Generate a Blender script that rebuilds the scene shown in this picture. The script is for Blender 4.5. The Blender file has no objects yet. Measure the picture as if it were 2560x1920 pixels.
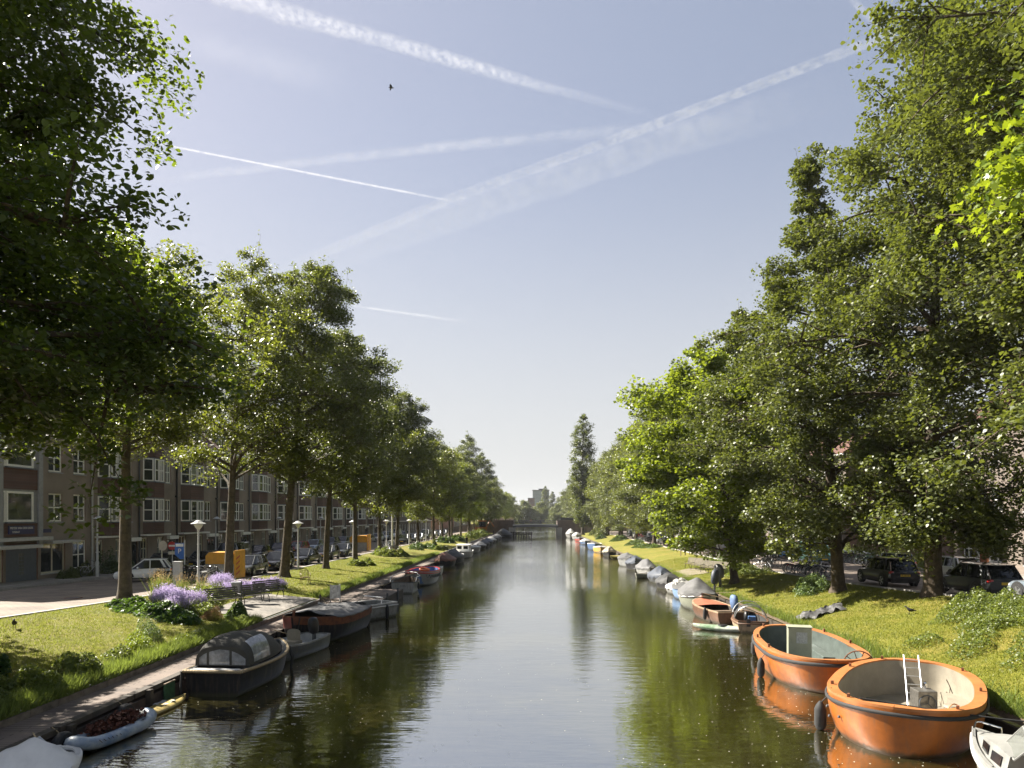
import bpy, math, random
import numpy as np
from mathutils import Vector, Matrix, Euler
rnd = random.Random(7)
SC = bpy.context.scene
COL = SC.collection
R = math.radians

# ------------------------------------------------------------------ materials
def nodes_of(m):
    m.use_nodes = True
    nt = m.node_tree
    for n in list(nt.nodes): nt.nodes.remove(n)
    return nt, nt.nodes, nt.links
def mat(name, col, rough=0.6, metal=0.0, var=0.18, scale=6.0, bump=0.0, bscale=40.0, spec=0.5, coat=0.0, col2=None, coord='Object', hull=False):
    """painted / plain surface with procedural variation"""
    m = bpy.data.materials.new(name)
    nt, N, L = nodes_of(m)
    out = N.new('ShaderNodeOutputMaterial'); p = N.new('ShaderNodeBsdfPrincipled')
    L.new(p.outputs[0], out.inputs[0])
    tc = N.new('ShaderNodeTexCoord'); no = N.new('ShaderNodeTexNoise')
    no.inputs['Scale'].default_value = scale; no.inputs['Detail'].default_value = 6; no.inputs['Roughness'].default_value = 0.65
    L.new(tc.outputs[coord], no.inputs['Vector'])
    cr = N.new('ShaderNodeValToRGB')
    a = col2 if col2 else [max(0, c * (1 - var)) for c in col]
    b = col if col2 else [min(1, c * (1 + var * .7)) for c in col]
    cr.color_ramp.elements[0].position = .35; cr.color_ramp.elements[1].position = .65
    cr.color_ramp.elements[0].color = (*a, 1); cr.color_ramp.elements[1].color = (*b, 1)
    L.new(no.outputs['Fac'], cr.inputs['Fac']); L.new(cr.outputs[0], p.inputs['Base Color'])
    if hull:   # slime along the waterline, run marks and scuffs in the paint
        sx = N.new('ShaderNodeSeparateXYZ'); L.new(tc.outputs[coord], sx.inputs[0])
        n3 = N.new('ShaderNodeTexNoise'); n3.inputs['Scale'].default_value = 3.5; n3.inputs['Detail'].default_value = 5; mp = N.new('ShaderNodeMapping'); mp.inputs['Scale'].default_value = (2.5, 2.5, .35); L.new(tc.outputs[coord], mp.inputs[0]); L.new(mp.outputs[0], n3.inputs['Vector'])
        ad = N.new('ShaderNodeMath'); ad.operation = 'MULTIPLY_ADD'; ad.inputs[1].default_value = .22; L.new(n3.outputs['Fac'], ad.inputs[0]); L.new(sx.outputs['Z'], ad.inputs[2])
        r2 = N.new('ShaderNodeValToRGB'); r2.color_ramp.elements[0].position = .17; r2.color_ramp.elements[1].position = .27; r2.color_ramp.elements[0].color = (.8, .8, .8, 1); r2.color_ramp.elements[1].color = (0, 0, 0, 1); L.new(ad.outputs[0], r2.inputs[0])
        m1 = N.new('ShaderNodeMixRGB'); m1.inputs[2].default_value = (.035, .035, .015, 1); L.new(r2.outputs[0], m1.inputs[0]); L.new(cr.outputs[0], m1.inputs[1])
        r3 = N.new('ShaderNodeValToRGB'); r3.color_ramp.elements[0].position = .52; r3.color_ramp.elements[1].position = .8; r3.color_ramp.elements[0].color = (0, 0, 0, 1); r3.color_ramp.elements[1].color = (.55, .55, .55, 1); L.new(n3.outputs['Fac'], r3.inputs[0])
        m2 = N.new('ShaderNodeMixRGB'); m2.inputs[2].default_value = (.1, .075, .05, 1); L.new(r3.outputs[0], m2.inputs[0]); L.new(m1.outputs[0], m2.inputs[1]); L.new(m2.outputs[0], p.inputs['Base Color'])
    p.inputs['Roughness'].default_value = rough; p.inputs['Metallic'].default_value = metal
    p.inputs['Specular IOR Level'].default_value = spec; p.inputs['Coat Weight'].default_value = coat
    if bump > 0:
        n2 = N.new('ShaderNodeTexNoise'); n2.inputs['Scale'].default_value = bscale; n2.inputs['Detail'].default_value = 4
        L.new(tc.outputs[coord], n2.inputs['Vector'])
        bm = N.new('ShaderNodeBump'); bm.inputs['Strength'].default_value = bump; bm.inputs['Distance'].default_value = .02
        L.new(n2.outputs['Fac'], bm.inputs['Height']); L.new(bm.outputs[0], p.inputs['Normal'])
    return m
def brick_mat(name, c1, c2, mortar, sx=1.0, rot=(0, 0, 0), bw=.21, bh=.065, dirt=.35, ms=.009):
    m = bpy.data.materials.new(name); nt, N, L = nodes_of(m)
    out = N.new('ShaderNodeOutputMaterial'); p = N.new('ShaderNodeBsdfPrincipled'); L.new(p.outputs[0], out.inputs[0])
    tc = N.new('ShaderNodeTexCoord'); mp = N.new('ShaderNodeMapping'); mp.inputs['Rotation'].default_value = rot
    L.new(tc.outputs['Object'], mp.inputs['Vector'])
    b = N.new('ShaderNodeTexBrick'); b.inputs['Scale'].default_value = sx
    b.inputs['Brick Width'].default_value = bw; b.inputs['Row Height'].default_value = bh; b.inputs['Mortar Size'].default_value = ms
    b.inputs['Color1'].default_value = (*c1, 1); b.inputs['Color2'].default_value = (*c2, 1); b.inputs['Mortar'].default_value = (*mortar, 1)
    L.new(mp.outputs[0], b.inputs['Vector'])
    no = N.new('ShaderNodeTexNoise'); no.inputs['Scale'].default_value = .7; no.inputs['Detail'].default_value = 8; L.new(tc.outputs['Object'], no.inputs['Vector'])
    cr = N.new('ShaderNodeValToRGB'); cr.color_ramp.elements[0].position = .3; cr.color_ramp.elements[1].position = .75
    k = 1 - dirt; cr.color_ramp.elements[0].color = (k, k, k, 1); cr.color_ramp.elements[1].color = (1.1, 1.08, 1.05, 1)
    L.new(no.outputs['Fac'], cr.inputs['Fac'])
    mx = N.new('ShaderNodeMixRGB'); mx.blend_type = 'MULTIPLY'; mx.inputs[0].default_value = 1
    L.new(b.outputs['Color'], mx.inputs[1]); L.new(cr.outputs[0], mx.inputs[2]); L.new(mx.outputs[0], p.inputs['Base Color'])
    p.inputs['Roughness'].default_value = .85
    bm = N.new('ShaderNodeBump'); bm.inputs['Strength'].default_value = .4; bm.inputs['Distance'].default_value = .01
    L.new(b.outputs['Fac'], bm.inputs['Height']); bm.invert = True; L.new(bm.outputs[0], p.inputs['Normal'])
    return m
def leaf_mat(name, c1, c2, trans, tw=.42, rough=.38, spec=.5):
    m = bpy.data.materials.new(name); nt, N, L = nodes_of(m)
    out = N.new('ShaderNodeOutputMaterial'); p = N.new('ShaderNodeBsdfPrincipled'); t = N.new('ShaderNodeBsdfTranslucent')
    g = N.new('ShaderNodeNewGeometry'); cr = N.new('ShaderNodeValToRGB')
    cr.color_ramp.elements[0].color = (*c1, 1); cr.color_ramp.elements[1].color = (*c2, 1)
    L.new(g.outputs['Random Per Island'], cr.inputs['Fac']); L.new(cr.outputs[0], p.inputs['Base Color'])
    p.inputs['Roughness'].default_value = rough; p.inputs['Specular IOR Level'].default_value = spec
    t.inputs['Color'].default_value = (*trans, 1)
    mx = N.new('ShaderNodeMixShader'); mx.inputs[0].default_value = tw
    L.new(p.outputs[0], mx.inputs[1]); L.new(t.outputs[0], mx.inputs[2]); L.new(mx.outputs[0], out.inputs[0])
    return m
def glass_mat(name, col=(.03, .035, .04), rough=.04, spec=1.0):
    m = bpy.data.materials.new(name); nt, N, L = nodes_of(m)
    out = N.new('ShaderNodeOutputMaterial'); p = N.new('ShaderNodeBsdfPrincipled'); L.new(p.outputs[0], out.inputs[0])
    tc = N.new('ShaderNodeTexCoord'); no = N.new('ShaderNodeTexNoise'); no.inputs['Scale'].default_value = .6; L.new(tc.outputs['Object'], no.inputs['Vector'])
    cr = N.new('ShaderNodeValToRGB'); cr.color_ramp.elements[0].color = (*[c * .4 for c in col], 1); cr.color_ramp.elements[1].color = (*[c * 2 for c in col], 1)
    L.new(no.outputs['Fac'], cr.inputs['Fac']); L.new(cr.outputs[0], p.inputs['Base Color'])
    p.inputs['Roughness'].default_value = rough; p.inputs['Specular IOR Level'].default_value = spec
    bm = N.new('ShaderNodeBump'); bm.inputs['Strength'].default_value = .06; bm.inputs['Distance'].default_value = .05
    L.new(no.outputs['Fac'], bm.inputs['Height']); L.new(bm.outputs[0], p.inputs['Normal'])
    return m

# ------------------------------------------------------------------ mesh builder
class MB:
    def __init__(s): s.v = []; s.f = []; s.m = []; s.cm = 0
    def add(s, vs, fs):
        o = len(s.v); s.v += [tuple(v) for v in vs]
        s.f += [tuple(i + o for i in f) for f in fs]; s.m += [s.cm] * len(fs); return s
    def box(s, x0, x1, y0, y1, z0, z1, M=None):
        vs = [(x, y, z) for z in (z0, z1) for y in (y0, y1) for x in (x0, x1)]
        if M is not None: vs = [M @ Vector(v) for v in vs]
        return s.add(vs, [(0, 2, 3, 1), (4, 5, 7, 6), (0, 1, 5, 4), (2, 6, 7, 3), (0, 4, 6, 2), (1, 3, 7, 5)])
    def cbox(s, c, d, rz=0, rx=0, ry=0):
        M = Matrix.Translation(c) @ Euler((rx, ry, rz)).to_matrix().to_4x4()
        return s.box(-d[0] / 2, d[0] / 2, -d[1] / 2, d[1] / 2, -d[2] / 2, d[2] / 2, M)
    def tube(s, pts, r, n=6, cap=True, closed=False):
        pts = [Vector(p) for p in pts]; k = len(pts)
        rs = r if isinstance(r, (list, tuple)) else [r] * k
        ups = None; rings = []
        for i, p in enumerate(pts):
            a = pts[i - 1] if (i > 0 or closed) else p; b = pts[(i + 1) % k] if (i < k - 1 or closed) else p
            t = (b - a); t = t.normalized() if t.length > 1e-9 else Vector((0, 0, 1))
            if ups is None: ups = Vector((0, 0, 1)) if abs(t.z) < .9 else Vector((1, 0, 0))
            u = (ups - t * ups.dot(t)); u = u.normalized() if u.length > 1e-6 else t.orthogonal().normalized()
            w = t.cross(u); ups = u
            rings.append([p + (u * math.cos(2 * math.pi * j / n) + w * math.sin(2 * math.pi * j / n)) * rs[i] for j in range(n)])
        vs = [v for rg in rings for v in rg]; fs = []
        for i in range(k if closed else k - 1):
            for j in range(n):
                a = i * n + j; b = i * n + (j + 1) % n; i2 = (i + 1) % k
                fs.append((a, b, i2 * n + (j + 1) % n, i2 * n + j))
        if cap and not closed: fs += [tuple(range(n))[::-1], tuple(range((k - 1) * n, k * n))]
        return s.add(vs, fs)
    def lathe(s, prof, c=(0, 0, 0), n=16, M=None):
        vs = [];fs = []
        for r, z in prof:
            for j in range(n):
                v = Vector((c[0] + r * math.cos(2 * math.pi * j / n), c[1] + r * math.sin(2 * math.pi * j / n), c[2] + z))
                vs.append(M @ v if M is not None else v)
        for i in range(len(prof) - 1):
            for j in range(n): fs.append((i * n + j, i * n + (j + 1) % n, (i + 1) * n + (j + 1) % n, (i + 1) * n + j))
        fs += [tuple(range(n))[::-1], tuple(range((len(prof) - 1) * n, len(prof) * n))]
        return s.add(vs, fs)
    def ball(s, c, r, n=10, m=6):
        rr = r if isinstance(r, (tuple, list)) else (r, r, r)
        vs = [];fs = []
        for i in range(m + 1):
            a = math.pi * i / m
            for j in range(n):
                b = 2 * math.pi * j / n
                vs.append((c[0] + rr[0] * math.sin(a) * math.cos(b), c[1] + rr[1] * math.sin(a) * math.sin(b), c[2] + rr[2] * math.cos(a)))
        for i in range(m):
            for j in range(n): fs.append((i * n + j, (i + 1) * n + j, (i + 1) * n + (j + 1) % n, i * n + (j + 1) % n))
        return s.add(vs, fs)
    def prism(s, poly, z0, z1, M=None):
        """poly list of (x,y) ccw, extruded z0..z1"""
        n = len(poly); vs = [(x, y, z0) for x, y in poly] + [(x, y, z1) for x, y in poly]
        if M is not None: vs = [M @ Vector(v) for v in vs]
        return s.add(vs, [tuple(range(n))[::-1], tuple(range(n, 2 * n))] + [(i, (i + 1) % n, n + (i + 1) % n, n + i) for i in range(n)])
    def grid(s, rows, closed=False):
        """rows: list of equally long point lists"""
        n = len(rows[0]); vs = [p for r in rows for p in r]; fs = []
        for i in range(len(rows) - 1):
            for j in range(n if closed else n - 1):
                fs.append((i * n + j, i * n + (j + 1) % n, (i + 1) * n + (j + 1) % n, (i + 1) * n + j))
        return s.add(vs, fs)
    def build(s, name, m, parent=None, smooth=False, loc=None, bevel=0):
        me = bpy.data.meshes.new(name); me.from_pydata(s.v, [], s.f); me.validate(); me.update()
        ms = m if isinstance(m, (list, tuple)) else [m]
        for x in ms: me.materials.append(x)
        if len(ms) > 1 and len(me.polygons) == len(s.m): me.polygons.foreach_set('material_index', s.m)
        if smooth:
            me.polygons.foreach_set('use_smooth', [True] * len(me.polygons))
            me.set_sharp_from_angle(angle=R(smooth if smooth is not True else 40))
        o = bpy.data.objects.new(name, me); COL.objects.link(o)
        if parent is not None: o.parent = parent
        if loc: o.location = loc
        if bevel:
            b = o.modifiers.new('bevel', 'BEVEL'); b.width = bevel; b.segments = 2; b.limit_method = 'ANGLE'
        return o
def tag(o, label=None, cat=None, group=None, kind=None):
    if label: o['label'] = label
    if cat: o['category'] = cat
    if group: o['group'] = group
    if kind: o['kind'] = kind
    return o
def empty(name, loc, rz=0, label=None, cat=None, group=None, scale=None):
    o = bpy.data.objects.new(name, None); COL.objects.link(o); o.location = loc; o.rotation_euler = (0, 0, rz)
    o.empty_display_size = .3
    if scale: o.scale = scale if isinstance(scale, (tuple, list)) else (scale,) * 3
    return tag(o, label, cat, group)
def copy_tree(o, parent=None):
    c = o.copy(); COL.objects.link(c)
    if parent is not None: c.parent = parent
    for ch in list(o.children): copy_tree(ch, c)
    return c
def struct(o): o['kind'] = 'structure'; return o
def text(body, size, m, parent, loc, rot, name='lettering', ext=.004, align='CENTER'):
    cu = bpy.data.curves.new(name, 'FONT'); cu.body = body; cu.size = size; cu.extrude = ext; cu.align_x = align; cu.align_y = 'CENTER'
    t = bpy.data.objects.new('tmp', cu); COL.objects.link(t); bpy.context.view_layer.update()
    me = bpy.data.meshes.new_from_object(t.evaluated_get(bpy.context.evaluated_depsgraph_get())); bpy.data.objects.remove(t)
    me.materials.clear(); me.materials.append(m)
    o = bpy.data.objects.new(name, me); COL.objects.link(o); o.parent = parent; o.location = loc; o.rotation_euler = rot
    return o

# ------------------------------------------------------------------ camera, sun, sky
cam = bpy.data.cameras.new('camera'); cam.sensor_width = 36; cam.lens = 24; cam.clip_end = 60000
cam.shift_x = -61 / 2560; cam.shift_y = 333 / 2560
co = bpy.data.objects.new('camera', cam); COL.objects.link(co); co.location = (0, 0, 5.5); co.rotation_euler = (R(90), 0, 0)
SC.camera = co
EL, AZ = 42.0, 154.0      # sun elevation, azimuth counter-clockwise from +X
sd = Vector((math.cos(R(EL)) * math.cos(R(AZ)), math.cos(R(EL)) * math.sin(R(AZ)), math.sin(R(EL))))
sl = bpy.data.lights.new('sun', 'SUN'); sl.energy = 5.0; sl.angle = R(.5); sl.color = (1.0, .93, .82)
so = bpy.data.objects.new('sun', sl); COL.objects.link(so); so.rotation_euler = sd.to_track_quat('Z', 'Y').to_euler(); so.location = (-60, 30, 60)
W = bpy.data.worlds.new('World'); SC.world = W; W.use_nodes = True
nt = W.node_tree; bg = nt.nodes['Background']
sky = nt.nodes.new('ShaderNodeTexSky'); sky.sky_type = 'NISHITA'; sky.sun_disc = False
sky.sun_elevation = R(EL); sky.sun_rotation = R(90 - AZ); sky.air_density = 1.0; sky.dust_density = 1.2; sky.ozone_density = 1.5; sky.altitude = 0
gm = nt.nodes.new('ShaderNodeGamma'); gm.inputs['Gamma'].default_value = .5
hs = nt.nodes.new('ShaderNodeHueSaturation'); hs.inputs['Saturation'].default_value = .95
mxs = nt.nodes.new('ShaderNodeMixRGB'); mxs.blend_type = 'MULTIPLY'; mxs.inputs[0].default_value = 1; mxs.inputs[2].default_value = (1.0, .955, 1.0, 1)
nt.links.new(sky.outputs[0], gm.inputs['Color']); nt.links.new(gm.outputs[0], hs.inputs['Color']); nt.links.new(hs.outputs[0], mxs.inputs[1]); tcw = nt.nodes.new('ShaderNodeTexCoord'); sxw = nt.nodes.new('ShaderNodeSeparateXYZ'); mrw = nt.nodes.new('ShaderNodeMapRange'); mrw.interpolation_type = 'SMOOTHSTEP'
for i_, v_ in ((1, .52), (2, -.02), (3, 0.0), (4, .9)): mrw.inputs[i_].default_value = v_
nt.links.new(tcw.outputs['Generated'], sxw.inputs[0]); nt.links.new(sxw.outputs['Z'], mrw.inputs[0])
mxh = nt.nodes.new('ShaderNodeMixRGB'); mxh.inputs[2].default_value = (2.42, 2.44, 2.4, 1); nt.links.new(mrw.outputs[0], mxh.inputs[0]); nt.links.new(mxs.outputs[0], mxh.inputs[1])
nt.links.new(mxh.outputs[0], bg.inputs['Color'])
bg.inputs['Strength'].default_value = .088
SC.view_settings.view_transform = 'Standard'; SC.view_settings.look = 'None'; SC.view_settings.exposure = 1.85; SC.view_settings.gamma = 1
SC.render.film_transparent = False
cy = SC.cycles
cy.max_bounces = 7; cy.diffuse_bounces = 3; cy.glossy_bounces = 3; cy.transmission_bounces = 4; cy.transparent_max_bounces = 10; cy.volume_bounces = 0
cy.use_adaptive_sampling = True; cy.adaptive_threshold = .015; cy.sample_clamp_indirect = 6
cy.caustics_reflective = False; cy.caustics_refractive = False

# ------------------------------------------------------------------ materials used widely
M = {}
M['white'] = mat('white_paint', (.86, .85, .81), .5, var=.08)
M['cream'] = mat('cream_paint', (.62, .58, .46), .5, var=.12, scale=3)
M['grey'] = mat('grey_paint', (.3, .31, .33), .5, var=.12)
M['lgrey'] = mat('light_grey', (.5, .5, .49), .5, var=.12)
M['dgrey'] = mat('dark_grey', (.07, .075, .08), .55)
M['bluegrey'] = mat('blue_grey_paint', (.13, .15, .19), .5, var=.1)
M['black'] = mat('black_paint', (.012, .012, .013), .45)
M['rubber'] = mat('black_rubber', (.018, .018, .018), .75)
M['steel'] = mat('galvanised_steel', (.42, .43, .44), .38, .8)
M['chrome'] = mat('chrome', (.7, .7, .7), .15, 1)
M['rust'] = mat('rusty_iron', (.16, .06, .025), .85, var=.5, scale=12)
M['wood'] = mat('weathered_wood', (.17, .125, .085), .8, var=.35, scale=5, bump=.4)
M['dwood'] = mat('dark_wet_wood', (.05, .04, .03), .75, var=.4, scale=4, bump=.4)
M['varnish'] = mat('varnished_wood', (.22, .085, .03), .35, var=.35, scale=5, coat=.3)
M['bark'] = mat('tree_bark', (.07, .052, .034), .9, var=.45, scale=5, bump=.9, bscale=14)
M['barkg'] = mat('mossy_bark', (.075, .06, .036), .9, var=.5, scale=4, bump=.9, bscale=14)
M['concrete'] = mat('concrete', (.36, .34, .31), .85, var=.2, scale=3, bump=.3)
M['glass'] = glass_mat('window_glass')
M['carglass'] = glass_mat('car_glass', (.012, .014, .016), .03, .5)
M['curtain'] = glass_mat('curtained_glass', (.16, .17, .17), .06, .9)
M['yellow'] = mat('yellow_steel', (.62, .3, .02), .5, var=.15, scale=2)
M['plate'] = mat('plate_yellow', (.75, .5, .03), .4, var=.05)
M['redlamp'] = mat('red_lamp_glass', (.45, .01, .01), .12, coat=.8)
M['clearlamp'] = mat('clear_lamp_glass', (.6, .62, .64), .08, coat=1)
M['red'] = mat('red_paint', (.45, .025, .02), .4)
M['orange'] = mat('orange_gelcoat', (.36, .1, .007), .42, var=.25, scale=2.2, coat=.1, hull=True)
M['signblue'] = mat('sign_blue', (.015, .12, .45), .35)
M['navy'] = mat('navy_enamel', (.02, .025, .11), .35)
M['rope'] = mat('rope', (.32, .25, .15), .9, var=.3, scale=30)
M['tyre'] = mat('tyre', (.02, .02, .021), .8)
M['skin'] = mat('skin', (.45, .26, .18), .5, var=.08)
# ------------------------------------------------------------------ terrain
LX = -11.17; RX = 12.0; FL = -33.5; FR = 34.0
def zl(y): return 1.15 + .0006 * max(0, 55 - max(y, 8)) ** 2
def zr(y): return 1.25 + .00086 * max(0, 60 - max(y, 12)) ** 2
def hsh(x, y): return .03 * math.sin(x * 1.7 + y * .9) * math.sin(y * 1.1 - x * .6) + .02 * math.sin(x * 3.9 + 1) * math.sin(y * 2.9)
def gl(x, y):
    u = min(1, max(0, (-12.75 - x) / 7.1)); return .74 + (zl(y) + .06 - .74) * u ** .8 + hsh(x, y) * min(1, u * 6, (1 - u) * 6)
def gr(x, y):
    u = min(1, max(0, (x - RX) / 6.2)); return .34 + (zr(y) + .06 - .34) * u ** .78 + hsh(x, y) * min(1, u * 6, (1 - u) * 6)
YS = [-30 + i for i in range(0, 110)] + [80 + 4 * i for i in range(0, 75)]
def grass_material():
    m = bpy.data.materials.new('mown_grass'); nt, N, L = nodes_of(m)
    out = N.new('ShaderNodeOutputMaterial'); p = N.new('ShaderNodeBsdfPrincipled'); L.new(p.outputs[0], out.inputs[0])
    tc = N.new('ShaderNodeTexCoord')
    def noise(sc, det, vec=tc.outputs['Object']):
        n = N.new('ShaderNodeTexNoise'); n.inputs['Scale'].default_value = sc; n.inputs['Detail'].default_value = det; n.inputs['Roughness'].default_value = .7
        L.new(vec, n.inputs['Vector']); return n
    a = noise(.35, 5); b = noise(3.0, 8); c = noise(28, 4)
    r1 = N.new('ShaderNodeValToRGB'); e = r1.color_ramp.elements
    e[0].position = .32; e[0].color = (.1, .112, .012, 1); e[1].position = .7; e[1].color = (.205, .2, .024, 1)
    L.new(b.outputs['Fac'], r1.inputs['Fac'])
    r2 = N.new('ShaderNodeValToRGB'); e = r2.color_ramp.elements
    e[0].position = .44; e[0].color = (0, 0, 0, 1); e[1].position = .68; e[1].color = (.75, .75, .75, 1)
    L.new(a.outputs['Fac'], r2.inputs['Fac'])
    m1 = N.new('ShaderNodeMixRGB'); L.new(r2.outputs[0], m1.inputs[0]); L.new(r1.outputs[0], m1.inputs[1]); m1.inputs[2].default_value = (.255, .2, .05, 1)
    r3 = N.new('ShaderNodeValToRGB'); e = r3.color_ramp.elements
    e[0].position = .3; e[0].color = (.55, .55, .5, 1); e[1].position = .68; e[1].color = (1.25, 1.25, 1.2, 1)
    L.new(c.outputs['Fac'], r3.inputs['Fac'])
    m2 = N.new('ShaderNodeMixRGB'); m2.blend_type = 'MULTIPLY'; m2.inputs[0].default_value = 1
    L.new(m1.outputs[0], m2.inputs[1]); L.new(r3.outputs[0], m2.inputs[2]); L.new(m2.outputs[0], p.inputs['Base Color'])
    p.inputs['Roughness'].default_value = .8; p.inputs['Specular IOR Level'].default_value = .25
    bm = N.new('ShaderNodeBump'); bm.inputs['Strength'].default_value = .9; bm.inputs['Distance'].default_value = .06
    L.new(c.outputs['Fac'], bm.inputs['Height']); L.new(bm.outputs[0], p.inputs['Normal'])
    return m
M['grass'] = grass_material()
M['pavers'] = brick_mat('clinker_pavers', (.255, .205, .16), (.205, .16, .125), (.12, .1, .085), rot=(0, 0, 0), bw=.4, bh=.2, dirt=.4, ms=.02)
M['tiles'] = brick_mat('pavement_tiles', (.24, .22, .195), (.2, .185, .165), (.12, .11, .1), bw=.3, bh=.3, dirt=.25)
M['soil'] = mat('soil', (.09, .065, .04), .95, var=.4, scale=8, bump=.6)
M['boards'] = brick_mat('deck_boards', (.21, .165, .135), (.175, .14, .12), (.03, .025, .02), bw=6, bh=.14, dirt=.3, ms=.012)

def sheet(name, fx, ys, m, smooth=True):
    """fx(y) -> list of points across"""
    b = MB(); b.grid([fx(y) for y in ys]); return struct(b.build(name, m, smooth=180))
fr = lambda a, b, n: [a + (b - a) * i / n for i in range(n + 1)]
YG = [-30 + .6 * i for i in range(0, 180)] + [78 + 3 * i for i in range(0, 100)]
sheet('lawn', lambda y: [(x, y, gl(x, y)) for x in fr(-12.72, -19.86, 16)][::-1], YG, M['grass'])
sheet('lawn', lambda y: [(x, y, gr(x, y)) for x in fr(RX, 18.06, 16)], YG, M['grass'])
sheet('road', lambda y: [(-30.3, y, zl(y)), (-25, y, zl(y) + .05), (-20.14, y, zl(y))], YS, M['pavers'])
sheet('road', lambda y: [(18.34, y, zr(y)), (23, y, zr(y) + .05), (30.2, y, zr(y))], YS, M['pavers'])
sheet('kerb', lambda y: [(-20.16, y, zl(y) - .1), (-20.15, y, zl(y) + .09), (-19.85, y, zl(y) + .1), (-19.84, y, zl(y) - .1)], YS, M['concrete'])
sheet('kerb', lambda y: [(18.04, y, zr(y) - .1), (18.05, y, zr(y) + .1), (18.35, y, zr(y) + .09), (18.36, y, zr(y) - .1)], YS, M['concrete'])
sheet('pavement', lambda y: [(-34, y, zl(y) + .13), (-30.32, y, zl(y) + .12), (-30.3, y, zl(y) - .1)], YS, M['tiles'])
sheet('pavement', lambda y: [(30.2, y, zr(y) - .1), (30.22, y, zr(y) + .12), (34.5, y, zr(y) + .13)], YS, M['tiles'])
# far ground to the horizon, with the canal trench left open up to its far bend
b = MB()
b.grid([[(-6000, y, .9), (-300, y, .9), (-33.9, y, zl(y) + .05)] for y in YS[::4] + [YS[-1]]])
b.grid([[(34.4, y, zr(y) + .05), (300, y, .9), (6000, y, .9)] for y in YS[::4] + [YS[-1]]])
yl = YS[-1]
b.grid([[(-6000, y, .9), (-300, y, .9), (-33.9, y, 1.0), (-12, y, 1.0), (12, y, 1.0), (34, y, 1.0), (300, y, .9), (6000, y, .9)] for y in (yl, 800, 2000, 9000)])
b.add([(-14, yl, -1), (14, yl, -1), (14, yl, 1.0), (-14, yl, 1.0)], [(0, 1, 2, 3)])
b.grid([[(-6000, -3000, .9), (6000, -3000, .9)], [(-6000, -30, .9), (6000, -30, .9)]])
struct(b.build('ground', M['grass'], smooth=180))
# quay on the left
b = MB(); b.box(LX - .4, LX, -30, yl, -1.5, .34); struct(b.build('quay_wall', mat('quay_brick', (.07, .05, .04), .85, var=.4, scale=3, bump=.5)))
b = MB()
b.box(-12.6, LX - .3, -30, yl, .2, .52); struct(b.build('walkway', M['boards']))
b = MB()
y = -29.0
while y < 200:
    b.cbox((LX - .13, y + 1.5, .5 + rnd.uniform(-.01, .01)), (.24, 2.92, .14), rnd.uniform(-.004, .004)); y += 3
for i in range(60): b.cbox((LX + .07, -20 + i * 3.3, .1), (.14, .16, .9))
struct(b.build('quay_edge_beam', M['dwood']))
b = MB()
y = -29.0
while y < yl - 3:
    b.cbox((-12.68, y + .5, .5 + rnd.uniform(-.02, .02)), (.17, .985, .4), rnd.uniform(-.006, .006)); y += 1
struct(b.build('quay_kerb', mat('old_kerb_stone', (.13, .11, .085), .9, var=.5, scale=3, bump=.6, bscale=12)))
# right bank edging: low timber boards
b = MB(); y = -29.0
while y < yl - 3:
    b.cbox((RX - .05 + rnd.uniform(-.03, .03), y + 1, -.1 + rnd.uniform(-.03, .03)), (.09, 1.98, .8), rnd.uniform(-.01, .01)); y += 2
struct(b.build('bank_edging', M['dwood']))
b = MB(); b.grid([[(x, y, gr(x, y) + .012 - .1 * max(0, (x - RX - .25) * 4)) for x in (RX - .03, RX + .12, RX + .3)] for y in YG]); struct(b.build('bank_soil', M['soil'], smooth=180))
# paved resting place by the benches on the left
b = MB(); b.grid([[(x, y, gl(x, y) + .035) for x in fr(-15.6, -12.78, 8)] for y in fr(31.6, 39.6, 16)]); struct(b.build('path', M['tiles'], smooth=180))
b = MB(); b.grid([[(x, y, gr(x, y) + .035) for x in fr(12.25, 14.6, 8)] for y in fr(57.2, 62.5, 10)]); struct(b.build('path', mat('sandy_path', (.2, .17, .115), .95, var=.25, scale=5, bump=.5), smooth=180))

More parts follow.
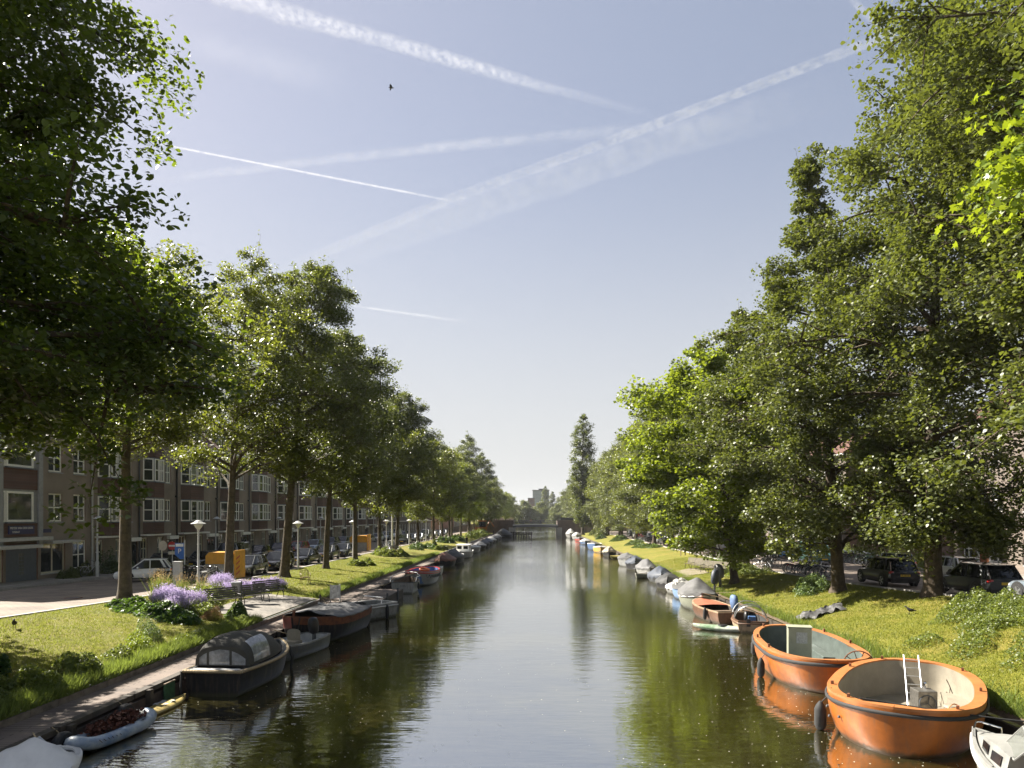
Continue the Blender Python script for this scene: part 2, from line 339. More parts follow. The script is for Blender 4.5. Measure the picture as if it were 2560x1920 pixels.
# water
def water_material():
    m = bpy.data.materials.new('canal_water'); nt, N, L = nodes_of(m)
    out = N.new('ShaderNodeOutputMaterial'); p = N.new('ShaderNodeBsdfPrincipled'); L.new(p.outputs[0], out.inputs[0])
    tc = N.new('ShaderNodeTexCoord')
    def noise(sc, det, stretch=(1, 1, 1), ro=.5):
        mp = N.new('ShaderNodeMapping'); mp.inputs['Scale'].default_value = stretch; L.new(tc.outputs['Object'], mp.inputs['Vector'])
        n = N.new('ShaderNodeTexNoise'); n.inputs['Scale'].default_value = sc; n.inputs['Detail'].default_value = det; n.inputs['Roughness'].default_value = ro
        L.new(mp.outputs[0], n.inputs['Vector']); return n
    w1 = noise(1.1, 2, (.5, 1.5, 1)); w2 = noise(4.5, 3, (.45, 1.3, 1)); wind = noise(.05, 3, (1, .5, 1), .6)
    rp = N.new('ShaderNodeValToRGB'); e = rp.color_ramp.elements; e[0].position = .4; e[0].color = (.25, .25, .25, 1); e[1].position = .64; e[1].color = (1, 1, 1, 1)
    L.new(wind.outputs['Fac'], rp.inputs['Fac'])
    b1 = N.new('ShaderNodeBump'); b1.inputs['Strength'].default_value = .12; b1.inputs['Distance'].default_value = .09; L.new(w1.outputs['Fac'], b1.inputs['Height'])
    b2 = N.new('ShaderNodeBump'); b2.inputs['Distance'].default_value = .03; L.new(w2.outputs['Fac'], b2.inputs['Height'])
    mu = N.new('ShaderNodeMath'); mu.operation = 'MULTIPLY'; mu.inputs[1].default_value = .42; L.new(rp.outputs[0], mu.inputs[0])
    sy = N.new('ShaderNodeSeparateXYZ'); L.new(tc.outputs['Object'], sy.inputs[0])   # wind-ruffled stretches of the canal
    def ramp(a, c, v0, v1):
        r = N.new('ShaderNodeMapRange'); r.interpolation_type = 'SMOOTHSTEP'
        for k, q in ((1, a), (2, c), (3, v0), (4, v1)): r.inputs[k].default_value = q
        L.new(sy.outputs['Y'], r.inputs[0]); return r.outputs[0]
    def math_(op, p_, q_):
        n = N.new('ShaderNodeMath'); n.operation = op
        for k, v in enumerate((p_, q_)):
            if isinstance(v, float): n.inputs[k].default_value = v
            else: L.new(v, n.inputs[k])
        return n.outputs[0]
    ruf = math_('MULTIPLY', ramp(46, 60, 0, .55), ramp(80, 110, 1, .25)); ruf = math_('ADD', ruf, ramp(190, 215, 0, .7))
    L.new(math_('ADD', math_('MULTIPLY', ruf, rp.outputs[0]), mu.outputs[0]), b2.inputs['Strength'])
    L.new(b1.outputs[0], b2.inputs['Normal']); L.new(b2.outputs[0], p.inputs['Normal'])
    p.inputs['Base Color'].default_value = (.032, .028, .008, 1); p.inputs['Roughness'].default_value = .02; p.inputs['IOR'].default_value = 1.6
    gl_ = N.new('ShaderNodeBsdfGlossy'); gl_.inputs['Roughness'].default_value = .012; gl_.inputs['Color'].default_value = (.92, .92, .9, 1); L.new(b2.outputs[0], gl_.inputs['Normal'])
    mx = N.new('ShaderNodeMixShader'); mx.inputs[0].default_value = .6; L.new(p.outputs[0], mx.inputs[1]); L.new(gl_.outputs[0], mx.inputs[2]); L.new(mx.outputs[0], out.inputs[0])
    return m
b = MB(); b.grid([[(x, y, 0) for x in (-14, 0, 14)] for y in (-60, 0, 50, 120, 250, yl + 1)]); struct(b.build('water', water_material()))
# pale drifting seeds on the water: nobody could count them
b = MB()
for i in range(2600):
    y = 13 + 50 * rnd.random() ** 1.6; x = rnd.choice([rnd.uniform(LX, 12), rnd.gauss(-6, 2.5), rnd.gauss(7.5, 2)])
    if not LX + .3 < x < 11.8: continue
    s = rnd.uniform(.006, .02); a = rnd.random() * 3; c, d = math.cos(a) * s, math.sin(a) * s
    b.add([(x + c, y + d, .004), (x - d, y + c, .004), (x - c, y - d, .004), (x + d, y - c, .004)], [(0, 1, 2, 3)])
tag(b.build('floating_seeds', mat('pale_seed', (.6, .58, .45), .8)), 'pale plant seeds drifting on the canal water', 'floating seeds', kind='stuff')

e = empty('manhole_cover', (-23.2, 34.2, zl(34.2) + .035), 0, 'round iron manhole cover in the sunlit paving of the near left street', 'manhole'); MB().lathe([(.0, 0), (.34, 0), (.34, .008), (.3, .012), (0, .012)], (0, 0, 0), 24).build('lid', M['dgrey'], e); MB().tube([(.38 * math.cos(t), .38 * math.sin(t), 0) for t in [2 * math.pi * i / 24 for i in range(24)]], .02, 5, closed=True).build('ring', M['rust'], e)

e = empty('green_board', (LX + .1, 20.55, .22), 0, 'green painted board hanging on the quay wall beside the black sloop', 'board'); MB().box(0, .04, -.28, .28, -.3, .3).build('panel', mat('green_board_paint', (.04, .1, .045), .6, var=.4, scale=8), e); MB().box(0, .05, -.3, .3, .3, .33).build('top_batten', M['wood'], e)
for yy, lb in ((18.3, 'old tyre fender on the quay wall beside the yellow surfboard'), (15.9, 'old tyre fender on the quay wall beside the blue white kayak')):
    e = empty('tyre_fender', (LX + .13, yy, .16), 0, lb, 'tyre', 'tyre fenders on the left quay'); Mx = Matrix.Rotation(R(90), 4, 'Y'); MB().lathe([(.16, -.09), (.3, -.1), (.34, -.05), (.34, .05), (.3, .1), (.16, .09)], (0, 0, 0), 20, Mx).build('tyre', M['tyre'], e, smooth=40); MB().tube([(-.05, 0, .3), (-.25, 0, .46)], .012, 5).build('hanging_rope', M['rope'], e)
# ------------------------------------------------------------------ foliage
def leaf_mesh(name, C, size, m, rng, up=.5, shape='kite', aspect=.62, droop=0.0):
    """C: (n,3) leaf positions; every leaf one small polygon, all leaves one mesh"""
    n = len(C)
    nrm = rng.normal(size=(n, 3)); nrm /= np.linalg.norm(nrm, axis=1)[:, None]
    nrm[:, 2] = np.abs(nrm[:, 2]); nrm[:, 2] += up; nrm /= np.linalg.norm(nrm, axis=1)[:, None]
    t = rng.normal(size=(n, 3)); t[:, 2] -= droop; t -= nrm * (t * nrm).sum(1)[:, None]; t /= np.linalg.norm(t, axis=1)[:, None]
    w = np.cross(nrm, t)
    s = size * rng.uniform(.65, 1.35, n)
    if shape == 'maple':
        ang = np.array([0, .35, .8, 1.15, 1.75, 2.5, math.pi, -2.5, -1.75, -1.15, -.8, -.35]); rad = np.array([1, .5, .85, .42, .72, .35, .3, .35, .72, .42, .85, .5])
        px = rad * np.cos(ang); py = rad * np.sin(ang); pz = -np.abs(py) * .12
    elif shape == 'blade':
        px = np.array([0, 0, 1.]); py = np.array([-.06, .06, 0]); pz = np.zeros(3)
    elif shape == 'ovate':
        px = np.array([-.5, -.22, .12, .58, .12, -.22]); py = np.array([0, .4, .34, 0, -.34, -.4]) * aspect * 1.15; pz = np.array([0, .07, .05, -.06, .05, .07])
    else:
        px = np.array([-.5, .05, .55, .05]); py = np.array([0, .5, 0, -.5]) * aspect * 1.15; pz = np.array([0, .06, -.05, .06])
    k = len(px)
    V = C[:, None, :] + s[:, None, None] * (px[None, :, None] * t[:, None, :] + py[None, :, None] * w[:, None, :] + pz[None, :, None] * nrm[:, None, :])
    return poly_mesh(name, V.reshape(-1, 3), k, m)
def poly_mesh(name, V, k, m):
    me = bpy.data.meshes.new(name); nv = len(V); n = nv // k
    me.vertices.add(nv); me.vertices.foreach_set('co', V.astype(np.float32).ravel())
    me.loops.add(nv); me.loops.foreach_set('vertex_index', np.arange(nv, dtype=np.int32))
    me.polygons.add(n); me.polygons.foreach_set('loop_start', np.arange(0, nv, k, dtype=np.int32))
    me.update(calc_edges=True); me.materials.append(m)
    return me
def link(name, me, parent=None):
    o = bpy.data.objects.new(name, me); COL.objects.link(o)
    if parent is not None: o.parent = parent
    return o
def blades(pos, h, spread, rng, width=.02):
    """upright tapering blades; pos (n,3)"""
    n = len(pos); a = rng.uniform(0, 6.283, n); hh = h * rng.uniform(.5, 1.2, n); le = rng.normal(0, spread, (n, 2)) * hh[:, None]
    d = np.stack([np.cos(a), np.sin(a), np.zeros(n)], 1) * (width * rng.uniform(.7, 1.3, n))[:, None]
    tip = pos + np.concatenate([le, hh[:, None]], 1)
    return np.stack([pos - d, pos + d, tip], 1).reshape(-1, 3)

LM = {}
LM['poplar'] = leaf_mat('poplar_leaf', (.014, .03, .007), (.045, .07, .012), (.22, .3, .018), .36, .4)
LM['elm'] = leaf_mat('elm_leaf', (.03, .046, .009), (.1, .118, .02), (.28, .32, .03), .38, .42)
LM['alder'] = leaf_mat('alder_leaf', (.028, .046, .011), (.13, .148, .036), (.22, .26, .03), .28, .48, .6)
LM['maple'] = leaf_mat('maple_leaf', (.06, .092, .008), (.135, .17, .016), (.3, .37, .022), .42, .42)
LM['brightmaple'] = leaf_mat('bright_maple_leaf', (.06, .11, .008), (.17, .22, .016), (.34, .42, .02), .4, .42)
LM['dark'] = leaf_mat('dark_leaf', (.024, .038, .01), (.07, .086, .019), (.2, .24, .028), .34, .42)
LM['willow'] = leaf_mat('willow_leaf', (.055, .075, .02), (.115, .14, .04), (.22, .25, .05), .35, .45)
LM['weed'] = leaf_mat('weed_leaf', (.06, .09, .018), (.14, .175, .04), (.3, .36, .05), .35, .45)
LM['shrub'] = leaf_mat('shrub_leaf', (.022, .045, .012), (.06, .1, .025), (.14, .22, .03), .3, .32, .7)

def make_tree(seed, H, cb, prof, lean=(0, 0), nleaf=40000, lsize=.17, lm='elm', tr=.26, nprim=30, rise=.45, shape='kite', clump=.42,
              sub=7, wob=.25, droop=0.0, up=.5, bark='bark', bare=0.0, offset=(0, 0), aspect=.62, reach=(.62, 1.2), trunk_top=.97, split=0, extra=()):
    """returns (trunk mesh, crown mesh), base at the origin. prof: [(t, r)] crown radius against t from crown base to top"""
    rng = np.random.default_rng(seed); rr = random.Random(seed)
    T = np.array(prof)
    rad = lambda t: float(np.interp(t, T[:, 0], T[:, 1]))
    b = MB()
    nseg = 14; ph = rr.random() * 6
    def axis(t):
        k = t * t * .6 + t * .4
        return Vector((lean[0] * k + wob * math.sin(ph + t * 5) * t, lean[1] * k + wob * math.cos(ph * 1.7 + t * 4.3) * t, H * t))
    pts = [axis(trunk_top * i / nseg) for i in range(nseg + 1)]
    rs = [tr * (1 - (i / nseg)) ** .85 + .012 for i in range(nseg + 1)]; rs[0] = tr * 1.05
    flare = [Vector((0, 0, -.3)), Vector((0, 0, .05)), Vector((0, 0, .35)) + (pts[1] - pts[0]) * .02]
    b.tube(flare + [axis(.045)] + pts[1:], [tr * 1.75, tr * 1.5, tr * 1.15, tr * 1.02] + rs[1:], 10)
    cents = []; wts = []; csz = []
    ga = rr.random() * 6
    for i in range(nprim + len(extra)):
        f = (i + rr.uniform(-.3, .3)) / max(1, nprim - 1); f = min(.985, max(0, f))
        f2 = f ** .9
        zc = cb + (H - cb) * f2
        az = ga + i * 2.39996 + rr.uniform(-.35, .35)
        ln = max(.5, rad(f2) * rr.uniform(*reach))
        up_ = rise * rr.uniform(.5, 1.3) * (1 - .35 * f2)
        if i >= nprim: ln = Vector(extra[i - nprim]).xy.length; zc = extra[i - nprim][2]; up_ = .3; az = math.atan2(extra[i - nprim][1], extra[i - nprim][0]); f2 = .5
        # branch leaves the stem below the height its tip reaches
        zt = zc; z0 = max(cb * .72, zc - ln * up_); t0 = min(trunk_top - .01, z0 / H)
        p0 = axis(t0); dx = Vector((math.cos(az), math.sin(az), 0)); off = Vector((offset[0], offset[1], 0))
        pt = axis(min(trunk_top, zt / H)); end = Vector((pt.x, pt.y, zt)) + dx * ln + off * (1 - abs(f2 - .5)); end.z -= droop * ln
        if f2 > .93: end = axis(trunk_top) + dx * ln * .55 + Vector((0, 0, rr.uniform(-.9, 1.0)))
        if i >= nprim: end = Vector(extra[i - nprim])
        q = []
        side = Vector((-dx.y, dx.x, 0)) * rr.uniform(-.14, .14) * ln
        for j in range(6):
            u = j / 5; v = p0.lerp(end, u); v.z += math.sin(u * math.pi) * ln * .07 * (1 if droop == 0 else 1.6); v += side * math.sin(u * math.pi)
            q.append(v + Vector((rr.uniform(-1, 1), rr.uniform(-1, 1), rr.uniform(-1, 1))) * ln * .018)
        r0 = min(tr * .5 * (1 - t0) ** .5, .035 + .017 * ln)
        b.tube(q, [r0 * (1 - .86 * j / 5) for j in range(6)], 5, cap=False)
        cents.append(end); wts.append(1.2)
        ns = max(3, int(sub * (.45 + ln / max(T[:, 1]) * .75)))
        for k in range(ns):
            u = rr.uniform(.22, .98) ** .8; j = min(4, int(u * 5)); sp = q[j].lerp(q[j + 1], u * 5 - j)
            L2 = ln * rr.uniform(.2, .42) * (1.15 - .4 * u) + .35
            d = Vector((rr.gauss(0, 1), rr.gauss(0, 1), rr.gauss(.12, .55))) + dx * .75; d.normalize(); d.z -= droop * .9
            e2 = sp + d * L2; md = sp.lerp(e2, .5) + Vector((0, 0, .06 * L2))
            b.tube([sp, md, e2], [r0 * .34 + .006, r0 * .2 + .005, .005], 4, cap=False)
            if rr.random() < bare: continue
            cents += [sp.lerp(md, .6), md.lerp(e2, .35), e2]; wts += [.5, .9, 1.1]
        csz += [min(1, .38 + .24 * ln)] * (len(cents) - len(csz))
        if rr.random() < .5:   # upright leader shoot
            sh = rr.uniform(.6, 1.5); e3 = end + Vector((rr.gauss(0, .2), rr.gauss(0, .2), 1)).normalized() * sh; b.tube([end, e3], [.012, .004], 4, cap=False); cents += [end.lerp(e3, .4), e3]; wts += [.4, .3]
    for _ in range(3):
        cents.append(axis(trunk_top - rr.random() * .08)); wts.append(.3)
    me_t = None
    o = b.build('trunk', M[bark], smooth=60); me_t = o.data; bpy.data.objects.remove(o)
    csz += [.45] * (len(cents) - len(csz)); Cn = np.array([tuple(c) for c in cents]); w = np.array(wts) * np.array(csz) ** 1.5 * rng.uniform(.25, 1.75, len(Cn)); w /= w.sum()
    idx = rng.choice(len(Cn), nleaf, p=w)
    sg = (clump * np.array(csz) * rng.uniform(.55, 1.35, len(Cn)))[idx]
    off = rng.normal(size=(nleaf, 3)); off *= (rng.uniform(.2, 1, nleaf) ** .4 / np.linalg.norm(off, axis=1))[:, None] * 1.55
    off[:, 2] *= .72
    P = Cn[idx] + off * sg[:, None]
    if droop: P[:, 2] -= rng.random(nleaf) * droop * 1.2
    me_c = leaf_mesh('crown', P, lsize, LM[lm], rng, up=up, shape=shape, aspect=aspect, droop=droop * 2 + .2)
    return me_t, me_c
def put_tree(name, meshes, x, y, z, label, cat='tree', group=None, rz=0, s=1.0, sz=None):
    e = empty(name, (x, y, z), rz, label, cat, group, scale=(s, s, sz or s))
    link('trunk', meshes[0], e); link('crown', meshes[1], e)
    return e
OVAL = [(0, .45), (.15, .8), (.35, 1.0), (.55, .92), (.75, .66), (.9, .34), (1, .1)]
CONE = [(0, .7), (.12, .95), (.3, 1.0), (.5, .74), (.7, .45), (.85, .22), (.93, .1), (1, .05)]
ROUND = [(0, .5), (.15, .85), (.35, 1.0), (.6, .98), (.8, .75), (.95, .4), (1, .15)]
def pf(p, r): return [(t, v * r) for t, v in p]
GL, GR = 'trees in the row on the left bank', 'trees in the row on the right bank'
# left bank
z = lambda x, y: gl(x, y) - .03 if -19.84 < x < -12.7 else zl(y)
t = make_tree(11, 25, 5.6, pf([(0, .68), (.08, .98), (.25, 1.06), (.45, .98), (.7, .92), (.9, .8), (1, .4)], 7.05), (0, 0), 250000, .165, 'poplar', .42, 88, .3, clump=.6, sub=12, droop=.1, aspect=.75, wob=.3, shape='ovate', extra=[(8.9, 1.6, 8.4), (8.2, 2.6, 7.2)])
put_tree('poplar_tree', t, -18.7, 17.9, zl(17.9), 'dark towering poplar overhanging the near left lawn, its crown filling the top left corner', group=GL)
t = make_tree(12, 16.5, 7.4, pf(ROUND, 5.2), (.4, 0), 56000, .14, 'elm', .29, 40, .3, bark='barkg', clump=.46, sub=9, bare=.1)
put_tree('elm_tree', t, -19.6, 32.5, z(-19.6, 32.5), 'straight mossy tree trunk standing behind the purple lavender, its crown under the dark poplar', group=GL)
t = make_tree(13, 21.0, 7.9, pf([(0, .7), (.12, .95), (.3, 1), (.5, .85), (.7, .55), (.85, .28), (1, .06)], 5.8), (1.5, .2), 46000, .14, 'elm', .27, 50, .42, bark='barkg', clump=.44, sub=10, bare=.08)
put_tree('elm_tree', t, -19.6, 43.4, z(-19.6, 43.4), 'sparse pointed elm beside the yellow container, behind the benches', group=GL)
t = make_tree(14, 23.2, 7.8, pf([(0, .55), (.12, .9), (.3, 1.03), (.5, .95), (.7, .7), (.87, .36), (1, .08)], 6.0), (2.6, .5), 110000, .15, 'dark', .33, 60, .45, bark='barkg', clump=.5, sub=11)
put_tree('elm_tree', t, -18.3, 49.6, z(-18.3, 49.6), 'tall dense elm leaning towards the canal, on the lawn left of the metal chair', group=GL)
TA = make_tree(15, 20.5, 6.8, pf(OVAL, 5.4), (1.3, 0), 68000, .17, 'dark', .25, 48, .45, bark='barkg', clump=.52, sub=10)
put_tree('elm_tree', TA, -18.0, 58.4, z(-18, 58.4), 'dark elm with a slender trunk right of the second lamp', group=GL)
put_tree('elm_tree', TA, -18.5, 69.7, z(-18.5, 69.7), 'leaning elm beside the clump of low daylilies', group=GL, rz=1.9, s=.95)
TB = make_tree(16, 19.0, 5.2, pf(ROUND, 5.2), (.6, 0), 44000, .2, 'elm', .24, 42, .4, bark='barkg', clump=.55, sub=10)
TC = make_tree(17, 19.0, 5.0, pf(OVAL, 5.4), (.3, .3), 40000, .21, 'maple', .25, 42, .4, bark='bark', clump=.58, sub=10)
TD = make_tree(18, 27.5, 4, pf([(0, .7), (.2, 1), (.5, .95), (.75, .7), (.92, .4), (1, .12)], 5.4), (0, 0), 36000, .27, 'dark', .4, 44, .8, clump=.7)
leftfar = [(-19.3, 84, TB, 2, .98, 'thick straight trunked tree just past the leaning elm and the daylilies'), (-17.8, 87, TA, .6, 1.0, 'elm beyond the daylilies with a bench and wooden armchair beneath it'),
  (-15.6, 103.8, TB, 4, .85, 'slim tree nearest the quay beside the conical shrub'), (-19.2, 111, TC, 1, .95, 'lighter green tree behind the conical shrub bed'),
  (-18.0, 131, TA, 3, .92, 'dark tree behind the standing walker in black'), (-17.6, 138.5, TC, 2.2, .9, 'bright leaved tree just past the walker in black'), (-18.2, 147, TB, 5, .95, 'rounded tree behind the wild bank plants'),
  (-17.5, 158, TA, 5.2, .95, 'dark tree halfway between the walker and the far bridge'), (-16.8, 170, TC, 4.1, .8, 'bright leaved tree in front of the orange work machine'), (-16.6, 182, TB, 2.8, .85, 'tree shading the orange work machine'),
  (-19, 192, TD, 0, 1.0, 'tallest dark poplar by the left end of the far bridge'), (-16.0, 199, TD, 2, .85, 'second dark poplar leaning over the left bridge abutment')]
for x, y, tm, rz, s, lb in leftfar: put_tree('street_tree', tm, x, y, z(x, y), lb, group=GL, rz=rz, s=s)
# right bank
z = lambda x, y: gr(x, y) - .03 if 12 < x < 18.1 else zr(y)
t = make_tree(31, 12.5, 8.0, pf(ROUND, 5.0), (0, 0), 42000, .12, 'brightmaple', .2, 40, .3, shape='maple', clump=.5, sub=10, up=.3)
put_tree('maple_tree', t, 14.4, 10.4, zr(10.6) - 1.2, 'bright yellow green maple hanging into the top right corner', group=GR)
t = make_tree(32, 25, 6.6, pf([(0, .6), (.12, .8), (.3, .95), (.6, 1), (.85, .72), (1, .3)], 6.9), (0, 0), 160000, .14, 'alder', .4, 84, .35, clump=.46, sub=12, droop=.14, aspect=.85, shape='ovate')
put_tree('alder_tree', t, 19.4, 22.6, zr(22.6), 'glossy leaved alder crowding the right edge with its trunk outside the picture', group=GR)
t = make_tree(33, 27, 2.9, pf([(0, .42), (.1, .75), (.25, .98), (.42, .98), (.6, .78), (.8, .52), (1, .1)], 6.0), (.4, 0), 130000, .14, 'alder', .36, 76, .3, clump=.44, sub=11, droop=.14, aspect=.85, shape='ovate', extra=[(1.2, -2.2, 2.4), (2.0, -1.6, 3.4), (.4, -2.8, 3.6), (-2.8, -1.6, 3.4), (1.8, -2.6, 4.6)])
put_tree('alder_tree', t, 17.9, 30.8, z(17.9, 30.8), 'big alder with low hanging branches, its trunk right of the black car', group=GR)
t = make_tree(34, 23.9, 2.7, pf([(0, .5), (.12, .85), (.3, 1.0), (.43, .92), (.56, .62), (.68, .36), (.79, .17), (.88, .07), (1, .03)], 7.0), (-2.2, 0), 120000, .14, 'alder', .33, 76, .35, clump=.42, sub=11, droop=.06, aspect=.85, shape='ovate')
put_tree('alder_tree', t, 16.5, 37.3, z(16.5, 37.3), 'alder with a thin spire top, its trunk behind the round shrub on the right lawn', group=GR)
t = make_tree(35, 16.2, 2.3, pf(ROUND, 5.6), (-2.6, 0), 64000, .19, 'maple', .28, 46, .42, clump=.5, sub=9, offset=(-1.2, 0), aspect=.95, droop=.05)
put_tree('maple_tree', t, 14.1, 48.6, z(14.1, 48.6), 'yellow green maple leaning over the moored boats', group=GR)
TE = make_tree(36, 22, 4.5, pf(CONE, 5.8), (-.6, 0), 70000, .18, 'alder', .28, 44, .42, clump=.5, sub=9, aspect=.85)
put_tree('alder_tree', TE, 18.3, 59.6, zr(59.6), 'conical alder directly behind the yellow green maple', group=GR)
TF = make_tree(37, 22, 3.0, pf([(0, .6), (.2, .95), (.45, 1), (.7, .75), (.88, .4), (1, .1)], 5.6), (-.4, 0), 46000, .23, 'elm', .28, 46, .45, clump=.55, sub=10)
TG = make_tree(38, 21, 2.4, pf(ROUND, 5.8), (-.8, 0), 44000, .24, 'willow', .28, 38, .4, clump=.65, sub=9, droop=.1)
rightfar = [(18.6, 72, TE, 2.1, .92, 'alder rising behind the maple, beyond the resting benches'), (18.6, 84, TF, 1, .98, 'dark topped tree left of and behind the maple'), (18.2, 92, TE, 4, 1.05, 'ivy skirted alder with the tallest dark top left of the maple'),
  (17.8, 103, TF, 3, 1.0, 'straight trunk tree by the low hosta bed on the right lawn'), (19.6, 114, TG, 0, .95, 'tree behind the hosta bed on the right'), (18.6, 127, TF, 5, 1.0, 'tree behind the yellow boat'),
  (17.4, 139, TG, 2, .98, 'willowy tree behind the blue open boat'), (18.4, 151, TF, 2, .95, 'tree rising behind the red moored boat'), (17.2, 163, TG, 4, .95, 'willowy tree near the far right quay'), (18.0, 175, TF, 0, .95, 'tree second before the right bridge abutment'), (17.0, 187, TG, 5, .85, 'tree at the right bridge abutment')]
for x, y, tm, rz, s, lb in rightfar: put_tree('street_tree', tm, x, y, z(x, y), lb, group=GR, rz=rz, s=s)
TL = make_tree(40, 33, 3, pf([(0, .6), (.15, .9), (.4, 1), (.7, .85), (.88, .5), (1, .1)], 3.4), (0, 0), 30000, .32, 'dark', .4, 60, 2.2, clump=.7, sub=7)
put_tree('lombardy_poplar', TL, 12.6, 186, 1, 'tall dark columnar poplar rising above the right tree row', group='columnar poplars')
# beyond the far bridge
TW = make_tree(41, 14, 2.5, pf([(0, .9), (.3, 1), (.6, .9), (.85, .6), (1, .2)], 7), (0, 0), 16000, .5, 'willow', .4, 34, .4, clump=1.0, sub=9, droop=.3)
for x, y, rz, s, lb in [(-7, 372, 0, .95, 'weeping willow closing the canal, leftmost of three'), (2.5, 376, 2, .9, 'weeping willow in the middle of the canal view'), (10.5, 330, 4, .78, 'weeping willow by the right bank beyond the bridge')]:
    put_tree('willow_tree', TW, x, y, .9, lb, group='willows beyond the bridge', rz=rz, s=s)
put_tree('lombardy_poplar', TL, 6.0, 470, .9, 'far twin poplar in front of the tower, the taller one', group='columnar poplars', s=.85, sz=.8)
put_tree('lombardy_poplar', TL, 11.0, 465, .9, 'far twin poplar in front of the tower, the lower one', group='columnar poplars', rz=2, s=.85, sz=.68)
bg = [(-16, 225, TB, .95), (-17, 243, TC, .95), (-16, 262, TB, .9), (-16.5, 283, TC, .9), (-17, 305, TB, .9), (-15, 330, TC, .85), (-14, 350, TB, .85), (16, 215, TG, .95), (17, 235, TF, .9), (16, 255, TG, .95), (17, 276, TF, .9), (16, 300, TG, .9), (17, 322, TF, .85), (14, 350, TG, .8), (-17, 378, TB, .95), (18, 380, TF, .9)]
for i, (x, y, tm, s) in enumerate(bg):
    put_tree('street_tree', tm, x, y, .95, ('tree on the left bank beyond the far bridge, seen over its parapet' if x < 0 else 'tree on the right bank beyond the far bridge, behind its abutment'), group=('trees beyond the bridge on the left' if x < 0 else 'trees beyond the bridge on the right'), rz=i * 1.3, s=s)
# ------------------------------------------------------------------ houses
M['brickL'] = brick_mat('brown_brick', (.34, .18, .125), (.25, .135, .095), (.29, .245, .205), rot=(R(90), 0, R(90)), dirt=.3)
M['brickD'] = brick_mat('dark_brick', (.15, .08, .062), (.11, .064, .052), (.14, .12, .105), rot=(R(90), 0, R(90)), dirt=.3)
M['brickE'] = brick_mat('brown_brick_end', (.34, .18, .125), (.25, .135, .095), (.29, .245, .205), rot=(R(90), 0, 0), dirt=.3)
M['brickR'] = brick_mat('pink_red_brick', (.2, .095, .066), (.155, .072, .052), (.17, .14, .12), rot=(R(90), 0, R(90)), dirt=.25)
M['brickP'] = brick_mat('pale_base_brick', (.22, .18, .15), (.18, .15, .125), (.17, .145, .13), rot=(R(90), 0, R(90)), dirt=.25)
M['brickRE'] = brick_mat('red_brick_end_shaded', (.16, .085, .06), (.12, .065, .05), (.14, .11, .1), rot=(R(90), 0, 0), dirt=.25)  # darker copy of the facade brick, end wall shade put into its colour
M['rooftile'] = brick_mat('roof_tiles', (.14, .06, .04), (.1, .045, .03), (.04, .02, .015), bw=.25, bh=.3, dirt=.4)
M['slate'] = mat('flat_roof', (.08, .08, .085), .8)
M['doorblue'] = mat('door_dark', (.02, .025, .03), .4)
M['dooror'] = mat('door_orange_brown', (.24, .075, .018), .4, var=.15)
def holes_wall(b, y0, y1, z0, z1, holes, depth=.14, x=0.0):
    ys = sorted({y0, y1, *[h[0] for h in holes], *[h[1] for h in holes]}); zs = sorted({z0, z1, *[h[2] for h in holes], *[h[3] for h in holes]})
    for i in range(len(ys) - 1):
        for j in range(len(zs) - 1):
            yc, zc = (ys[i] + ys[i + 1]) / 2, (zs[j] + zs[j + 1]) / 2
            if any(h[0] < yc < h[1] and h[2] < zc < h[3] for h in holes): continue
            b.add([(x, ys[i], zs[j]), (x, ys[i + 1], zs[j]), (x, ys[i + 1], zs[j + 1]), (x, ys[i], zs[j + 1])], [(0, 1, 2, 3)])
    for a, c, d, e in holes:
        for p in ([(a, d), (c, d)], [(c, d), (c, e)], [(c, e), (a, e)], [(a, e), (a, d)]):
            (ya, za), (yb, zb) = p
            b.add([(x, ya, za), (x - depth, ya, za), (x - depth, yb, zb), (x, yb, zb)], [(0, 1, 2, 3)])
def window(root, y, z, w, h, nx=2, nz=2, x=-.1, rz=0.0, frame='white', pane='glass', sill='grey', bw=.1, px=0.0):
    """frame (bars) with its pane and sill as children; centre of the bottom edge at (x,y,z); rz turns it about z"""
    Mt = Matrix.Translation((x, y, z)) @ Matrix.Rotation(rz, 4, 'Z')
    b = MB()
    b.box(-.05, .03, -w / 2, -w / 2 + bw, 0, h, Mt); b.box(-.05, .03, w / 2 - bw, w / 2, 0, h, Mt)
    b.box(-.05, .032, -w / 2 + bw, w / 2 - bw, 0, bw, Mt); b.box(-.05, .032, -w / 2 + bw, w / 2 - bw, h - bw, h, Mt)
    for i in range(1, nx): b.box(-.04, .022, -w / 2 + w * i / nx - .045, -w / 2 + w * i / nx + .045, bw, h - bw, Mt)
    for j in range(1, nz):
        zz = h * (.5 if nz == 2 else j / nz)
        b.box(-.04, .018, -w / 2 + bw, w / 2 - bw, zz - .04, zz + .04, Mt)
    f = b.build('window', M[frame], root)
    MB().box(-.03, -.02, -w / 2 + bw * .5, w / 2 - bw * .5, bw * .5, h - bw * .5, Mt).build('pane', M[pane], f)
    if sill: MB().box(-.06, .16, -w / 2 - .05, w / 2 + .05, -.09, -.012, Mt).build('sill', M[sill], f)
    return f
def gable_roof(root, y0, y1, z, depth, rise, m, over=.35):
    b = MB()
    b.add([(over, y0, z), (over, y1, z), (-depth / 2, y1, z + rise), (-depth / 2, y0, z + rise), (-depth, y1, z), (-depth, y0, z), (over, y0, z - .12), (over, y1, z - .12), (-depth, y0, z - .12), (-depth, y1, z - .12)],
          [(0, 1, 2, 3), (3, 2, 4, 5), (0, 3, 5, 8, 6), (1, 7, 9, 4, 2), (0, 6, 7, 1), (6, 8, 9, 7)])
    return b.build('roof', m, root)
GH = 'terraced houses along the left street'
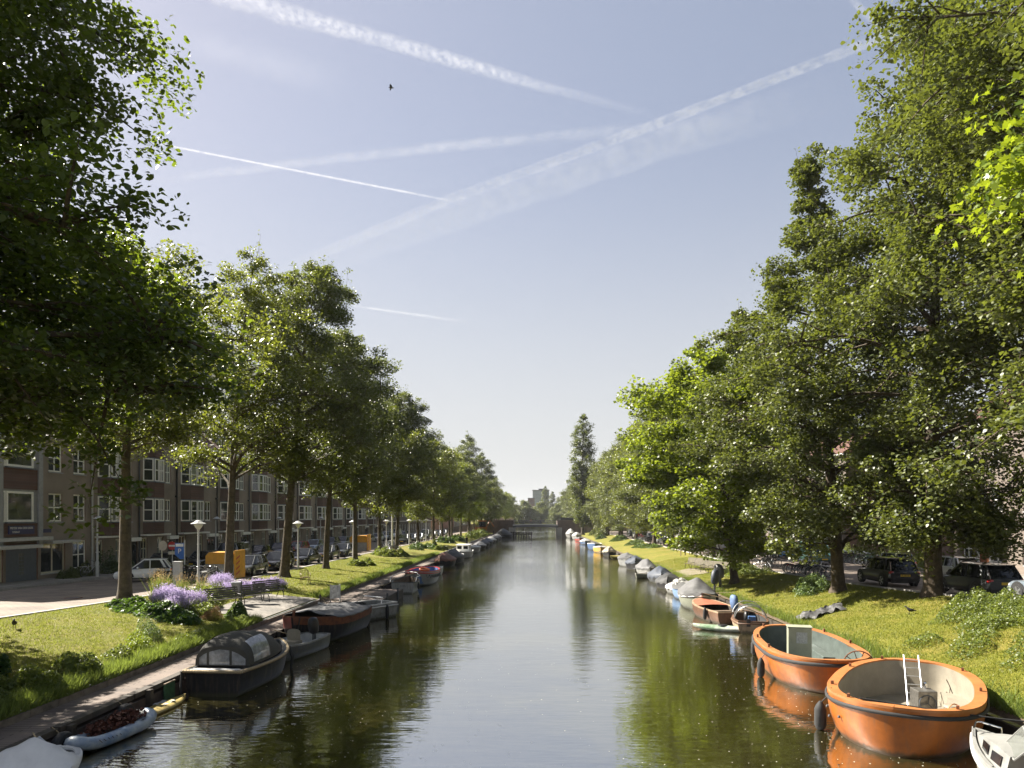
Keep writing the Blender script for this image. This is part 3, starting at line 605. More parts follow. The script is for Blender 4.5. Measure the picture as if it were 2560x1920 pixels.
def terrace_house(name, label, y0, W=8.0, flip=False, group=GH, brick='brickL', dark='brickD', side=-1, seedv=0):
    """one house 8 m wide; facade at local x=0 looking along +x"""
    e = empty(name, (FL, y0, 1.15), 0, label, 'house', group)
    s = W / 8
    def Y(v): return v * s
    win = []   # y centre, z, w, h, nx, nz
    for zz in (4.0, 7.45): win.append((Y(6.15), zz, 1.2 * s, 1.95, 2, 2))
    gw = [(Y(1.1), .75, 1.2 * s, 1.85, 2, 2), (Y(4.4), .75, 1.2 * s, 1.85, 2, 2)]
    holes = [(a - w / 2, a + w / 2, z0, z0 + h) for a, z0, w, h, _, _ in win + gw]
    door = (Y(6.0), Y(7.75), .02, 2.35)
    holes.append(door)
    b = MB(); holes_wall(b, .002, W - .002, -.25, 11.1, holes); b.box(-10, -.2, .002, W - .002, -.25, 11.08)
    wall = b.build('wall', M[brick], e)
    rr = random.Random(seedv)
    for a, z0, w, h, nx, nz in win: window(e, a, z0, w, h, nx, nz, pane=rr.choice(['glass', 'glass', 'curtain']))
    for a, z0, w, h, nx, nz in gw: window(e, a, z0, w, h, nx, nz, frame='cream', pane=rr.choice(['glass', 'curtain']))
    # bay over two floors: slanted cheeks and a flat front
    ya, yb, d, k = Y(.75), Y(4.75), .62, .75
    poly = [(-.05, ya), (d, ya + k), (d, yb - k), (-.05, yb)]
    bay = MB().prism(poly, 6.05, 7.35).build('bay', M[dark], e)
    for z0, z1 in ((2.95, 3.9), (9.5, 10.3)): MB().prism(poly, z0, z1).build('brick_band', M[dark], bay)
    b = MB()
    pol2 = [(-.05, ya + .06), (d - .05, ya + k + .02), (d - .05, yb - k - .02), (-.05, yb - .06)]
    for z0, z1 in ((3.9, 6.05), (7.35, 9.5)): b.prism(pol2, z0, z1)
    b.build('bay_panel', M['bluegrey'], bay)
    ang = math.atan2(d + .05, k)
    for z0 in (4.0, 7.45):
        fw = (yb - ya - 2 * k); n = 2
        for q in range(n):
            window(bay, ya + k + fw * (q + .5) / n, z0, fw / n - .12, 1.95, 2 if q else 1, 2, x=d - .02, sill='bluegrey', pane=rr.choice(['glass', 'glass', 'curtain']))
        L_ = math.hypot(d + .05, k) - .16
        for sgn, yy in ((1, ya + k / 2), (-1, yb - k / 2)):
            window(bay, yy, z0, L_, 1.95, 1, 2, x=d / 2 - .03, rz=-sgn * ang + (0 if True else 0), sill=None)
    b = MB(); b.box(-.02, .55, Y(.35), Y(5.45), 2.76, 2.9); b.build('canopy', M['white'], e)
    b = MB(); b.box(-.02, .3, Y(5.85), Y(7.9), 2.36, 2.66); b.build('lintel', M['white'], e)
    for q in range(2):
        b = MB(); b.box(-.1, -.05, Y(6.05) + q * Y(.85), Y(6.05) + Y(.78) + q * Y(.85), .03, 2.3)
        dr = b.build('door', M['doorblue'], e)
        MB().box(-.055, -.035, Y(6.2) + q * Y(.85), Y(6.2) + Y(.4) + q * Y(.85), 1.5, 2.05).build('pane', M['glass'], dr)
    b = MB(); b.tube([(.1, Y(7.93), 11), (.1, Y(7.93), .1)], .07, 6); b.box(.0, .16, Y(7.7), Y(7.99), 4.6 + 1.6, 4.75 + 1.6)
    b.build('downpipe', M['black'] if seedv % 3 else M['dgrey'], e)
    b = MB(); b.box(-.05, .42, .004, W - .004, 11.09, 11.34); b.build('gutter', M['white'], e)
    rf = gable_roof(e, .003, W - .003, 11.46, 10, 4.2, M['rooftile'])
    MB().box(-5.4, -4.6, Y(.3), Y(1.5), 14.2, 16.4).build('chimney', M[dark], rf)
    for dy in (2.2, 5.4):
        b = MB(); b.box(-2.4, -.6, Y(dy) - .7, Y(dy) + .7, 11.6, 13.6); dm = b.build('dormer', M['bluegrey'], rf)
        window(dm, Y(dy), 12.0, 1.2, 1.3, 2, 1, x=-.55, sill=None)
    b = MB(); b.lathe([(.06, -.07), (.09, 0), (.06, .1)], (.12, Y(5.75), 2.2), 8); b.build('wall_lamp', M['white'], e)
    return e
order = ['behind the first kerbside parking sign', 'behind the yellow container', 'behind the thick elm trunk', 'behind the tall lamp with the parked dark hatchback', 'with the man in a white shirt before its door', 'behind the second yellow container', 'behind the third park lamp', 'behind the leaning trunk beside the daylilies']
y = 51.5
hs_ = []
for i in range(13):
    W_ = 6.0 if i < 2 else 8.0
    n_ = ['first', 'second', 'third', 'fourth', 'fifth', 'sixth', 'seventh', 'eighth', 'ninth', 'tenth', 'eleventh', 'twelfth', 'thirteenth'][i]
    lb = f'{n_} brown brick terraced house counted from the corner building with the street sign'
    terrace_house('terraced_house', lb, y, W_, seedv=i); y += W_
# corner building with the street name sign
e = empty('corner_building', (FL, 39.6, 1.3), 0, 'brown brick corner building with grey bay posts and a blue street name sign', 'building')
W_ = 51.45 - 39.6
wins = [(7.3 + .65, 4.0, 1.35, 1.95, 2, 2), (10.45, 4.0, 1.3, 1.95, 2, 2), (7.95, 7.45, 1.35, 1.95, 2, 2), (10.45, 7.45, 1.3, 1.95, 2, 2), (10.45, .55, 1.45, 2.05, 2, 2)]
holes = [(a - w / 2, a + w / 2, z0 - .1, z0 - .1 + h) for a, z0, w, h, _, _ in wins]; shop = (6.55, 8.95, .35, 2.45); portal = (3.5, 6.3, 0, 2.5); left = (.4, 3.3, .1, 2.5)
b = MB(); holes_wall(b, 0, W_, -.4, 11.0, holes + [shop, portal, left], .2); b.box(-10, -.3, .003, W_, -.4, 10.98); b.build('wall', M['brickL'], e)
b = MB(); b.add([(-10.3, -.002, -.4), (0, -.002, -.4), (0, -.002, 11), (-10.3, -.002, 11)], [(0, 1, 2, 3)]); b.build('end_wall', M['brickE'], e)
for a, z0, w, h, nx, nz in wins: window(e, a, z0 - .1, w, h, nx, nz)
b = MB(); b.prism([(-.02, 1.6), (.5, 2.3), (.5, 5.8), (-.02, 6.5)], 2.95, 3.82); b.prism([(-.02, 1.6), (.5, 2.3), (.5, 5.8), (-.02, 6.5)], 5.98, 7.3); b.prism([(-.02, 1.6), (.5, 2.3), (.5, 5.8), (-.02, 6.5)], 9.5, 11.2)
bay = b.build('bay', M['brickD'], e)
b = MB(); pz = [(-.02, 1.66), (.44, 2.34), (.44, 5.76), (-.02, 6.44)]; b.prism(pz, 3.82, 5.98); b.prism(pz, 7.3, 9.5)
for yy in (2.35, 5.75): b.cbox((.53, yy, 5.9), (.16, .36, 6.9), .0)
b.build('bay_post', M['grey'], bay)
for z0 in (3.9, 7.4):
    window(bay, 4.05, z0, 2.3, 1.95, 1, 1, x=.48, sill='bluegrey', bw=.14); window(bay, 2.65, z0, .36, 1.95, 1, 1, x=.48, sill=None)
    window(bay, 6.12, z0, .7, 1.95, 1, 1, x=.24, rz=math.atan2(.52, .7), sill=None)
b = MB(); b.box(-.02, .75, .9, 6.7, 2.68, 2.9); b.box(-.02, 1.0, -.2, 5.4, 2.2, 2.42); b.build('canopy', M['lgrey'], e)
b = MB(); b.box(-.02, .7, 6.75, 9.55, 2.4, 2.58); b.build('canopy', M['lgrey'], e)
b = MB(); b.box(-.18, -.1, 3.52, 6.28, .02, 2.2); po = b.build('portal', M['bluegrey'], e)
b = MB()
for i in range(6):
    for j in range(2): b.box(-.1, -.07, 4.7 + j * .24, 4.88 + j * .24, .45 + i * .24, .64 + i * .24)
b.build('glass_blocks', M['curtain'], po)
window(e, 1.85, .12, 2.85, 2.3, 2, 1, x=-.12, frame='cream', sill=None); window(e, 7.75, .37, 2.36, 2.05, 2, 1, x=-.12, frame='cream', sill='lgrey')
sg = MB().box(.52, .56, 3.0, 5.2, 3.12, 3.66).build('street_name_sign', M['navy'], bay)
text('PIETER VAN DER DOES', .19, M['white'], sg, (.563, 4.1, 3.5), (R(90), 0, R(90))); text('STRAAT', .17, M['white'], sg, (.563, 3.62, 3.25), (R(90), 0, R(90)))
sg = MB().box(.0, .03, 6.75, 7.5, 3.15, 3.4).build('small_wall_sign', M['navy'], e)
b = MB(); b.tube([(.1, W_ - .1, 11), (.1, W_ - .1, .1)], .075, 6); b.build('downpipe', M['lgrey'], e)
b = MB(); b.box(-.05, .4, -.2, W_ - .004, 10.99, 11.25); b.build('gutter', M['white'], e)
gable_roof(e, -.2, W_ - .003, 11.4, 10, 4.2, M['rooftile'])

# plainer far block on the left
GF = 'far apartment blocks on the left'
def block(name, label, x, y, z, L, D, H, floors, bays, wallm, endm, face=1, group=None, gfm=None, cat='building', roof=True, ww=1.3, wh=1.7, frame='white'):
    e = empty(name, (x, y, z), 0 if face > 0 else math.pi, label, cat, group)
    holes = []; ws = []
    fh = H / floors
    for f in range(floors):
        for k in range(bays):
            yc = (k + .5) * L / bays; z0 = f * fh + (.9 if f else .8); ws.append((yc, z0)); holes.append((yc - ww / 2, yc + ww / 2, z0, z0 + wh))
    b = MB(); holes_wall(b, 0, L, -.3, H, holes); b.build('wall', M[wallm], e)
    b = MB(); b.box(-D, -.25, .003, L - .003, -.3, H - .01); b.add([(-D, -.002, -.3), (0, -.002, -.3), (0, -.002, H), (-D, -.002, H)], [(0, 1, 2, 3)]); b.add([(-D, L + .002, -.3), (0, L + .002, -.3), (0, L + .002, H), (-D, L + .002, H)], [(0, 1, 2, 3)]); b.build('end_wall', M[endm], e)
    proto = None
    for yc, z0 in ws:
        if proto is None: proto = window(e, 0, 0, ww, wh, 2, 2, frame=frame); f_ = proto
        else: f_ = copy_tree(proto, e)
        f_.location = (0, yc, z0)
    b = MB(); b.box(-.04, .4, -.1, L + .1, H + .005, H + .25); b.build('cornice', M['white'], e)
    if gfm:
        b = MB(); b.box(-.02, .5, .2, L - .2, fh - .35, fh - .2); b.build('canopy', M['white'], e)
    if roof: gable_roof(e, -.1, L + .1, H + .4, D, 3.6, M['rooftile'])
    else: MB().box(-D, .1, -.1, L + .1, H + .255, H + .4).build('roof', M['slate'], e)
    return e
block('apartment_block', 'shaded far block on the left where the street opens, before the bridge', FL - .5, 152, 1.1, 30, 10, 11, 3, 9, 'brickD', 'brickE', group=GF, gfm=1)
block('apartment_block', 'far block on the left beside the bridge end', FL - .5, 184, 1.1, 36, 10, 11, 3, 11, 'brickL', 'brickE', group=GF, gfm=1)
block('apartment_block', 'brick block on the left seen beyond the bridge between trees', -28, 232, 1.0, 60, 10, 13, 4, 14, 'brickL', 'brickE', group=GF)
# right side: near building with the orange door
e = block('brick_house', 'pinkish red brick house with an orange front door at the right edge', FR, 55.5, 1.35, 34, 10, 11, 3, 10, 'brickR', 'brickRE', -1, cat='house', ww=1.2, wh=1.75)
b = MB(); b.box(.0, .09, -.0, 34, -.3, 2.75); 
# pale base course with the same openings
bb = MB(); holes_wall(bb, 0.01, 33.9, -.3, 2.75, [((k + .5) * 3.4 - .66, (k + .5) * 3.4 + .66, .74, 2.6) for k in range(10)], .1, x=.05); bb.build('base_course', M['brickP'], e)
b = MB(); b.box(-.02, .12, 3.0, 3.3, 0, 3.3); b.box(-.02, .12, 4.4, 4.7, 0, 3.3); b.box(-.02, .12, 3.3, 4.4, 2.95, 3.3); b.box(-.02, .6, 2.7, 5.0, 3.32, 3.5)
df = b.build('door_frame', M['white'], e)
d = MB().box(.06, .11, 3.32, 4.38, .25, 2.4).build('door', M['dooror'], e); MB().box(.11, .13, 3.7, 4.0, 1.0, 1.12).build('letter_slot', M['chrome'], d)
MB().box(.06, .1, 3.32, 4.38, 2.45, 2.93).build('transom', M['red'], df)
b = MB()
for k in range(9): b.tube([(1.4, 2.2 + k * .4, .0), (1.4, 2.2 + k * .4, 1.0)], .018, 5)
b.tube([(1.4, 2.2, 1.0), (1.4, 5.4, 1.0)], .022, 5); b.tube([(1.4, 2.2, .1), (1.4, 5.4, .1)], .018, 5); b.build('front_railing', M['black'], e)
GRB = 'brick blocks along the right street'
block('brick_house', 'pink brick house with a dark windowless end wall beside the bike racks', FR, 75 + 24, 1.3, 24, 12, 11, 3, 7, 'brickR', 'brickRE', -1, group=GRB, cat='house')
block('brick_house', 'pink brick block with white balconies behind the right tree row', FR + .6, 99.5 + 30, 1.3, 30, 12, 11, 3, 9, 'brickR', 'brickRE', -1, group=GRB, gfm=1, cat='house')
block('brick_house', 'brick block far along the right street before the bridge', FR, 130.2 + 60, 1.2, 60, 12, 11, 3, 15, 'brickR', 'brickRE', -1, group=GRB, cat='house')
b = MB(); b.box(-.006, .01, 0, .01, 0, .01)
sg = empty('wall_notice', (36.2, 74.9, 3.6), 0, 'small white notice fixed on the shaded brick end wall', 'sign'); MB().box(-.35, .35, -.05, .05, -.45, .45).build('board', M['white'], sg); MB().box(-.12, .12, -.056, -.051, -.25, .1).build('pictogram', M['dgrey'], sg)
# high-rise and small roofs far behind the bridge
M['tower'] = brick_mat('hazed_tower_cladding', (.2, .24, .3), (.17, .21, .27), (.1, .12, .15), rot=(R(90), 0, 0), bw=1.1, bh=3.2, ms=.12, dirt=.1)  # bluish tint of distance haze painted into the cladding colour
e = empty('office_tower', (0, 640, .9), 0, 'bluish grey high rise standing behind the twin poplars', 'tower')
b = MB(); b.box(-3.5, 12, 0, 14, 0, 29.5); b.build('wall', M['tower'], e); b = MB(); b.box(-3.8, 12.3, -.3, 14.3, 29.52, 30.2); b.box(2, 8, 4, 9, 30.21, 31.5); b.build('roof', M['slate'], e)
GZ = 'low buildings far behind the bridge'
e = empty('brick_house', (-5.5, 560, .9), 0, 'dark stepped brick house left of the tower', 'house', GZ); b = MB(); b.box(-4, 4, 0, 10, 0, 16); b.box(-1.5, 4, 2, 9, 16, 20); b.build('wall', M['brickD'], e); b = MB(); b.box(-4.2, 4.2, -.2, 1.8, 16.01, 16.5); b.box(-1.7, 4.2, 1.8, 9.2, 20.01, 20.5); b.build('roof', M['slate'], e)
e = empty('brick_house', (-22, 520, .9), 0, 'long low block left of the stepped house far away', 'house', GZ); b = MB(); b.box(-16, 10, 0, 10, 0, 13); b.build('wall', M['brickL'], e); b = MB(); b.box(-16.3, 10.3, -.3, 10.3, 13.01, 13.6); b.build('roof', M['slate'], e)
e = empty('brick_house', (20, 700, .9), 0, 'pale low block right of the tower far away', 'house', GZ); b = MB(); b.box(-5, 8, 0, 10, 0, 16); b.build('wall', M['lgrey'], e); b = MB(); b.box(-5.3, 8.3, -.3, 10.3, 16.01, 16.6); b.build('roof', M['slate'], e)

# far bridge
e = empty('canal_bridge', (0, 203, 0), 0, 'low brick and steel bridge crossing the canal in the distance', 'bridge')
BM = brick_mat('bridge_brick', (.17, .115, .09), (.13, .09, .075), (.14, .125, .11), rot=(R(90), 0, 0), bw=.5, bh=.2, ms=.02)
for s_, x0, x1 in ((-1, -14.8, -6.8), (1, 6.2, 14.5)):
    b = MB(); b.box(x0, x1, 0, 9, -.8, 4.45); b.box(x0 - .1, x1 + .1, -.12, .25, 4.46, 4.66); ab = b.build('abutment', BM, e)
    xx = x1 if s_ < 0 else x0
    MB().box(min(xx, xx + s_ * 1.2) + (0 if s_ > 0 else 1.25), max(xx, xx + s_ * 1.2) + (-1.25 if s_ > 0 else 0) + (1.2 if s_ < 0 else 0), -.25, 2, -.8, 2.7).build('pier', M['concrete'], ab) if False else None
MB().box(-8.2, -6.3, -.3, 9.3, -.8, 2.45).build('pier', M['concrete'], e); MB().box(6.0, 7.6, -.3, 9.3, -.8, 2.45).build('pier', M['concrete'], e)
b = MB(); n = 12
for i in range(n):
    xa, xb = -7 + 13.4 * i / n, -7 + 13.4 * (i + 1) / n; za = lambda x: 3.0 + .22 * (1 - ((x + .3) / 6.7) ** 2)
    b.add([(xa, -.35, za(xa)), (xb, -.35, za(xb)), (xb, -.35, za(xb) - .6), (xa, -.35, za(xa) - .6), (xa, 9.3, za(xa)), (xb, 9.3, za(xb)), (xb, 9.3, za(xb) - .6), (xa, 9.3, za(xa) - .6)], [(0, 1, 2, 3), (7, 6, 5, 4), (0, 4, 5, 1), (3, 2, 6, 7)])
b.build('deck', M['dgrey'], e)
b = MB(); b.grid([[(-7 + 13.4 * i / n, -.42, 3.0 + .22 * (1 - ((-7 + 13.4 * i / n + .3) / 6.7) ** 2) + dz) for i in range(n + 1)] for dz in (.02, .28)]); b.grid([[(-7 + 13.4 * i / n, yy, 3.28 + .22 * (1 - ((-7 + 13.4 * i / n + .3) / 6.7) ** 2)) for i in range(n + 1)] for yy in (-.42, .1)]); b.build('edge_beam', M['lgrey'], e)
for yy in (-.2, 9.1):
    b = MB()
    for i in range(34): x = -6.9 + 13.2 * i / 33; b.box(x - .03, x + .03, yy - .03, yy + .03, 3.25, 4.45)
    b.tube([(-7, yy, 4.45), (6.4, yy, 4.45)], .06, 5); b.tube([(-7, yy, 3.9), (6.4, yy, 3.9)], .04, 5)
    b.build('railing', M['black'], e)
MB().box(7.2, 11.5, .5, 2, 4.67, 5.4).build('bench_box', M['black'], e)
# bridge approach street ramps on both banks
b = MB(); b.add([(-34, 203.5, 1.1), (-14.7, 203.5, 4.2), (-14.7, 211.5, 4.2), (-34, 211.5, 1.1)], [(0, 1, 2, 3)]); b.add([(14.4, 203.5, 4.2), (34, 203.5, 1.2), (34, 211.5, 1.2), (14.4, 211.5, 4.2)], [(0, 1, 2, 3)]); b.add([(-14.7, 203.5, 4.2), (14.4, 203.5, 4.2), (14.4, 211.5, 4.2), (-14.7, 211.5, 4.2)], [(0, 1, 2, 3)]) if False else None
b.add([(-34, 203.5, 1.1), (-14.7, 203.5, 4.2), (-14.7, 203.5, .5), (-34, 203.5, .5)], [(0, 1, 2, 3)]); b.add([(14.4, 203.5, 4.2), (34, 203.5, 1.2), (34, 203.5, .5), (14.4, 203.5, .5)], [(0, 1, 2, 3)])
o = b.build('road', M['pavers']); struct(o)
e = empty('mooring_stage', (-4.6, 196, 0), 0, 'dark timber fender stage under the left side of the bridge', 'jetty')
b = MB()
for i in range(9):
    for j in range(2): b.tube([(-2.8 + i * .75, j * 5, -1), (-2.8 + i * .75, j * 5, 1.25)], .13, 6)
b.build('piles', M['dwood'], e); b = MB(); b.box(-3, 3.4, -.2, -.1, .5, .75); b.box(-3, 3.4, -.2, -.1, .95, 1.15); b.build('rails', M['dwood'], e)
# ------------------------------------------------------------------ boats
GLB, GRB_ = 'boats moored along the left quay', 'boats moored along the right bank'
M['greenint'] = mat('grey_green_paint', (.085, .105, .095), .5, var=.2, scale=3)
M['creamint'] = mat('cream_gelcoat', (.25, .225, .175), .5, var=.14, scale=2.5)
M['sage'] = mat('sage_paint', (.29, .3, .22), .5, var=.12, scale=3)
M['tarpgrey'] = mat('grey_tarp', (.105, .105, .105), .6, var=.25, scale=2.5, bump=1.0, bscale=7)
M['tarpdark'] = mat('dark_tarp', (.045, .045, .045), .6, var=.3, scale=2.5, bump=1.0, bscale=7)
M['tarpblue'] = mat('blue_grey_tarp', (.05, .06, .08), .55, var=.3, scale=2.5, bump=1.0, bscale=7)
M['tarpwhite'] = mat('white_tarp', (.4, .395, .375), .6, var=.18, scale=2, bump=.7, bscale=5)
M['sheetwhite'] = mat('shade_lifted_sheet', (.62, .61, .59), .7, var=.1, scale=2, bump=.8, bscale=4)  # brightness put into the sheet colour to offset the shade it lies in
M['tarpbeige'] = mat('beige_tarp', (.26, .225, .165), .65, var=.3, scale=2.5, bump=1.0, bscale=7)
M['tarpbrown'] = mat('brown_tarp', (.13, .05, .03), .65, var=.3, scale=2.5, bump=1.0, bscale=7)
M['canvas'] = mat('charcoal_canvas', (.05, .048, .04), .8, var=.15, scale=3, bump=.3, bscale=80)
M['hullblack'] = mat('black_hull', (.012, .012, .014), .5, var=.3, spec=.2, hull=True)
M['hullgrey'] = mat('grey_hull', (.22, .225, .22), .45, var=.2, scale=2, hull=True)
M['hulldgrey'] = mat('dark_grey_hull', (.06, .065, .07), .4, var=.2, scale=2, hull=True)
M['hullwhite'] = mat('white_hull', (.27, .27, .255), .4, var=.1, scale=1.5, hull=True)
M['hullblue'] = mat('light_blue_hull', (.17, .27, .45), .4, var=.12, hull=True)
M['hulldblue'] = mat('blue_hull', (.07, .14, .3), .4, var=.12, hull=True)
M['hullolive'] = mat('olive_grey_hull', (.24, .25, .19), .4, var=.12, hull=True)
M['hullred'] = mat('red_hull', (.5, .04, .02), .4, var=.12, hull=True)
M['hulldred'] = mat('dark_red_steel', (.16, .022, .018), .5, var=.3, scale=3, hull=True)
M['hullyel'] = mat('yellow_hull', (.62, .36, .03), .4, var=.12, hull=True)
M['hullbrown'] = mat('brown_hull', (.13, .065, .035), .5, var=.3, scale=3, hull=True)
M['hulltan'] = mat('tan_hull', (.36, .26, .17), .5, var=.3, scale=3, hull=True)
M['rustor'] = mat('rust_orange_strake', (.17, .055, .018), .75, var=.5, scale=5, col2=(.06, .022, .012))
M['plastic'] = mat('clear_plastic_window', (.26, .27, .28), .12, var=.35, scale=5, coat=.4)
M['redint'] = mat('red_brown_deck', (.35, .12, .07), .55, var=.2)
M['blueint'] = mat('blue_interior', (.09, .16, .32), .5, var=.2)

class Hull:
    def __init__(h, L, B, zb=.9, zs=.75, zm=.65, bow='sharp', stern='transom', draft=.3, full=.62, rake=.25, p=2.2, tw=.8, floor=.2, thick=.06, rimw=.1):
        h.__dict__.update(locals())
    def w(h, s):
        B = h.B / 2
        def end(u, kind, p):
            u = min(1, max(0, u))
            if kind == 'sharp': return 1 - u ** p
            return max(0, 1 - u ** 2.7) ** .5
        a = .45
        if s >= a: return B * max(.004, end((s - a) / (1 - a), h.bow, h.p))
        if h.stern == 'transom': return B * (h.tw + (1 - h.tw) * math.sin(s / a * math.pi / 2))
        return B * max(.004, end((a - s) / a, h.stern, h.p))
    def z(h, s): return h.zm + (h.zb - h.zm) * max(0, (s - .4) / .6) ** 2 + (h.zs - h.zm) * max(0, (.4 - s) / .4) ** 2
    def pt(h, s, th, side=1, inset=0.0):
        w = max(.002, h.w(s) - inset); zt = h.z(s); e = max(0, (s - .62) / .38); es = max(0, (.3 - s) / .3) if h.stern != 'transom' else 0
        zk = -h.draft + (h.draft + .05) * (e ** 2 + es ** 2) * .8
        y = w * math.sin(th) ** h.full; z = zk + (zt - zk) * (1 - math.cos(th) ** .95)
        x = (s - .5) * h.L + h.rake * e * (z - zt) / max(.1, zt) - h.rake * es * (z - zt) / max(.1, zt)
        return Vector((x, y * side, z))
    def ss(h, n=30): return [.5 - .5 * math.cos(math.pi * i / n) if h.stern != 'transom' else math.sin(math.pi / 2 * i / n) for i in range(n + 1)]
    def inner_w(h, s, z):
        """half beam of the inner skin at height z"""
        lo, hi = 0, math.pi / 2
        for _ in range(14):
            m_ = (lo + hi) / 2
            if h.pt(s, m_).z < z: lo = m_
            else: hi = m_
        return max(.002, h.pt(s, lo).y - h.thick)
    def build(h, e, hm, rm, im, strake=None, sr=.045, deck=0.0, dm=None, floorm=None):
        S = h.ss(); T = [math.pi / 2 * i / 7 for i in range(8)]
        b = MB(); b.grid([[h.pt(s, t, -1) for t in T[::-1]] + [h.pt(s, t, 1) for t in T[1:]] for s in S])
        if h.stern == 'transom': b.add([h.pt(S[0], t, -1) for t in T[::-1]] + [h.pt(S[0], t, 1) for t in T[1:]], [tuple(range(15))])
        hull = b.build('hull', hm, e, smooth=50)
        if 'round' in (h.bow, h.stern) or h.bow == 'sharp':      # close the stem so both sides shade as one skin
            import bmesh
            bm = bmesh.new(); bm.from_mesh(hull.data); bmesh.ops.remove_doubles(bm, verts=bm.verts, dist=.02); bm.to_mesh(hull.data); bm.free()
            hull.data.polygons.foreach_set('use_smooth', [True] * len(hull.data.polygons)); hull.data.set_sharp_from_angle(angle=R(75 if h.bow == 'round' else 50))
        # rim: flat strip on the gunwale
        out = [h.pt(s, math.pi / 2, 1) for s in S]
        def inn(s): 
            q = h.pt(s, math.pi / 2, 1); lim = h.rimw
            xx = max(-h.L / 2 + lim * (1 if h.stern != 'transom' else .6), min(h.L / 2 - lim * 1.2, q.x)); return Vector((xx, max(0.001, h.w(s) - lim), q.z))
        b = MB()
        for sd_ in (1, -1):
            f = lambda v, dz=0: (v.x, v.y * sd_, v.z + dz)
            b.grid([[f(h.pt(s, math.pi / 2), -.03), f(h.pt(s, math.pi / 2), .035), f(inn(s), .035), f(inn(s), -.05)] for s in S])
        if h.stern == 'transom': b.box(-h.L / 2 - .005, -h.L / 2 + h.rimw * .6, -h.w(0), h.w(0), h.z(0) - .03, h.z(0) + .034)
        rim = b.build('gunwale', rm, e, smooth=40)
        # inner skin and floor
        zf = h.floor; b = MB(); rows = []
        for s in S:
            q = inn(s); wf = min(q.y, h.inner_w(s, zf)); wm = min(q.y, h.inner_w(s, (zf + q.z) / 2)); x = max(-h.L / 2 + h.thick, min(h.L / 2 - h.thick * 2, q.x))
            half = [Vector((q.x, q.y, q.z - .01)), Vector((x * .995, wm, (zf + q.z) / 2)), Vector((x * .98, wf, zf)), Vector((x * .98, 0, zf))]
            rows.append([(v.x, -v.y, v.z) for v in half] + [tuple(v) for v in half[::-1][1:]])
        b.grid(rows)
        if h.stern == 'transom': b.add(rows[0], [tuple(range(len(rows[0])))])
        b.build('interior', im, e, smooth=50)
        if strake:
            pts = [h.pt(s, math.pi / 2 * .93, 1) + Vector((0, .015, 0)) for s in S]; pts2 = [Vector((p.x, -p.y, p.z)) for p in pts]
            ring = pts + pts2[::-1] if h.stern != 'transom' else pts2[::-1] + pts
            if h.stern == 'transom': ring = [Vector((p.x - (.02 if i in (len(pts) - 1, len(pts)) else 0), p.y, p.z)) for i, p in enumerate(pts[::-1] + pts2)]
            MB().tube(ring, sr, 6, closed=True).build('rubbing_strake', strake, hull, smooth=60)
        if deck > 0:  # foredeck
            b = MB(); rows = []
            for s in [1 - deck * (1 - i / 8) for i in range(9)]:
                q = inn(s); rows.append([(q.x, q.y * k, q.z + .02 + .05 * (1 - k * k)) for k in (-1, -.5, 0, .5, 1)])
            b.grid(rows); b.build('foredeck', dm or rm, e, smooth=60)
        return hull
    def cover(h, e, m, ridge, s0=0.0, s1=1.0, skirt=.14, name='cover', seed=0, wr=.05, out=.05, n=26):
        rr = random.Random(seed); ph = [rr.uniform(0, 6) for _ in range(6)]; rows = []
        Q = [-1 + 2 * i / 16 for i in range(17)]
        for i in range(n + 1):
            s = s0 + (s1 - s0) * i / n; q = h.pt(s, math.pi / 2); w = h.w(s) + out; zt = q.z + .045; r = ridge(s) if callable(ridge) else ridge
            row = [(q.x, -w - .01, zt - skirt * (1 + .4 * math.sin(s * 40 + ph[0])))]
            for k in Q:
                f = 1 - abs(k) ** 1.5
                wv = wr * f * (math.sin(s * 31 + ph[1] + k * 3) * .5 + math.sin(k * 9 + s * 12 + ph[2]) * .6 + .4 * math.sin(s * 63 + k * 5 + ph[3]))
                row.append((q.x + .02 * math.sin(k * 7 + ph[4]), w * k, zt + r * f + wv))
            row.append((q.x, w + .01, zt - skirt * (1 + .4 * math.sin(s * 37 + ph[5])))); rows.append(row)
        b = MB(); b.grid(rows); return b.build(name, m, e, smooth=70)
def outboard(e, x, y, z, m, tilt=0.2, s=1.0, cover=None):
    """engine cowl with leg, standing on the stern"""
    b = MB(); rows = []
    for k, (w, l, zz) in enumerate([(.10, .14, .0), (.15, .24, .08), (.17, .29, .3), (.16, .27, .48), (.12, .2, .6), (.04, .08, .64)]):
        rows.append([(x + (l * math.cos(a)) * s + tilt * zz, y + w * s * math.sin(a), z + zz * s) for a in [2 * math.pi * i / 12 for i in range(12)]])
    b.grid(rows, closed=True); o = b.build('outboard_motor', m, e, smooth=60)
    MB().box(x - .06, x + .08, y - .05, y + .05, z - .75, z + .02).build('motor_leg', M['dgrey'], o)
    return o
def fender(e, p, r=.11, l=.5, m=None, top=None):
    x, y, z = p
    f = MB().lathe([(.02, l / 2 + .06), (.05, l / 2 + .03), (r * .75, l / 2 - .06), (r, l / 2 - .16), (r, -l / 2 + .14), (r * .7, -l / 2 + .04), (.03, -l / 2)], (x, y, z), 12).build('fender', m or M['rubber'], e, smooth=60)
    if top: MB().tube([(x, y, z + l / 2), ((x + top[0]) / 2 , (y + top[1]) / 2, (z + top[2]) / 2 + .12), top], .014, 5).build('fender_rope', M['black'], f)
    return f
def thwart(e, h, s, w=.28, z=None, m='wood'):
    z = z or h.z(s) - .22; x = (s - .5) * h.L; ww = h.inner_w(s, z)
    return MB().box(x - w / 2, x + w / 2, -ww, ww, z - .035, z).build('bench', M[m], e)
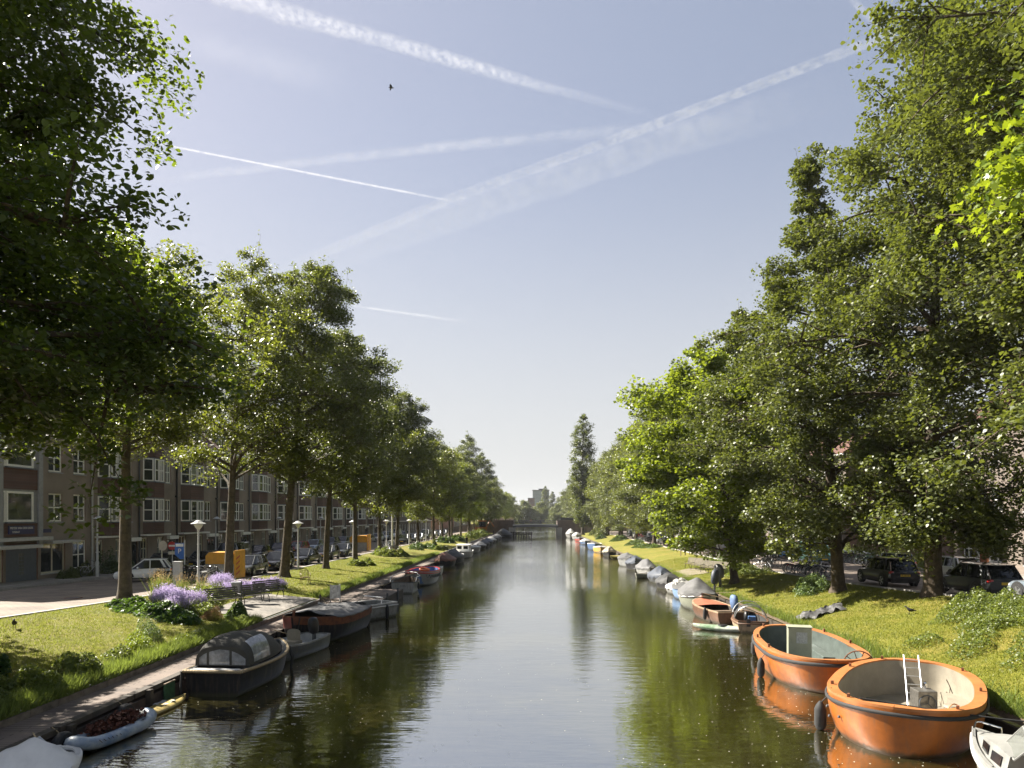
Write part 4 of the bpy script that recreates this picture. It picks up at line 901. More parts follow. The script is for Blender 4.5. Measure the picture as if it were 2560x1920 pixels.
def local(e, p): 
    bpy.context.view_layer.update(); return e.matrix_world.inverted() @ Vector(p)
def rope(e, a, b_, sag=.15, r=.014, m='rope', name='mooring_rope'):
    a, b_ = Vector(a), Vector(b_); pts = [a.lerp(b_, i / 8) - Vector((0, 0, sag * math.sin(math.pi * i / 8))) for i in range(9)]
    return MB().tube(pts, r, 5).build(name, M[m], e)

# --- right bank, nearest first
# orange lifeboat with cream inside
e = empty('lifeboat', (9.86, 18.2, 0), R(57), 'wide orange lifeboat with a cream interior and an aluminium ladder leaning inside', 'boat', GRB_)
h = Hull(6.3, 3.6, 1.14, 1.14, 1.06, 'round', 'round', .35, .42, .12, rimw=.27, floor=.12, thick=.14)
h.build(e, M['orange'], mat('orange_rim', (.36, .135, .04), .55, var=.16, scale=2.5), M['creamint'], M['rubber'], .05)
lc = lambda *p: local(e, p)
a1, a2 = lc(10.3, 18.9, .15), lc(10.95, 20.35, 1.4); sdv = (lc(10.62, 18.78, .2) - lc(10.25, 18.9, .2))
b = MB(); b.tube([a1, a2], .022, 6); b.tube([a1 + sdv, a2 + sdv], .022, 6)
for i in range(1, 7): q = a1.lerp(a2, i / 6.6); b.tube([q, q + sdv], .016, 5)
b.build('ladder', mat('aluminium', (.45, .45, .45), .35, .7), e)
q = lc(10.55, 18.6, 0); cb = MB().cbox((q.x, q.y, .46), (.5, .5, .7), R(-62)).build('engine_console', mat('stainless_box', (.2, .19, .17), .4, .6, var=.3, scale=9), e, bevel=.015)
b = MB(); cc = lc(10.5, 18.3, .5); nrm = (lc(10.44, 17.9, .6) - cc).normalized(); u = nrm.orthogonal().normalized(); v = nrm.cross(u)
b.tube([cc + (u * math.cos(t) + v * math.sin(t)) * .21 for t in [2 * math.pi * i / 20 for i in range(20)]], .018, 6, closed=True)
for k in range(3): t = k * 2.094; b.tube([cc, cc + (u * math.cos(t) + v * math.sin(t)) * .21], .012, 5)
b.build('steering_wheel', M['dgrey'], cb)
q = lc(10.65, 18.7, 0); MB().lathe([(.05, 0), (.055, .16), (.04, .2)], (q.x, q.y, .79), 10).build('can', M['chrome'], cb)
q = lc(10.85, 17.85, 0); MB().lathe([(.13, 0), (.16, .03), (.16, .36), (.19, .42), (.17, .47)], (q.x, q.y, .12), 14).build('bollard', M['creamint'], e, smooth=40)
b = MB(); c0 = lc(10.55, 17.65, .12); c1 = lc(11.05, 17.65, .12)
b.tube([c0.lerp(c1, (1 - math.cos(t)) / 2) + Vector((0, 0, .55 * math.sin(t))) for t in [math.pi * i / 12 for i in range(13)]], .018, 6); b.build('hand_rail', mat('copper_rail', (.35, .16, .08), .4, .6), e)
b = MB(); rows = []   # raised seat following the bank side of the hull
for s_ in [.2 + .62 * i / 14 for i in range(15)]:
    w = h.inner_w(s_, .5) - .01; x_ = (s_ - .5) * h.L; rows.append([(x_, -w, .5), (x_, -w + .55, .5), (x_, -w + .57, .13)])
b.grid(rows); b.build('side_seat', M['creamint'], e, smooth=40)
for s, sg in ((.93, 1), (.7, 1), (.3, 1), (.08, 1), (.12, -1), (.5, -1), (.85, -1)):
    q = h.pt(s, math.pi / 2); MB().box(q.x - .05, q.x + .05, sg * (q.y - .13) - .03, sg * (q.y - .13) + .03, q.z + .03, q.z + .12).build('cleat', M['rust'], e)
q = h.pt(.22, math.pi / 2); fender(e, (q.x - .05, q.y + .17, .34), .15, .7, top=(q.x - .05, q.y - .1, q.z + .05))
for i in range(9): q = h.pt(.1 + .09 * i, 1.35, 1); MB().lathe([(.03, -.03), (.035, 0), (.02, .03)], tuple(q + Vector((0, .012, -.2 - .12 * (i % 2)))), 8).build('hull_fitting', M['dgrey'], e)
rope(e, h.pt(.03, math.pi / 2) + Vector((.1, 0, .08)), lc(13.2, 14.6, .9), .1, .02, 'rubber')
# orange lifeboat with grey-green inside
e = empty('lifeboat', (9.6, 24.35, 0), R(84), 'orange lifeboat with a dark grey green interior and a tall sage cabinet', 'boat', GRB_)
h = Hull(6.9, 3.25, 1.12, 1.08, 1.0, 'round', 'round', .35, .45, .15, rimw=.22, floor=.12, thick=.12)
h.build(e, M['orange'], mat('orange_rim_b', (.34, .135, .045), .55, var=.16, scale=2.5), M['greenint'], M['rubber'], .06)
lc = lambda *p: local(e, p)
q = lc(9.35, 24.3, 0); cb = MB().cbox((q.x, q.y, .86), (.52, .78, 1.48), R(-8)).build('cabinet', M['sage'], e, bevel=.02)
Mx = Matrix.Translation((q.x, q.y, .86)) @ Matrix.Rotation(R(-8), 4, 'Z'); MB().box(-.275, -.262, -.24, .12, .2, .58, Mx).build('notice_panel', mat('notice', (.4, .41, .4), .5, var=.5, scale=40), cb)
MB().cbox((q.x, q.y, 1.615), (.58, .84, .03), R(-8)).build('lid', M['sage'], cb)
q = lc(10.3, 22.6, 0); bx = MB().cbox((q.x, q.y, .35), (1.0, .8, .46)).build('bench_box', M['lgrey'], e, bevel=.015)
b = MB()
for i in range(7): b.cbox((q.x, q.y - .36 + i * .12, .595), (.98, .07, .025))
b.build('slatted_top', M['white'], bx)
cc = lc(10.35, 21.9, .75); b = MB(); X = Vector((.25, .95, 0)).normalized(); Z = Vector((0, 0, 1)); 
for rr_, tt in ((.46, .02), (.2, .03)): b.tube([cc + (X * math.cos(t) + Z * math.sin(t)) * rr_ for t in [2 * math.pi * i / 24 for i in range(24)]], tt, 6, closed=True)
for k in range(10): t = k * math.pi / 5; b.tube([cc + (X * math.cos(t) + Z * math.sin(t)) * .06, cc + (X * math.cos(t) + Z * math.sin(t)) * .46], .014, 5)
b.tube([cc, cc - Z * .65], .05, 6); b.build('helm_wheel', M['rust'], e)
MB().cbox((1.2, -.8, .33), (2.6, .4, .42)).build('side_bench', M['greenint'], e, bevel=.02)
for s, sg in ((.93, 1), (.62, 1), (.35, 1), (.5, -1), (.8, -1)):
    q = h.pt(s, math.pi / 2); MB().box(q.x - .05, q.x + .05, sg * (q.y - .1) - .03, sg * (q.y - .1) + .03, q.z + .03, q.z + .15).build('cleat', M['rust'], e)
for s in (.9, .35): q = h.pt(s, math.pi / 2); fender(e, (q.x, q.y + .16, .3), .13, .62, top=(q.x, q.y - .08, q.z + .05))
# white cabin boat with a windscreen at the corner
e = empty('cabin_boat', (9.5, 12.25, 0), R(92), 'small white cabin boat with a clear windscreen in the bottom right corner', 'boat', GRB_)
h = Hull(5.0, 2.1, .95, .7, .75, 'sharp', 'transom', .3, .5, .35, p=2.0, floor=.25, rimw=.08)
M['offwhite'] = mat('weathered_white', (.235, .235, .22), .5, var=.14, scale=3)
h.build(e, M['hullwhite'], M['offwhite'], M['creamint'], M['lgrey'], .05)
b = MB(); rows = []
for s, hh in ((.56, .42), (.62, .46), (.72, .42), (.82, .26), (.9, .1), (.95, .03)):
    q = h.pt(s, math.pi / 2); w = max(.03, h.w(s) - .12); x = (s - .5) * h.L
    rows.append([(x, -w, q.z), (x, -w * .9, q.z + hh * .8), (x, 0, q.z + hh), (x, w * .9, q.z + hh * .8), (x, w, q.z)])
b.grid(rows); b.add(rows[0], [(0, 1, 2, 3, 4)]); cabin = b.build('cabin', M['offwhite'], e, smooth=40)
for sg in (1, -1):
    for s0, s1 in ((.60, .68), (.71, .78)):
        qa, qb = h.pt(s0, math.pi / 2), h.pt(s1, math.pi / 2); wa, wb = h.w(s0) - .12, h.w(s1) - .12; xa, xb = (s0 - .5) * h.L, (s1 - .5) * h.L
        b = MB(); b.add([(xa, sg * (wa * .985 + .012), qa.z + .08), (xb, sg * (wb * .985 + .012), qb.z + .07), (xb, sg * (wb * .93 + .012), qb.z + .24), (xa, sg * (wa * .93 + .012), qa.z + .27)], [(0, 1, 2, 3)]); b.build('cabin_window', M['carglass'], cabin)
mp = bpy.data.materials.new('windscreen'); nt_, N_, L_ = nodes_of(mp); o_ = N_.new('ShaderNodeOutputMaterial'); tr_ = N_.new('ShaderNodeBsdfTransparent'); tr_.inputs[0].default_value = (.8, .82, .8, 1); gl_ = N_.new('ShaderNodeBsdfPrincipled'); gl_.inputs['Base Color'].default_value = (.3, .31, .29, 1); gl_.inputs['Roughness'].default_value = .12
sc_ = N_.new('ShaderNodeTexNoise'); sc_.inputs['Scale'].default_value = 4; cr_ = N_.new('ShaderNodeValToRGB'); cr_.color_ramp.elements[0].color = (.15, .15, .15, 1); cr_.color_ramp.elements[1].color = (.5, .5, .5, 1); L_.new(sc_.outputs['Fac'], cr_.inputs[0])
mm_ = N_.new('ShaderNodeMixShader'); L_.new(cr_.outputs[0], mm_.inputs[0]); L_.new(tr_.outputs[0], mm_.inputs[1]); L_.new(gl_.outputs[0], mm_.inputs[2]); L_.new(mm_.outputs[0], o_.inputs[0]); M['screen'] = mp
z0 = h.z(.6) + .4
b = MB()
P_ = [(1.1, 0, z0), (.95, .4, z0 - .02), (.2, .8, z0 - .1)]
for sg in (1, -1):
    q = [Vector((x, y * sg, z)) for x, y, z in P_]; t_ = [v + Vector((-.32, -.1 * sg * (i > 0), .44 - .04 * i)) for i, v in enumerate(q)]
    b.add(q + t_, [(0, 1, 4, 3), (1, 2, 5, 4)])
ws_ = b.build('windscreen', M['screen'], e)
b = MB()
for sg in (1, -1):
    q = [Vector((x, y * sg, z)) for x, y, z in P_]; t_ = [v + Vector((-.32, -.1 * sg * (i > 0), .44 - .04 * i)) for i, v in enumerate(q)]
    b.tube(q, .02, 5); b.tube(t_, .018, 5)
    for i in range(3): b.tube([q[i], t_[i]], .018, 5)
b.build('screen_frame', M['offwhite'], ws_)
b = MB(); b.tube([(2.0, .3, h.z(.9)), (2.02, .3, h.z(.9) + .2), (2.3, .05, h.z(.95) + .22), (2.3, -.05, h.z(.95) + .22), (2.02, -.3, h.z(.9) + .2), (2.0, -.3, h.z(.9))], .018, 6); b.build('bow_rail', M['chrome'], e)
q = h.pt(.62, math.pi / 2); fender(e, (q.x, q.y + .1, .42), .09, .5, M['white'], top=(q.x, q.y - .05, q.z + .05))
b = MB(); b.box(-1.6, -.3, -.85, -.4, .26, .5); b.box(-1.6, -.3, .4, .85, .26, .5); b.build('seat', M['varnish'], e)
# small steel boat with hoops
e = empty('small_boat', (10.6, 34.0, 0), R(78), 'small tan steel boat with bare metal hoops and a blue fuel can', 'boat', GRB_)
h = Hull(3.6, 1.7, .6, .55, .5, 'sharp', 'transom', .2, .55, .2, floor=.1); h.build(e, M['hulltan'], M['hullbrown'], M['tarpdark'], M['hullbrown'], .035)
b = MB()
for x, tl in ((-.7, -.35), (-.3, -.05), (.75, .3)): b.tube([(x + tl * math.sin(t), .76 * math.cos(t), .5 + .72 * math.sin(t)) for t in [math.pi * i / 14 for i in range(15)]], .022, 6)
b.build('hoops', M['steel'], e); MB().cbox((-.3, -.1, .42), (.3, .36, .4)).build('fuel_can', M['hulldblue'], e, bevel=.03)
outboard(e, .35, .1, .25, M['black'], s=.8); thwart(e, h, .35, m='dwood'); MB().cbox((-1.78, .2, .5), (.1, .18, .35)).build('motor_bracket', M['black'], e)
# brown boat with a blue covered outboard
e = empty('motor_boat', (9.75, 37.2, 0), R(97), 'brown open boat with a reddish foredeck and a blue covered outboard', 'boat', GRB_)
h = Hull(4.6, 1.95, .8, .62, .62, 'round', 'transom', .25, .55, .15, floor=.2); h.build(e, M['hullbrown'], M['hulltan'], M['dwood'], None, deck=.42, dm=M['redint'])
outboard(e, -1.75, -.35, .72, mat('blue_canvas', (.1, .16, .3), .7, var=.2, bump=.4, bscale=9), s=1.15); thwart(e, h, .3); thwart(e, h, .5)
q = h.pt(.25, math.pi / 2); fender(e, (q.x, q.y + .1, .4), .1, .6)
# kayak lying across
def kayak(e, L, B, H, m, m2, deck=True):
    b = MB(); rows = []; n = 20
    for i in range(n + 1):
        s = i / n; w = B / 2 * max(.01, 1 - abs(2 * s - 1) ** 2.4) ** .8; x = (s - .5) * L; up = .12 * abs(2 * s - 1) ** 3
        rows.append([(x, w * math.cos(t), H * .45 + up * H * 3 + (H * .55 if math.sin(t) > 0 else H * .6) * math.sin(t) * (.4 + .6 * w / (B / 2))) for t in [2 * math.pi * k / 14 for k in range(14)]])
    b.grid(rows, closed=True); hl = b.build('hull', m, e, smooth=60)
    return hl
e = empty('kayak', (9.0, 33.0, -.02), math.atan2(-1.2, 2.4), 'low green and white kayak floating across behind the lifeboats', 'kayak')
mk = mat('white_green_plastic', (.5, .52, .46), .35, var=.2, col2=(.08, .17, .07), scale=1.6); kayak(e, 2.9, .62, .3, mk, None); MB().lathe([(.2, 0), (.24, .03), (.2, .06)], (0, 0, .27), 14).build('cockpit_rim', M['black'], e)
# generic row
def covered(kind, name, label, x, y, L, B, deg, hm, rm, cm=None, ridge=.35, zb=.75, zs=.6, zm=.58, bow='sharp', stern='transom', s0=0, s1=1, im='dgrey', strake=None, seed=1, wr=.05, skirt=.14, group=GRB_, extras=(), deck=0, dm=None, draft=.25):
    e = empty(name, (x, y, 0), R(deg), label, 'boat', group)
    h = Hull(L, B, zb, zs, zm, bow, stern, draft, .55, .25)
    h.build(e, M[hm], M[rm], M[im], M[strake] if strake else None, deck=deck, dm=M[dm] if dm else None)
    if cm: h.cover(e, M[cm], ridge, s0, s1, seed=seed, wr=wr, skirt=skirt)
    if y < 130 and wr != .021:
        sgn = 1 if x > 0 else -1; tip = h.pt(.985, math.pi / 2) + Vector((0, 0, .05)); w_ = e.rotation_euler.z; dy = 1.6 if math.sin(w_) > 0 else -1.6
        bow_y = y + L / 2 * math.sin(w_); px = 12.5 if sgn > 0 else -11.4; rope(e, tip, local(e, (px, bow_y + dy * .6, .75 if sgn > 0 else .62)), .12, .016)
        tip2 = h.pt(.05, math.pi / 2, 1) if (math.cos(w_ + math.pi / 2) > 0) == (sgn > 0) else h.pt(.05, math.pi / 2, -1); st_y = y - L / 2 * math.sin(w_)
        rope(e, tip2 + Vector((0, 0, .05)), local(e, (px, st_y + dy * -.3, .75 if sgn > 0 else .62)), .1, .016)
    for x_ in extras:
        if x_[0] == 'ob': outboard(e, *x_[1:4], M[x_[4]])
        elif x_[0] == 'bench': thwart(e, h, x_[1], m=x_[2])
        elif x_[0] == 'fender': q = h.pt(x_[1], math.pi / 2); fender(e, (q.x, x_[2] * (q.y + .1), q.z - .3), .09, .45, M[x_[3]], top=(q.x, x_[2] * (q.y - .04), q.z + .04))
    return e, h
peak = lambda c, hgt, wd: (lambda s: hgt * math.exp(-((s - c) / wd) ** 2))
covered(0, 'motor_boat', 'olive grey sloop with a white rim under a peaked dark grey cover', 9.9, 42.0, 5.6, 2.2, 262, 'hullolive', 'white', 'tarpgrey', peak(.35, .85, .28), zb=1.1, zs=.8, zm=.8, strake='white', seed=3, wr=.04, extras=(('fender', .5, 1, 'rubber'),))
covered(0, 'small_boat', 'light blue boat with a flat grey cover beside the olive sloop', 10.2, 46.3, 4.4, 1.8, 265, 'hullblue', 'hullblue', 'tarpgrey', .14, zb=.85, zs=.7, zm=.65, seed=4, wr=.02, skirt=.02, s1=.75)
for i, (px, py, pm, lb) in enumerate([(11.9, 45.6, 'tarpblue', 'round grey covered outboard motor leaning by the bank behind the blue boat'), (12.7, 47.2, 'tarpgrey', 'taller silver and black outboard motor on the bank behind the blue boat')]):
    e = empty('outboard_motor', (px, py, gr(px, py) if px > 12 else .3), 1 + i, lb, 'motor', 'outboard motors on the bank')
    o = outboard(e, 0, 0, .75, M[pm], .35, 1.5); b = MB(); b.tube([(-.3, 0, 0), (0, 0, .8), (.3, .2, 0)], .03, 5); b.build('stand', M['dgrey'], e)
covered(0, 'small_boat', 'low boat under a crumpled dirty white tarp', 10.4, 50.0, 4.6, 1.8, 255, 'hullwhite', 'lgrey', 'tarpwhite', .3, zb=.5, zs=.5, zm=.42, seed=5, wr=.12)
covered(0, 'motor_boat', 'low black boat with a dark cover next to the dirty white tarp', 10.3, 53.4, 4.8, 1.9, 258, 'hullblack', 'dgrey', 'tarpdark', .4, zb=.6, zs=.55, zm=.5, seed=6)
covered(0, 'motor_boat', 'boat wrapped in a shiny blue grey tarp with a high ridge', 10.6, 58.4, 4.8, 2.1, 262, 'hulldgrey', 'dgrey', 'tarpblue', peak(.5, .7, .4), zb=.7, zs=.6, zm=.55, seed=7, skirt=.25)
covered(0, 'small_boat', 'tiny open pale green tender tied beside the blue grey tarp boat', 9.7, 62.0, 2.6, 1.2, 230, 'hullolive', 'lgrey', None, zb=.45, zs=.4, zm=.36, im='lgrey', extras=(('bench', .45, 'wood'),))
covered(0, 'motor_boat', 'white hulled boat under a ribbed grey canvas hood', 10.7, 66.3, 4.8, 1.9, 268, 'hullwhite', 'lgrey', 'tarpgrey', peak(.4, .8, .35), zb=.75, zs=.65, zm=.6, seed=8)
covered(0, 'motor_boat', 'black boat with white stripe and a wrinkled blue grey cover', 10.5, 72.4, 5.2, 2.1, 262, 'hullblack', 'white', 'tarpblue', .5, zb=.85, zs=.75, zm=.7, seed=9)
covered(0, 'motor_boat', 'light grey high bowed boat with a beige grey cover', 10.3, 77.0, 5, 2.1, 268, 'hullgrey', 'lgrey', 'tarpgrey', peak(.3, .5, .3), zb=1.1, zs=.9, zm=.9, seed=10)
e = empty('kayak', (11.0, 90, -.02), R(25), 'yellowish upturned dinghy lying between the grey boat and the beige cover', 'dinghy'); kayak(e, 3.0, 1.1, .5, mat('mossy_yellow', (.32, .27, .07), .6, var=.3), None)
covered(0, 'motor_boat', 'black boat with a crumpled beige cover', 10.4, 97.5, 5, 2.0, 262, 'hullblack', 'lgrey', 'tarpbeige', peak(.5, .7, .35), seed=11, wr=.12)
covered(0, 'motor_boat', 'yellow hulled open boat with a cream deck', 10.0, 107, 5.2, 2.2, 266, 'hullyel', 'cream', 'tarpwhite', .12, zb=.9, zs=.75, zm=.75, seed=12, skirt=.02, wr=.02)
covered(0, 'motor_boat', 'blue hulled open boat with a wide white rim', 9.9, 116, 6, 2.5, 266, 'hulldblue', 'white', None, zb=1.2, zs=1.0, zm=1.0, im='lgrey', extras=(('bench', .3, 'white'), ('bench', .6, 'white')))
covered(0, 'motor_boat', 'small boat with a dark hull tied between the blue boat and the white one', 10.6, 125, 4.4, 1.9, 262, 'hulldgrey', 'white', 'tarpblue', .3, seed=13)
covered(0, 'motor_boat', 'white and blue motor boat with a low windscreen', 10.0, 140, 5.4, 2.2, 266, 'hulldblue', 'white', 'tarpwhite', peak(.5, .5, .3), seed=14)
covered(0, 'motor_boat', 'bright red hulled boat', 10.0, 158, 5.2, 2.2, 266, 'hullred', 'white', 'tarpgrey', .2, seed=15)
covered(0, 'motor_boat', 'white boat with a red stripe moored behind the red one', 9.9, 168, 6.4, 2.4, 266, 'hullwhite', 'red', 'tarpwhite', peak(.5, .8, .4), zb=1.2, zs=1, zm=1, seed=16)
covered(0, 'motor_boat', 'white cabin boat nearest the right bridge abutment', 9.2, 184, 7, 2.6, 266, 'hullwhite', 'white', 'tarpwhite', peak(.45, 1.3, .3), zb=1.3, zs=1.1, zm=1.1, seed=17)
# --- left quay, nearest first
# open boat under a draped white sheet, corner
e, h = covered(0, 'rowing_boat', 'dark boat draped with a sagging white sheet in the bottom left corner', -10.05, 12.3, 4.4, 2.0, 90, 'hulldgrey', 'lgrey', 'sheetwhite', lambda s: .68 * math.exp(-((s - .8) / .07) ** 2) - .2, zb=.62, zs=.55, zm=.55, bow='round', seed=21, wr=.05, skirt=.1, group=GLB)
b = MB(); b.tube([(1.5, -.5, .6), (1.5, 0, 1.05), (1.5, .5, .6)], .03, 6); b.build('ridge_hoop', M['steel'], e)
# inflatable kayak with rusty heap
e = empty('inflatable_kayak', (-10.5, 16.95, .02), R(82), 'blue and white inflatable kayak loaded with a rusty red heap', 'kayak')
mk = mat('blue_white_vinyl', (.34, .38, .41), .35, var=.2, col2=(.1, .17, .29), scale=2.2)
b = MB(); n = 22
ring = [(1.2 * math.copysign(abs(math.cos(t)) ** .75, math.cos(t)), .3 * math.copysign(abs(math.sin(t)) ** .8, math.sin(t)), .15 + .12 * abs(math.cos(t)) ** 4) for t in [2 * math.pi * i / 36 for i in range(36)]]
b.tube(ring, .155, 9, closed=True); b.build('side_tubes', mk, e, smooth=60)
b = MB(); b.grid([[(x, y, .1) for y in (-.3, 0, .3)] for x in fr(-1.1, 1.1, 6)]); b.build('floor', mk, e)
rng = np.random.default_rng(5); Cn = np.concatenate([rng.normal((.4, .02, .34), (.28, .14, .08), (520, 3)), rng.normal((-.3, .08, .32), (.17, .13, .07), (320, 3))])
me = leaf_mesh('rusty_heap', Cn, .14, mat('rusty_leaves', (.085, .028, .016), .9, var=.5, scale=9), rng, up=.2); hp = link('seaweed_heap', me); hp.location = (-10.5, 16.95, .02); hp.rotation_euler = (0, 0, R(82))
tag(hp, 'rusty red brown heap of dead weed lying on the inflatable kayak', 'heap')
b = MB(); b.cbox((.95, .05, .3), (.5, .3, .16), .4); b.build('white_bag', M['tarpwhite'], e)
b = MB()
for i in range(6): b.tube([(-.9 + i * .12, -.46, .2), (-.84 + i * .12, -.2, .33)], .008, 4)
b.build('lacing', M['black'], e)
# yellow surfboard
e = empty('surfboard', (-10.75, 19.5, -.03), R(86), 'weathered yellow surfboard floating by the quay wall', 'surfboard')
kayak(e, 2.5, .62, .17, mat('yellow_fibreglass', (.42, .33, .11), .5, var=.35, scale=4, col2=(.24, .18, .06)), None)
o = MB().grid([[(-10.98 + .1 * i + .02 * math.sin(j * 2), 19.5 + .13 * j + .03 * math.sin(i * 3), .13 + .03 * math.sin(i * 2.2 + j * 1.7)) for i in range(5)] for j in range(5)]).build('cloth', M['tarpwhite'], smooth=80); tag(o, 'crumpled white cloth lying on the yellow surfboard', 'cloth')
# black sloop with charcoal tent
e = empty('sloop', (-9.75, 23.2, 0), R(86), 'black sloop with a charcoal canvas tent and a thick rope around its rim', 'boat', GLB)
h = Hull(4.6, 2.0, .95, .78, .74, 'sharp', 'transom', .3, .5, .3, p=2.6, tw=.88, floor=.2)
hull = h.build(e, M['hullblack'], M['dgrey'], M['dgrey'])
S = h.ss(); pts = [h.pt(s, math.pi / 2, 1) + Vector((0, .03, .0)) for s in S]; ring = pts[::-1] + [Vector((p.x, -p.y, p.z)) for p in pts]
ring = [Vector((p.x - (.05 if p.x < -2.28 else 0), p.y, p.z)) for p in ring]
b = MB(); b.tube(ring, .055, 8, closed=True)
for i in range(len(ring)):
    a_, c_ = ring[i], ring[(i + 1) % len(ring)]; L2 = (c_ - a_).length; k = max(1, int(L2 / .09))
    for j in range(k): q = a_.lerp(c_, (j + .3) / k); b.ball(q, (.062, .062, .058), 6, 4)
b.build('rope_fender', M['rope'], e, smooth=60)
def hoop(x, w, z, hh, n=14, t0=0, t1=math.pi, pw=.62): return [(x, w * math.copysign(abs(math.cos(t)) ** pw, math.cos(t)), z + hh * math.sin(t) ** .8) for t in [t0 + (t1 - t0) * i / n for i in range(n + 1)]]
secs = [(-1.75, .88, .82, .62), (-1.55, .9, .82, .8), (-1.1, .93, .82, .9), (-.4, .93, .82, .9), (.1, .9, .83, .8), (.55, .82, .84, .52), (.95, .7, .86, .2), (1.2, .6, .88, .03)]
tent = MB().grid([hoop(*s_) for s_ in secs]).build('tent', M['canvas'], e, smooth=60)
hb = hoop(-1.757, .88, .82, .62); b = MB(); b.add(hb, [tuple(range(len(hb)))]); b.build('rear_panel', M['canvas'], tent)
b = MB()
for ya, yb in ((-.76, -.32), (-.24, .42), (.5, .74)):
    f_ = lambda y: .82 + .62 * (max(0, 1 - (abs(y) / .88) ** 1.6)) ** .5 * .86
    b.add([(-1.765, ya, .86), (-1.765, yb, .86), (-1.765, yb, f_(yb)), (-1.765, (ya + yb) / 2, f_((ya + yb) / 2)), (-1.765, ya, f_(ya))], [(0, 1, 2, 3, 4)])
b.build('rear_window', M['plastic'], tent)
for t0, t1 in ((.06, 1.05), (math.pi - 1.05, math.pi - .06)):
    b = MB(); b.grid([[Vector(p) + Vector((0, .012 if t0 < 1 else -.012, .008)) for p in hoop(x, w, z, hh, 8, t0, t1)] for x, w, z, hh in [(-1.5, .903, .82, .82), (-1.1, .93, .82, .9), (-.45, .93, .82, .9)]]); b.build('side_window', M['plastic'], tent, smooth=60)
MB().cbox((-2.2, 0, .8), (.3, 1.5, .04)).build('aft_deck', M['lgrey'], e)
b = MB(); b.tube([(-2.36, .95, .78), (-2.38, .97, .3), (-2.38, .97, -.2)], .04, 6); b.tube([(1.7, -.62, .82), (1.72, -.75, .4), (1.7, -.7, -.1)], .05, 6); b.build('hanging_fender', M['rubber'], e)
# dark grey boat with cream seat
e, h = covered(0, 'motor_boat', 'dark grey open boat with a cream console seat and a black outboard', -9.85, 27.2, 4.0, 1.6, 256, 'hulldgrey', 'hullgrey', None, zb=.7, zs=.55, zm=.5, bow='round', im='lgrey', group=GLB, extras=(('bench', .25, 'lgrey'), ('bench', .75, 'lgrey')))
b = MB(); b.grid([[(-.35 + .04 * math.sin(z_ * 2), .3 * math.cos(t), .3 + z_ * .62 + .12 * math.sin(t) * (z_ > .9)) for t in [math.pi * i / 8 for i in range(9)]] for z_ in (0, .5, .95)]); b.cbox((-.2, 0, .48), (.5, .6, .14)); b.build('seat', M['creamint'], e, smooth=50)
outboard(e, -1.55, .15, .62, M['black'], s=1.1)
# big steel barge
e = empty('barge', (-9.95, 31.6, 0), R(262), 'big black and dark red steel barge with a rusty orange strake and a grey tarp', 'barge', GLB)
h = Hull(5.6, 2.95, 1.28, 1.05, 1.0, 'sharp', 'transom', .3, .48, .2, p=2.5, tw=.9, floor=.3, rimw=.09); h.build(e, M['hullblack'], M['rustor'], M['dgrey'])
b = MB()
for sg, sA, sB in ((1, .0, .995), (-1, .0, .995)):
    rows = []
    for i in range(24):
        s = sA + (sB - sA) * i / 23; q1, q2 = h.pt(s, math.pi / 2), h.pt(s, 1.34 if sg > 0 else 1.2); rows.append([(q1.x, sg * (q1.y + .012), q1.z - .03), (q2.x, sg * (q2.y + .014), q2.z)])
    b.cm = 0 if sg > 0 else 1; b.grid(rows)
b.build('bulwark', [M['rustor'], M['hulldred']], e, smooth=60)
h.cover(e, M['tarpgrey'], .16, .05, .72, skirt=.05, seed=23, wr=.06); MB().lathe([(.05, 0), (.06, .25), (.09, .28), (.03, .34)], (2.6, 0, 1.2), 8).build('stem_post', M['rustor'], e)
b = MB(); b.tube([h.pt(.96, 1.5, 1) + Vector((0, 0, .1)), h.pt(.98, .9, 1) + Vector((.1, .05, 0)), h.pt(.98, .4, 1) + Vector((.12, .03, 0))], .03, 5); b.build('hanging_rope', M['black'], e)
# grey sloop with lettered bow
e = empty('sloop', (-9.7, 36.3, 0), R(238), 'grey sloop with dark lettering on its bow and rope stays', 'boat', GLB)
h = Hull(4.8, 1.9, 1.2, .8, .82, 'sharp', 'transom', .3, .5, .1, p=2.3, tw=.9, floor=.25); hull = h.build(e, M['hullgrey'], M['lgrey'], M['hullgrey'], M['lgrey'], .04)
MB().lathe([(.03, 0), (.035, .3), (.07, .34), (.02, .46)], (2.25, 0, 1.15), 8).build('flag_socket', M['dwood'], e)
b = MB(); b.tube([(2.25, 0, 1.5), (1.0, .85, .9)], .014, 5); b.tube([(2.25, 0, 1.5), (1.0, -.85, .9)], .014, 5); b.tube([(2.25, 0, 1.5), (.4, .9, .86)], .014, 5); b.build('rope_stays', M['rope'], e)
q, q2 = h.pt(.8, 1.35), h.pt(.6, 1.35); yaw = math.atan2(q2.y - q.y, q2.x - q.x)
text('Mortal Coil', .21, M['dgrey'], hull, ((q.x + q2.x) / 2, (q.y + q2.y) / 2 + .04, (q.z + q2.z) / 2 - .02), (R(90), 0, yaw))
b = MB()
for i in range(5): b.ball((-.9 + .12 * i, -.3 + .2 * (i % 2), .8), .13, 8, 5)
b.build('black_bags', M['rubber'], e); b = MB(); b.tube([(-1.2, .8, .85), (-1.4, .7, 1.15), (-1.4, -.7, 1.15), (-1.2, -.8, .85)], .02, 6); b.build('rail', M['chrome'], e)
for s in (.2, .5): q = h.pt(s, math.pi / 2); fender(e, (q.x, q.y + .1, .35), .1, .7, top=(q.x, q.y - .05, q.z + .05))
thwart(e, h, .2, m='lgrey'); thwart(e, h, .45, m='lgrey')
